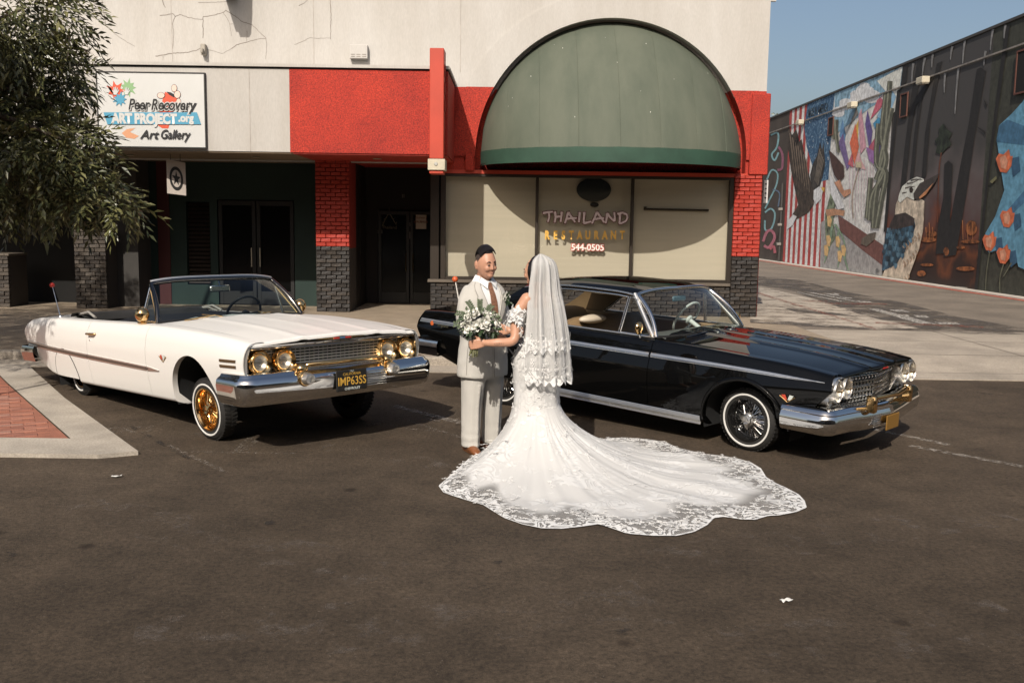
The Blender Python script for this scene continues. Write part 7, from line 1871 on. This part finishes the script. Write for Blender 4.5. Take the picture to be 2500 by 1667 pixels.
# more rays where the train is long
wts = []
for k in range(720):
    a = -math.pi + 2*math.pi*k/720; wts.append((a, hem_r(a)))
cum = [0]
for a, r_ in wts: cum.append(cum[-1] + (.35 + r_))
for k in range(NA):
    t = cum[-1]*k/NA; i = next(j for j in range(len(cum) - 1) if cum[j+1] > t); f_ = (t - cum[i])/(cum[i+1] - cum[i]); ANG.append(wts[i][0] + f_*2*math.pi/720)
UP = [(1.285, .150, .112, .0), (1.24, .155, .120, 0), (1.17, .146, .112, 0), (1.08, .125, .100, 0), (1.02, .140, .120, .01), (.94, .196, .178, .02), (.86, .222, .208, .024), (.76, .218, .200, .015), (.66, .203, .182, .0), (.58, .196, .176, .0), (.50, .200, .180, .0)]
rows, attr = [], []
def dress_pt(a, rx, ry, cy, z):
    v = Vector((math.cos(a), math.sin(a), 0)); L_ = RB.to_3x3() @ v      # azimuth in her frame
    k_ = 1/math.sqrt((L_.x/rx)**2 + (L_.y/ry)**2); return Vector((L_.x*k_, L_.y*k_ + cy, z))
NS = 8
for i in range(len(UP) - 1):
    for s_ in range(3 if i < len(UP) - 2 else 4):
        z = lerp(UP[i][0], UP[i+1][0], s_/(3 if i < len(UP) - 2 else 3)); 
        if i == len(UP) - 2 and s_ == 3: z = UP[-1][0]
        tab = list(reversed(UP)); rx, ry, cy = [curve1([(t[0], t[j]) for t in tab], z) for j in (1, 2, 3)]
        rows.append([dress_pt(a, rx + .002*math.sin(9*a), ry + .002*math.sin(9*a + 1), cy, z) for a in ANG]); attr.append([(.97, .5, 0)]*NA)
ZF = .50; NR = 58; rngd = random.Random(12)
for j in range(1, NR + 1):
    s0 = j/NR; s1 = s0**1.15; row, ar = [], []
    for a in ANG:
        rho = hem_r(a); w_ = Vector((math.cos(a), math.sin(a), 0)); r0 = .195; r_ = lerp(r0, rho, s1); d_ = r_ - r0
        Lf = min(rho - r0, .92); wq = min(1, max(0, d_/Lf))**(1/1.7); zz = ZF*(1 - wq)**1.25
        # folds: radial pleats that grow down the skirt and lie down along the train
        fold = .30*math.sin(a*13 + 1.5*mnoise.noise(Vector((a*2, d_, 7)))) + 1.0*mnoise.noise(Vector((a*7, d_*.9, 3))) + .55*mnoise.noise(Vector((a*17, d_*1.3, 9)))
        lat = mnoise.noise(Vector((math.cos(a)*r_*3.2, math.sin(a)*r_*3.2, 1.7)))
        amp = .018*min(1, d_/.3)*(1 if rho < 1 else 1.2)*(1 - .75*s0**6)
        tr_ = max(0, min(1, (d_ - .5)/.4)); flat_z = .010 + tr_*(.024 + .020*fold + .018*lat)*(1 - s0**5)*.9
        z = max(.006, zz + flat_z); r2 = r_ + amp*fold*(1 - tr_)
        p = RB.to_3x3() @ (w_*r2); row.append(Vector((p.x, p.y, z)))
        to_hem = (1 - s1)*(rho - r0)                      # metres left to the hem
        sh = min(.42, .05 + .12*rho) if rho > .55 else 0; op = 1.0 if rho < .55 else max(.33, min(.96, .33 + .63*(to_hem - sh - .16*mnoise.noise(Vector((a*6, 0, 0))))/.11))
        lace_ = 1.0 if to_hem < .11 + .05*math.sin(a*23) else (.78 if to_hem < .8 else .6)
        ar.append((op*(.97 if op > .9 else 1), lace_, 1.0 if to_hem < .017 else 0.0))
    rows.append(row); attr.append(ar)
dress = lace_mesh('dress', rows, attr, M_LACE, br_)
# bodice and hips keep a lining so that the upper dress is opaque; lace appliques lie proud of it
M_SATIN = mat('ivory_satin', (.70, .67, .63), .55)
mb = MB()
lin = [[RB.to_3x3() @ Vector((0, 0, 0)) + Vector((p.x*.965, p.y*.965, p.z - .004)) for p in r_] for r_ in rows[:len(rows) - NR + 22:2]]
mb.grid([r_[::3] for r_ in lin], closed_u=True); link('lining', mb.mesh('lining', 180), M_SATIN, br_).parent = dress
M_APPL = mat('lace_applique', (.76, .74, .71), .8)
def motif_mesh(seed):
    """a raised floral lace sprig, about 8 cm"""
    r_ = random.Random(seed); mb = MB()
    for k in range(6):
        a = 2*math.pi*k/6 + r_.uniform(-.2, .2); L_ = r_.uniform(.018, .03); c = Vector((math.cos(a), math.sin(a), 0)); t_ = Vector((-c.y, c.x, 0))
        mb.add([c*.003, c*L_*.55 + t_*.009 + Vector((0, 0, .003)), c*L_, c*L_*.55 - t_*.009 + Vector((0, 0, .003))], [(0, 1, 2, 3)])
    x = Vector((.03, 0, .001)); P = [x]
    for k in range(7): x = x + Vector((.010, .007*math.sin(k*.9 + seed), 0)); P.append(x)
    mb.tube(P, .0028, 5)
    for k in (2, 4, 6):
        d_ = Vector((.6, (-1)**(k//2), 0)).normalized(); t_ = Vector((-d_.y, d_.x, 0)); mb.add([P[k], P[k] + d_*.012 + t_*.006 + Vector((0, 0, .002)), P[k] + d_*.026, P[k] + d_*.012 - t_*.006 + Vector((0, 0, .002))], [(0, 1, 2, 3)])
    return mb
motifs = [motif_mesh(k) for k in range(5)]
def scatter(picks, name, parent, sc=(.5, .9)):
    r_ = random.Random(77); mb = MB()
    for (p, n, t) in picks:
        n = n.normalized(); t = (t - n*t.dot(n)).normalized(); b_ = n.cross(t); a = r_.uniform(0, 6.28); u = t*math.cos(a) + b_*math.sin(a); v = n.cross(u); k_ = r_.uniform(*sc); q = motifs[r_.randrange(5)]
        mb.add([p + n*(.0022 + w[2]*k_*.5) + u*w[0]*k_ + v*w[1]*k_ for w in q.v], q.f)
    o = link(name, mb.mesh(name, None, fixn=False), M_APPL, br_); o.parent = parent; stuff(o); return o
picks = []; rs_ = random.Random(31)
for _ in range(900):
    i = rs_.randrange(1, len(rows) - 2); j = rs_.randrange(NA); p = rows[i][j]; n = (rows[i][(j+1) % NA] - p).cross(rows[i+1][j] - p)
    if n.length < 1e-9: continue
    if i < len(rows) - NR: 
        if rs_.random() < .25: continue
    else:
        near_hem = i > len(rows) - 12
        if not near_hem and rs_.random() < .75: continue
    if n.z < 0: n = -n
    if i < len(rows) - NR and (Vector((p.x, p.y, 0)).dot(n) < 0): n = -n
    picks.append((p, n, rows[i+1][j] - p))
scatter(picks, 'lace_applique', dress)
hp = []; acc = 0
for j in range(NA):
    a = ANG[j]; rho = hem_r(a)
    if rho < .55: continue
    acc += (rows[-1][j] - rows[-1][j-1]).length
    if acc > .075:
        acc = 0
        for tgt in (.085, rs_.uniform(.13, .2), rs_.uniform(.2, .34)):
            s1 = 1 - tgt/(rho - .195); i = len(rows) - 1 - NR + max(1, min(NR, int(round(NR*max(0, s1)**(1/1.15)))))
            if s1 > .2 and rs_.random() < .85: hp.append((rows[i][j], Vector((0, 0, 1)), rows[i][j] - rows[i-1][j]))
scatter(hp, 'hem_applique', dress, (.6, 1.05))
# off-shoulder lace sleeves
for P, sgn in ((LAb, 1), (RAb, -1)):
    a_, b_, c_ = Vector(P[0]), Vector(P[1]), Vector(P[2]); ax = (c_ - a_).normalized(); u = ax.orthogonal().normalized(); v = ax.cross(u); rw, at_ = [], []
    for i in range(7):
        t = lerp(.30, .66, i/6); c0 = (a_.lerp(b_, min(1, t*2)) if t < .5 else b_.lerp(c_, (t - .5)*2)); rw.append([c0 + (u*math.cos(q) + v*math.sin(q))*(.064 + .006*math.sin(q*6 + i)) + ax*.010*math.sin(q*5) for q in [2*math.pi*k/28 for k in range(28)]]); at_.append([(.40, 1, 1.0 if i in (0, 6) else 0)]*28)
    sl_ = lace_mesh('lace_sleeve', rw, at_, M_LACE, br_); pk = [(rw[i][j], (u*math.cos(2*math.pi*j/28) + v*math.sin(2*math.pi*j/28)), ax) for i in (0, 2, 4, 5) for j in range(0, 28, 4)]; scatter(pk, 'sleeve_applique', sl_, (.7, 1.0))
# veil: two tiers gathered at the crown, lace along the edges
def veil_tier(name, zb, spread, r_add, op, seed, rip):
    rw, at_ = [], []; nz, na = 34, 110
    crown = TB @ Vector((0, .012, .136))
    for i in range(nz + 1):
        t = i/nz; z = lerp(crown.z + .012, zb, t); row, ar = [], []
        for k in range(na + 1):
            v = -1 + 2*k/na; a = v*rad(spread)*(.9 + .1*min(1, t*3.2)) ; hz = crown.z - z
            # radius grows round the head, then hangs from it
            rr_ = curve1([(0, .0), (.012, .062), (.035, .092), (.07, .110), (.14, .122), (.26, .132), (.40, .160), (.7, .205), (1.1, .235)], hz) + r_add
            pl = rip*min(1, hz/.25)*(math.sin(v*21 + seed) + .5*math.sin(v*37 + seed*2 + 2*t) + .6*mnoise.noise(Vector((v*5, t*2, seed))))
            cy = curve1([(0, .010), (.12, .018), (.30, .02), (.5, .03), (1.1, .045)], hz)
            hem_z = .018*math.sin(v*34)*(1 if i == nz else 0) if i == nz else 0
            row.append(Vector((math.sin(a)*(rr_ + pl), cy + math.cos(a)*(rr_*1.02 + pl), z + hem_z + .05*(1 - math.cos(a))*t*0)))
            edge_ = (1 - t)*(crown.z - zb); sid = (1 - abs(v))*.35; ar.append((op*(1 + .25*math.sin(v*21 + seed)), 1.0 if edge_ < .085 + .03*math.sin(v*15 + t*9) else .35, 1.0 if min(edge_, sid*2) < .008 else 0))
        rw.append(row); at_.append(ar)
    o = lace_mesh(name, rw, at_, M_LACE, br_, closed=False)
    pk = []
    for k in range(3, na - 2, 4):
        for i in (nz - 2, nz - 4): pk.append((rw[i][k], Vector((rw[i][k].x, rw[i][k].y, 0)), rw[i][k+1] - rw[i][k]))
    scatter(pk, 'veil_applique', o, (.4, .62)); return o
veil_tier('veil', .70, 84, .006, .42, 1.0, .016); veil_tier('veil', .95, 92, .014, .62, 2.3, .014)

# ------------------------------------------------------------------ bouquet in her left hand
GR = Vector((-.285, 7.545, 1.0)); BC = Vector((-.255, 7.58, 1.165)); AXB = (BC - GR).normalized()
bq = thing('bouquet', 'bouquet of ivory roses and trailing greenery held before the grey suit', 'bouquet', tuple(GR))
rr = random.Random(14); fl = []
for k in range(40):
    for _ in range(60):
        d_ = Vector((rr.uniform(-1, 1), rr.uniform(-1, 1), rr.uniform(-.35, 1)))
        if not .5 < d_.length < 1: continue
        d_.normalize(); c = BC + Vector((d_.x*.150, d_.y*.135, d_.z*.105)); r_ = rr.choice((.050, .046, .040, .032))
        if all((c - c2).length > (r_ + r2)*.82 for c2, r2 in fl): fl.append((c, r_)); break
for c, r_ in fl[:26]:
    mb = MB(); rose(mb, c, r_, (c - BC).normalized() + Vector((0, -.3, .3)), rr, 3 if r_ > .028 else 2); link('rose', mb.mesh('rose', 180, fixn=False), M_PETAL, bq)
for nm, m_, n, L0, L1, w_, rad_ in (('eucalyptus', M_GRN1, 75, .03, .05, .011, 1.12), ('filler_leaf', M_GRN3, 110, .02, .035, .008, 1.1), ('glossy_leaf', M_GRN2, 60, .05, .085, .017, .95)):
    mb = MB()
    for k in range(n):
        d_ = Vector((rr.gauss(0, 1), rr.gauss(0, .8), rr.gauss(.1, .8))).normalized(); c = BC + Vector((d_.x*.150, d_.y*.125, d_.z*.115))*rr.uniform(.75, rad_)
        if nm == 'glossy_leaf' and d_.z > .3: d_.z *= -1; c = BC + Vector((d_.x*.15, d_.y*.12, d_.z*.10))
        leaf(mb, c, d_ + Vector((rr.uniform(-.6, .6), rr.uniform(-.6, .6), rr.uniform(-.5, .5))), (0, -.6, .8), rr.uniform(L0, L1), w_)
    stuff(link(nm, mb.mesh(nm, None, fixn=False), m_, bq))
mb = MB()
for a, el, L_ in [(2.9, .5, .16), (2.4, 1.0, .17), (1.5, 1.35, .16), (.7, .9, .14), (3.1, .05, .15), (.2, .35, .12)]:
    d_ = Vector((math.cos(a)*math.cos(el), -.25, math.sin(el))).normalized(); p0 = BC + d_*.08; L_ *= .78
    P = [p0 + d_*L_*t/6 + Vector((0, 0, -.02*(t/6)**2)) for t in range(7)]; mb.tube(P, .0022, 5)
    for t in range(1, 7):
        for sd in (-1, 1): leaf(mb, P[t], d_*.5 + Vector((d_.z, 0, -d_.x))*sd, (0, -1, 0), .028, .010)
stuff(link('sprig', mb.mesh('sprig', None, fixn=False), M_GRN1, bq))
mb = MB()
for k in range(22):
    a = 2*math.pi*k/22; o_ = Vector((math.cos(a)*.022, math.sin(a)*.022, 0)); e_ = GR - AXB*.085 + o_*1.55 + Vector((rr.uniform(-.006, .006), 0, rr.uniform(-.02, .01))); mb.tube([BC, GR + o_*.75, e_], .0042, 6)
stuff(link('stems', mb.mesh('stems', 60), mat('stem_green', (.13, .13, .055), .6), bq))
mb = MB(); mb.tube([GR - AXB*.045, GR + AXB*.035], .027, 14); link('ribbon_wrap', mb.mesh('ribbon_wrap', 60), M_SATIN, bq)
# ================================================================== trees
M_LEAF = [mat('leaf_%d' % i, c, .33, var=.3, vscale=3, spec=.55) for i, c in enumerate([(.125, .124, .045), (.070, .078, .030), (.18, .17, .072)])]
for m_ in M_LEAF:
    b_ = m_.node_tree.nodes['Principled BSDF']
    try: b_.inputs['Subsurface Weight'].default_value = 0
    except Exception: pass
M_BARK = mat('bark', (.10, .075, .055), .9, var=.5, vscale=12, bump=.5, bscale=30)
def leaf_cluster(mb, p, d, rr, size, nl=9):
    """a pinnate spray: a drooping twig with paired lance-shaped leaflets"""
    d = d.normalized(); side = d.cross(Vector((0, 0, 1)))
    if side.length < .1: side = Vector((1, 0, 0))
    side.normalize(); up = side.cross(d).normalized()
    tw = rr.uniform(-1, 1); side = (side*math.cos(tw) + up*math.sin(tw)); up = side.cross(d).normalized()
    L_ = size*rr.uniform(.8, 1.25)
    for k in range(nl):
        t = k/(nl - 1); s_ = 1 if k % 2 else -1; base = p + d*L_*t - Vector((0, 0, 1))*.35*L_*t*t
        a = (d*(.55 + .4*t) + side*s_*(1 - .6*t)*.85 + up*rr.uniform(-.25, .35)).normalized(); ll = size*.42*rr.uniform(.8, 1.2)
        wv = a.cross(up + side*rr.uniform(-.6, .6)).normalized()*ll*.16; dr = Vector((0, 0, -1))*ll*.18
        mb.cur = rr.choice((0, 0, 1, 1, 2))
        mb.add([base, base + a*ll*.45 + wv, base + a*ll + dr, base + a*ll*.45 - wv], [(0, 1, 2, 3)])
def tree(name, label, cat_, trunk_base, limbs, lobes, seed, size, density, cull=None):
    rr = random.Random(seed); t = thing(name, label, cat_, trunk_base)
    mb = MB()
    for path, r in limbs: mb.tube(path, r, 8)
    mb.build('trunk', M_BARK, t, smooth=60)
    mb = MB()
    for (c, r3, n) in lobes:
        c = Vector(c)
        for _ in range(int(n*density)):
            while True:
                q = Vector((rr.uniform(-1, 1), rr.uniform(-1, 1), rr.uniform(-1, 1)))
                if .25 < q.length < 1: break
            p = c + Vector((q.x*r3[0], q.y*r3[1], q.z*r3[2]))
            d = (q + Vector((rr.uniform(-.6, .6), rr.uniform(-.6, .6), rr.uniform(-.9, .25))))
            leaf_cluster(mb, p, d, rr, size*rr.uniform(.75, 1.2))
    me = mb.mesh('crown', fixn=False); o = link('crown', me, M_LEAF, t); stuff(o)
    for c, r3, n in lobes[::2]:
        pass
    return t
D = lambda x, y, Y: tuple(atY(x*K, y*K, Y))
lobes = [(D(28, 34, 13.6), (.95, 1.0, .6), 150), (D(-7, 174, 14.4), (1.1, 1.1, .65), 190), (D(118, 156, 14.2), (.62, .6, .26), 70), (D(58, 234, 14.0), (.55, .6, .35), 60),
         (D(53, 324, 13.8), (1.0, .9, .50), 150), (D(123, 334, 13.6), (.72, .6, .33), 90), (D(163, 379, 13.6), (.5, .5, .26), 55), (D(78, 424, 13.9), (1.1, .9, .45), 130), (D(213, 439, 13.5), (.44, .4, .17), 45), (D(268, 469, 13.4), (.24, .3, .11), 20),
         (D(-2, 424, 14.2), (.9, 1.0, .6), 110), (D(8, 304, 14.6), (.9, 1.0, .6), 110), (D(-12, 4, 13.4), (1.2, 1.2, .7), 130), (D(168, 444, 14.2), (.7, .6, .3), 60),
         # the rest of the crown, left of and above the picture, that shades the pavement and the car's tail
         ((-9.2, 11.6, 5.4), (2.0, 2.0, 1.1), 400), ((-8.2, 9.6, 4.6), (1.5, 1.5, .9), 260), ((-7.3, 9.0, 3.9), (1.1, 1.1, .6), 130), ((-6.35, 8.1, 4.0), (.6, .9, .4), 75), ((-9.0, 9.4, 5.3), (2.1, 1.6, .7), 260), ((-7.9, 10.6, 5.2), (1.3, 1.2, .6), 150), ((-9.8, 13.2, 4.6), (1.8, 1.6, 1.0), 240)]
tb = (-9.3, 12.2, .12)
limbs = [([tb, (-9.25, 12.2, 1.2), (-9.1, 12.25, 2.4)], [.22, .18, .16]), ([(-9.1, 12.25, 2.4), (-8.6, 12.8, 3.4), (-7.9, 13.5, 4.0), (-7.2, 13.9, 4.1)], [.15, .11, .07, .03]), ([(-9.1, 12.25, 2.4), (-9.2, 12.6, 3.8), (-8.8, 13.4, 5.2), (-8.0, 14.3, 6.0)], [.15, .12, .08, .03]),
         ([(-8.6, 12.8, 3.4), (-7.6, 13.4, 3.5), (-6.7, 13.5, 3.2), (-6.0, 13.5, 2.9)], [.09, .06, .035, .012]), ([(-9.1, 12.25, 2.4), (-8.7, 11.2, 3.5), (-8.0, 9.8, 4.2)], [.13, .09, .03]), ([(-7.9, 13.5, 4.0), (-7.4, 13.9, 4.6), (-7.0, 14.2, 4.9)], [.06, .04, .015]),
         ([(-7.6, 13.4, 3.5), (-7.0, 13.6, 3.7), (-6.4, 13.6, 3.5)], [.05, .03, .01])]
tree('street_tree', 'leafy street tree with drooping narrow leaves hanging before the gallery sign', 'tree', tb, limbs, lobes, 21, .31, 1.75)
# tree top showing above the far end of the mural wall
lob = [((16.3, 66, 7.6), (1.6, 1.5, 1.2), 260), ((15.2, 65, 7.9), (1.0, 1.0, .8), 140), ((17.5, 66, 8.4), (1.3, 1.2, .9), 170), ((15.9, 66, 8.8), (1.0, 1.0, .6), 120)]
tree('far_tree', 'distant tree top showing over the far end of the mural wall', 'tree', (16.3, 66.5, .12), [([(16.3, 66.5, .12), (16.2, 66.3, 4), (16.3, 66, 7.5)], [.3, .22, .1])], lob, 22, .45, 1.0)
# thin post left of the picture: its shadow crosses the island and the car's flank
pp = thing('sign_post', 'thin steel sign post beside the paved island', 'post', (-6.13, 8.0, 0))
mb = MB(); mb.tube([(-6.13, 8.0, 0), (-6.13, 8.0, 3.2)], .03, 10); mb.build('post', mat('galvanised', (.3, .3, .29), .5, metal=.8), pp, smooth=60)
mb = MB(); mb.bbox((-6.28, 7.955, 2.7), (-5.98, 7.968, 3.15), .004); mb.build('plate', M_SIGNW, pp)
# ================================================================== shop blocks added out of view behind the camera: darken reflections, cut sky light
M_OPP = [mat('opposite_wall_%d' % i, c, .85, var=.15, vscale=1) for i, c in enumerate([(.22, .16, .11), (.34, .30, .25), (.16, .12, .10), (.28, .22, .16)])]
for i, (x0, x1, h_, lab) in enumerate([(-46, -22, 9.5, 'unseen tan two-storey shop block added across the street, furthest along'), (-21.5, -4, 10.5, 'unseen pale two-storey shop block added across the street with parapet'), (-3.5, 13, 9.6, 'unseen brown brick shop block added across the street with awnings'), (13.5, 44, 10.5, 'unseen ochre shop block added across the street by the corner')]):
    t_ = thing('added_shop_block', lab, 'building', ((x0 + x1)/2, -11, 0), 'added shop blocks across the street, out of view'); Y0 = -11.0
    mb = MB(); mb.box((x0, -24, 0), (x1, Y0, h_)); mb.build('wall', M_OPP[i], t_)
    mb = MB(); mb.box((x0 - .1, -24.1, h_), (x1 + .1, Y0 + .15, h_ + .35)); mb.build('parapet', M_OPP[(i + 1) % 4], t_)
    n = int((x1 - x0)/4)
    for k in range(n):
        a = x0 + (x1 - x0)*(k + .15)/n; b = x0 + (x1 - x0)*(k + .85)/n
        mb = MB(); mb.box((a, Y0 + .02, .6), (b, Y0 + .06, 2.8)); mb.build('shop_pane', M_DOORG, t_)
        mb = MB(); mb.box((a + .4, Y0 + .02, 4.3), (b - .4, Y0 + .06, 6.0)); mb.build('window', M_DOORG, t_)
        mb = MB(); mb.box((a, Y0 + .06, 2.9), (b, Y0 + 1.2, 3.1)); mb.build('shop_awning', M_OPP[(i + 2) % 4], t_)
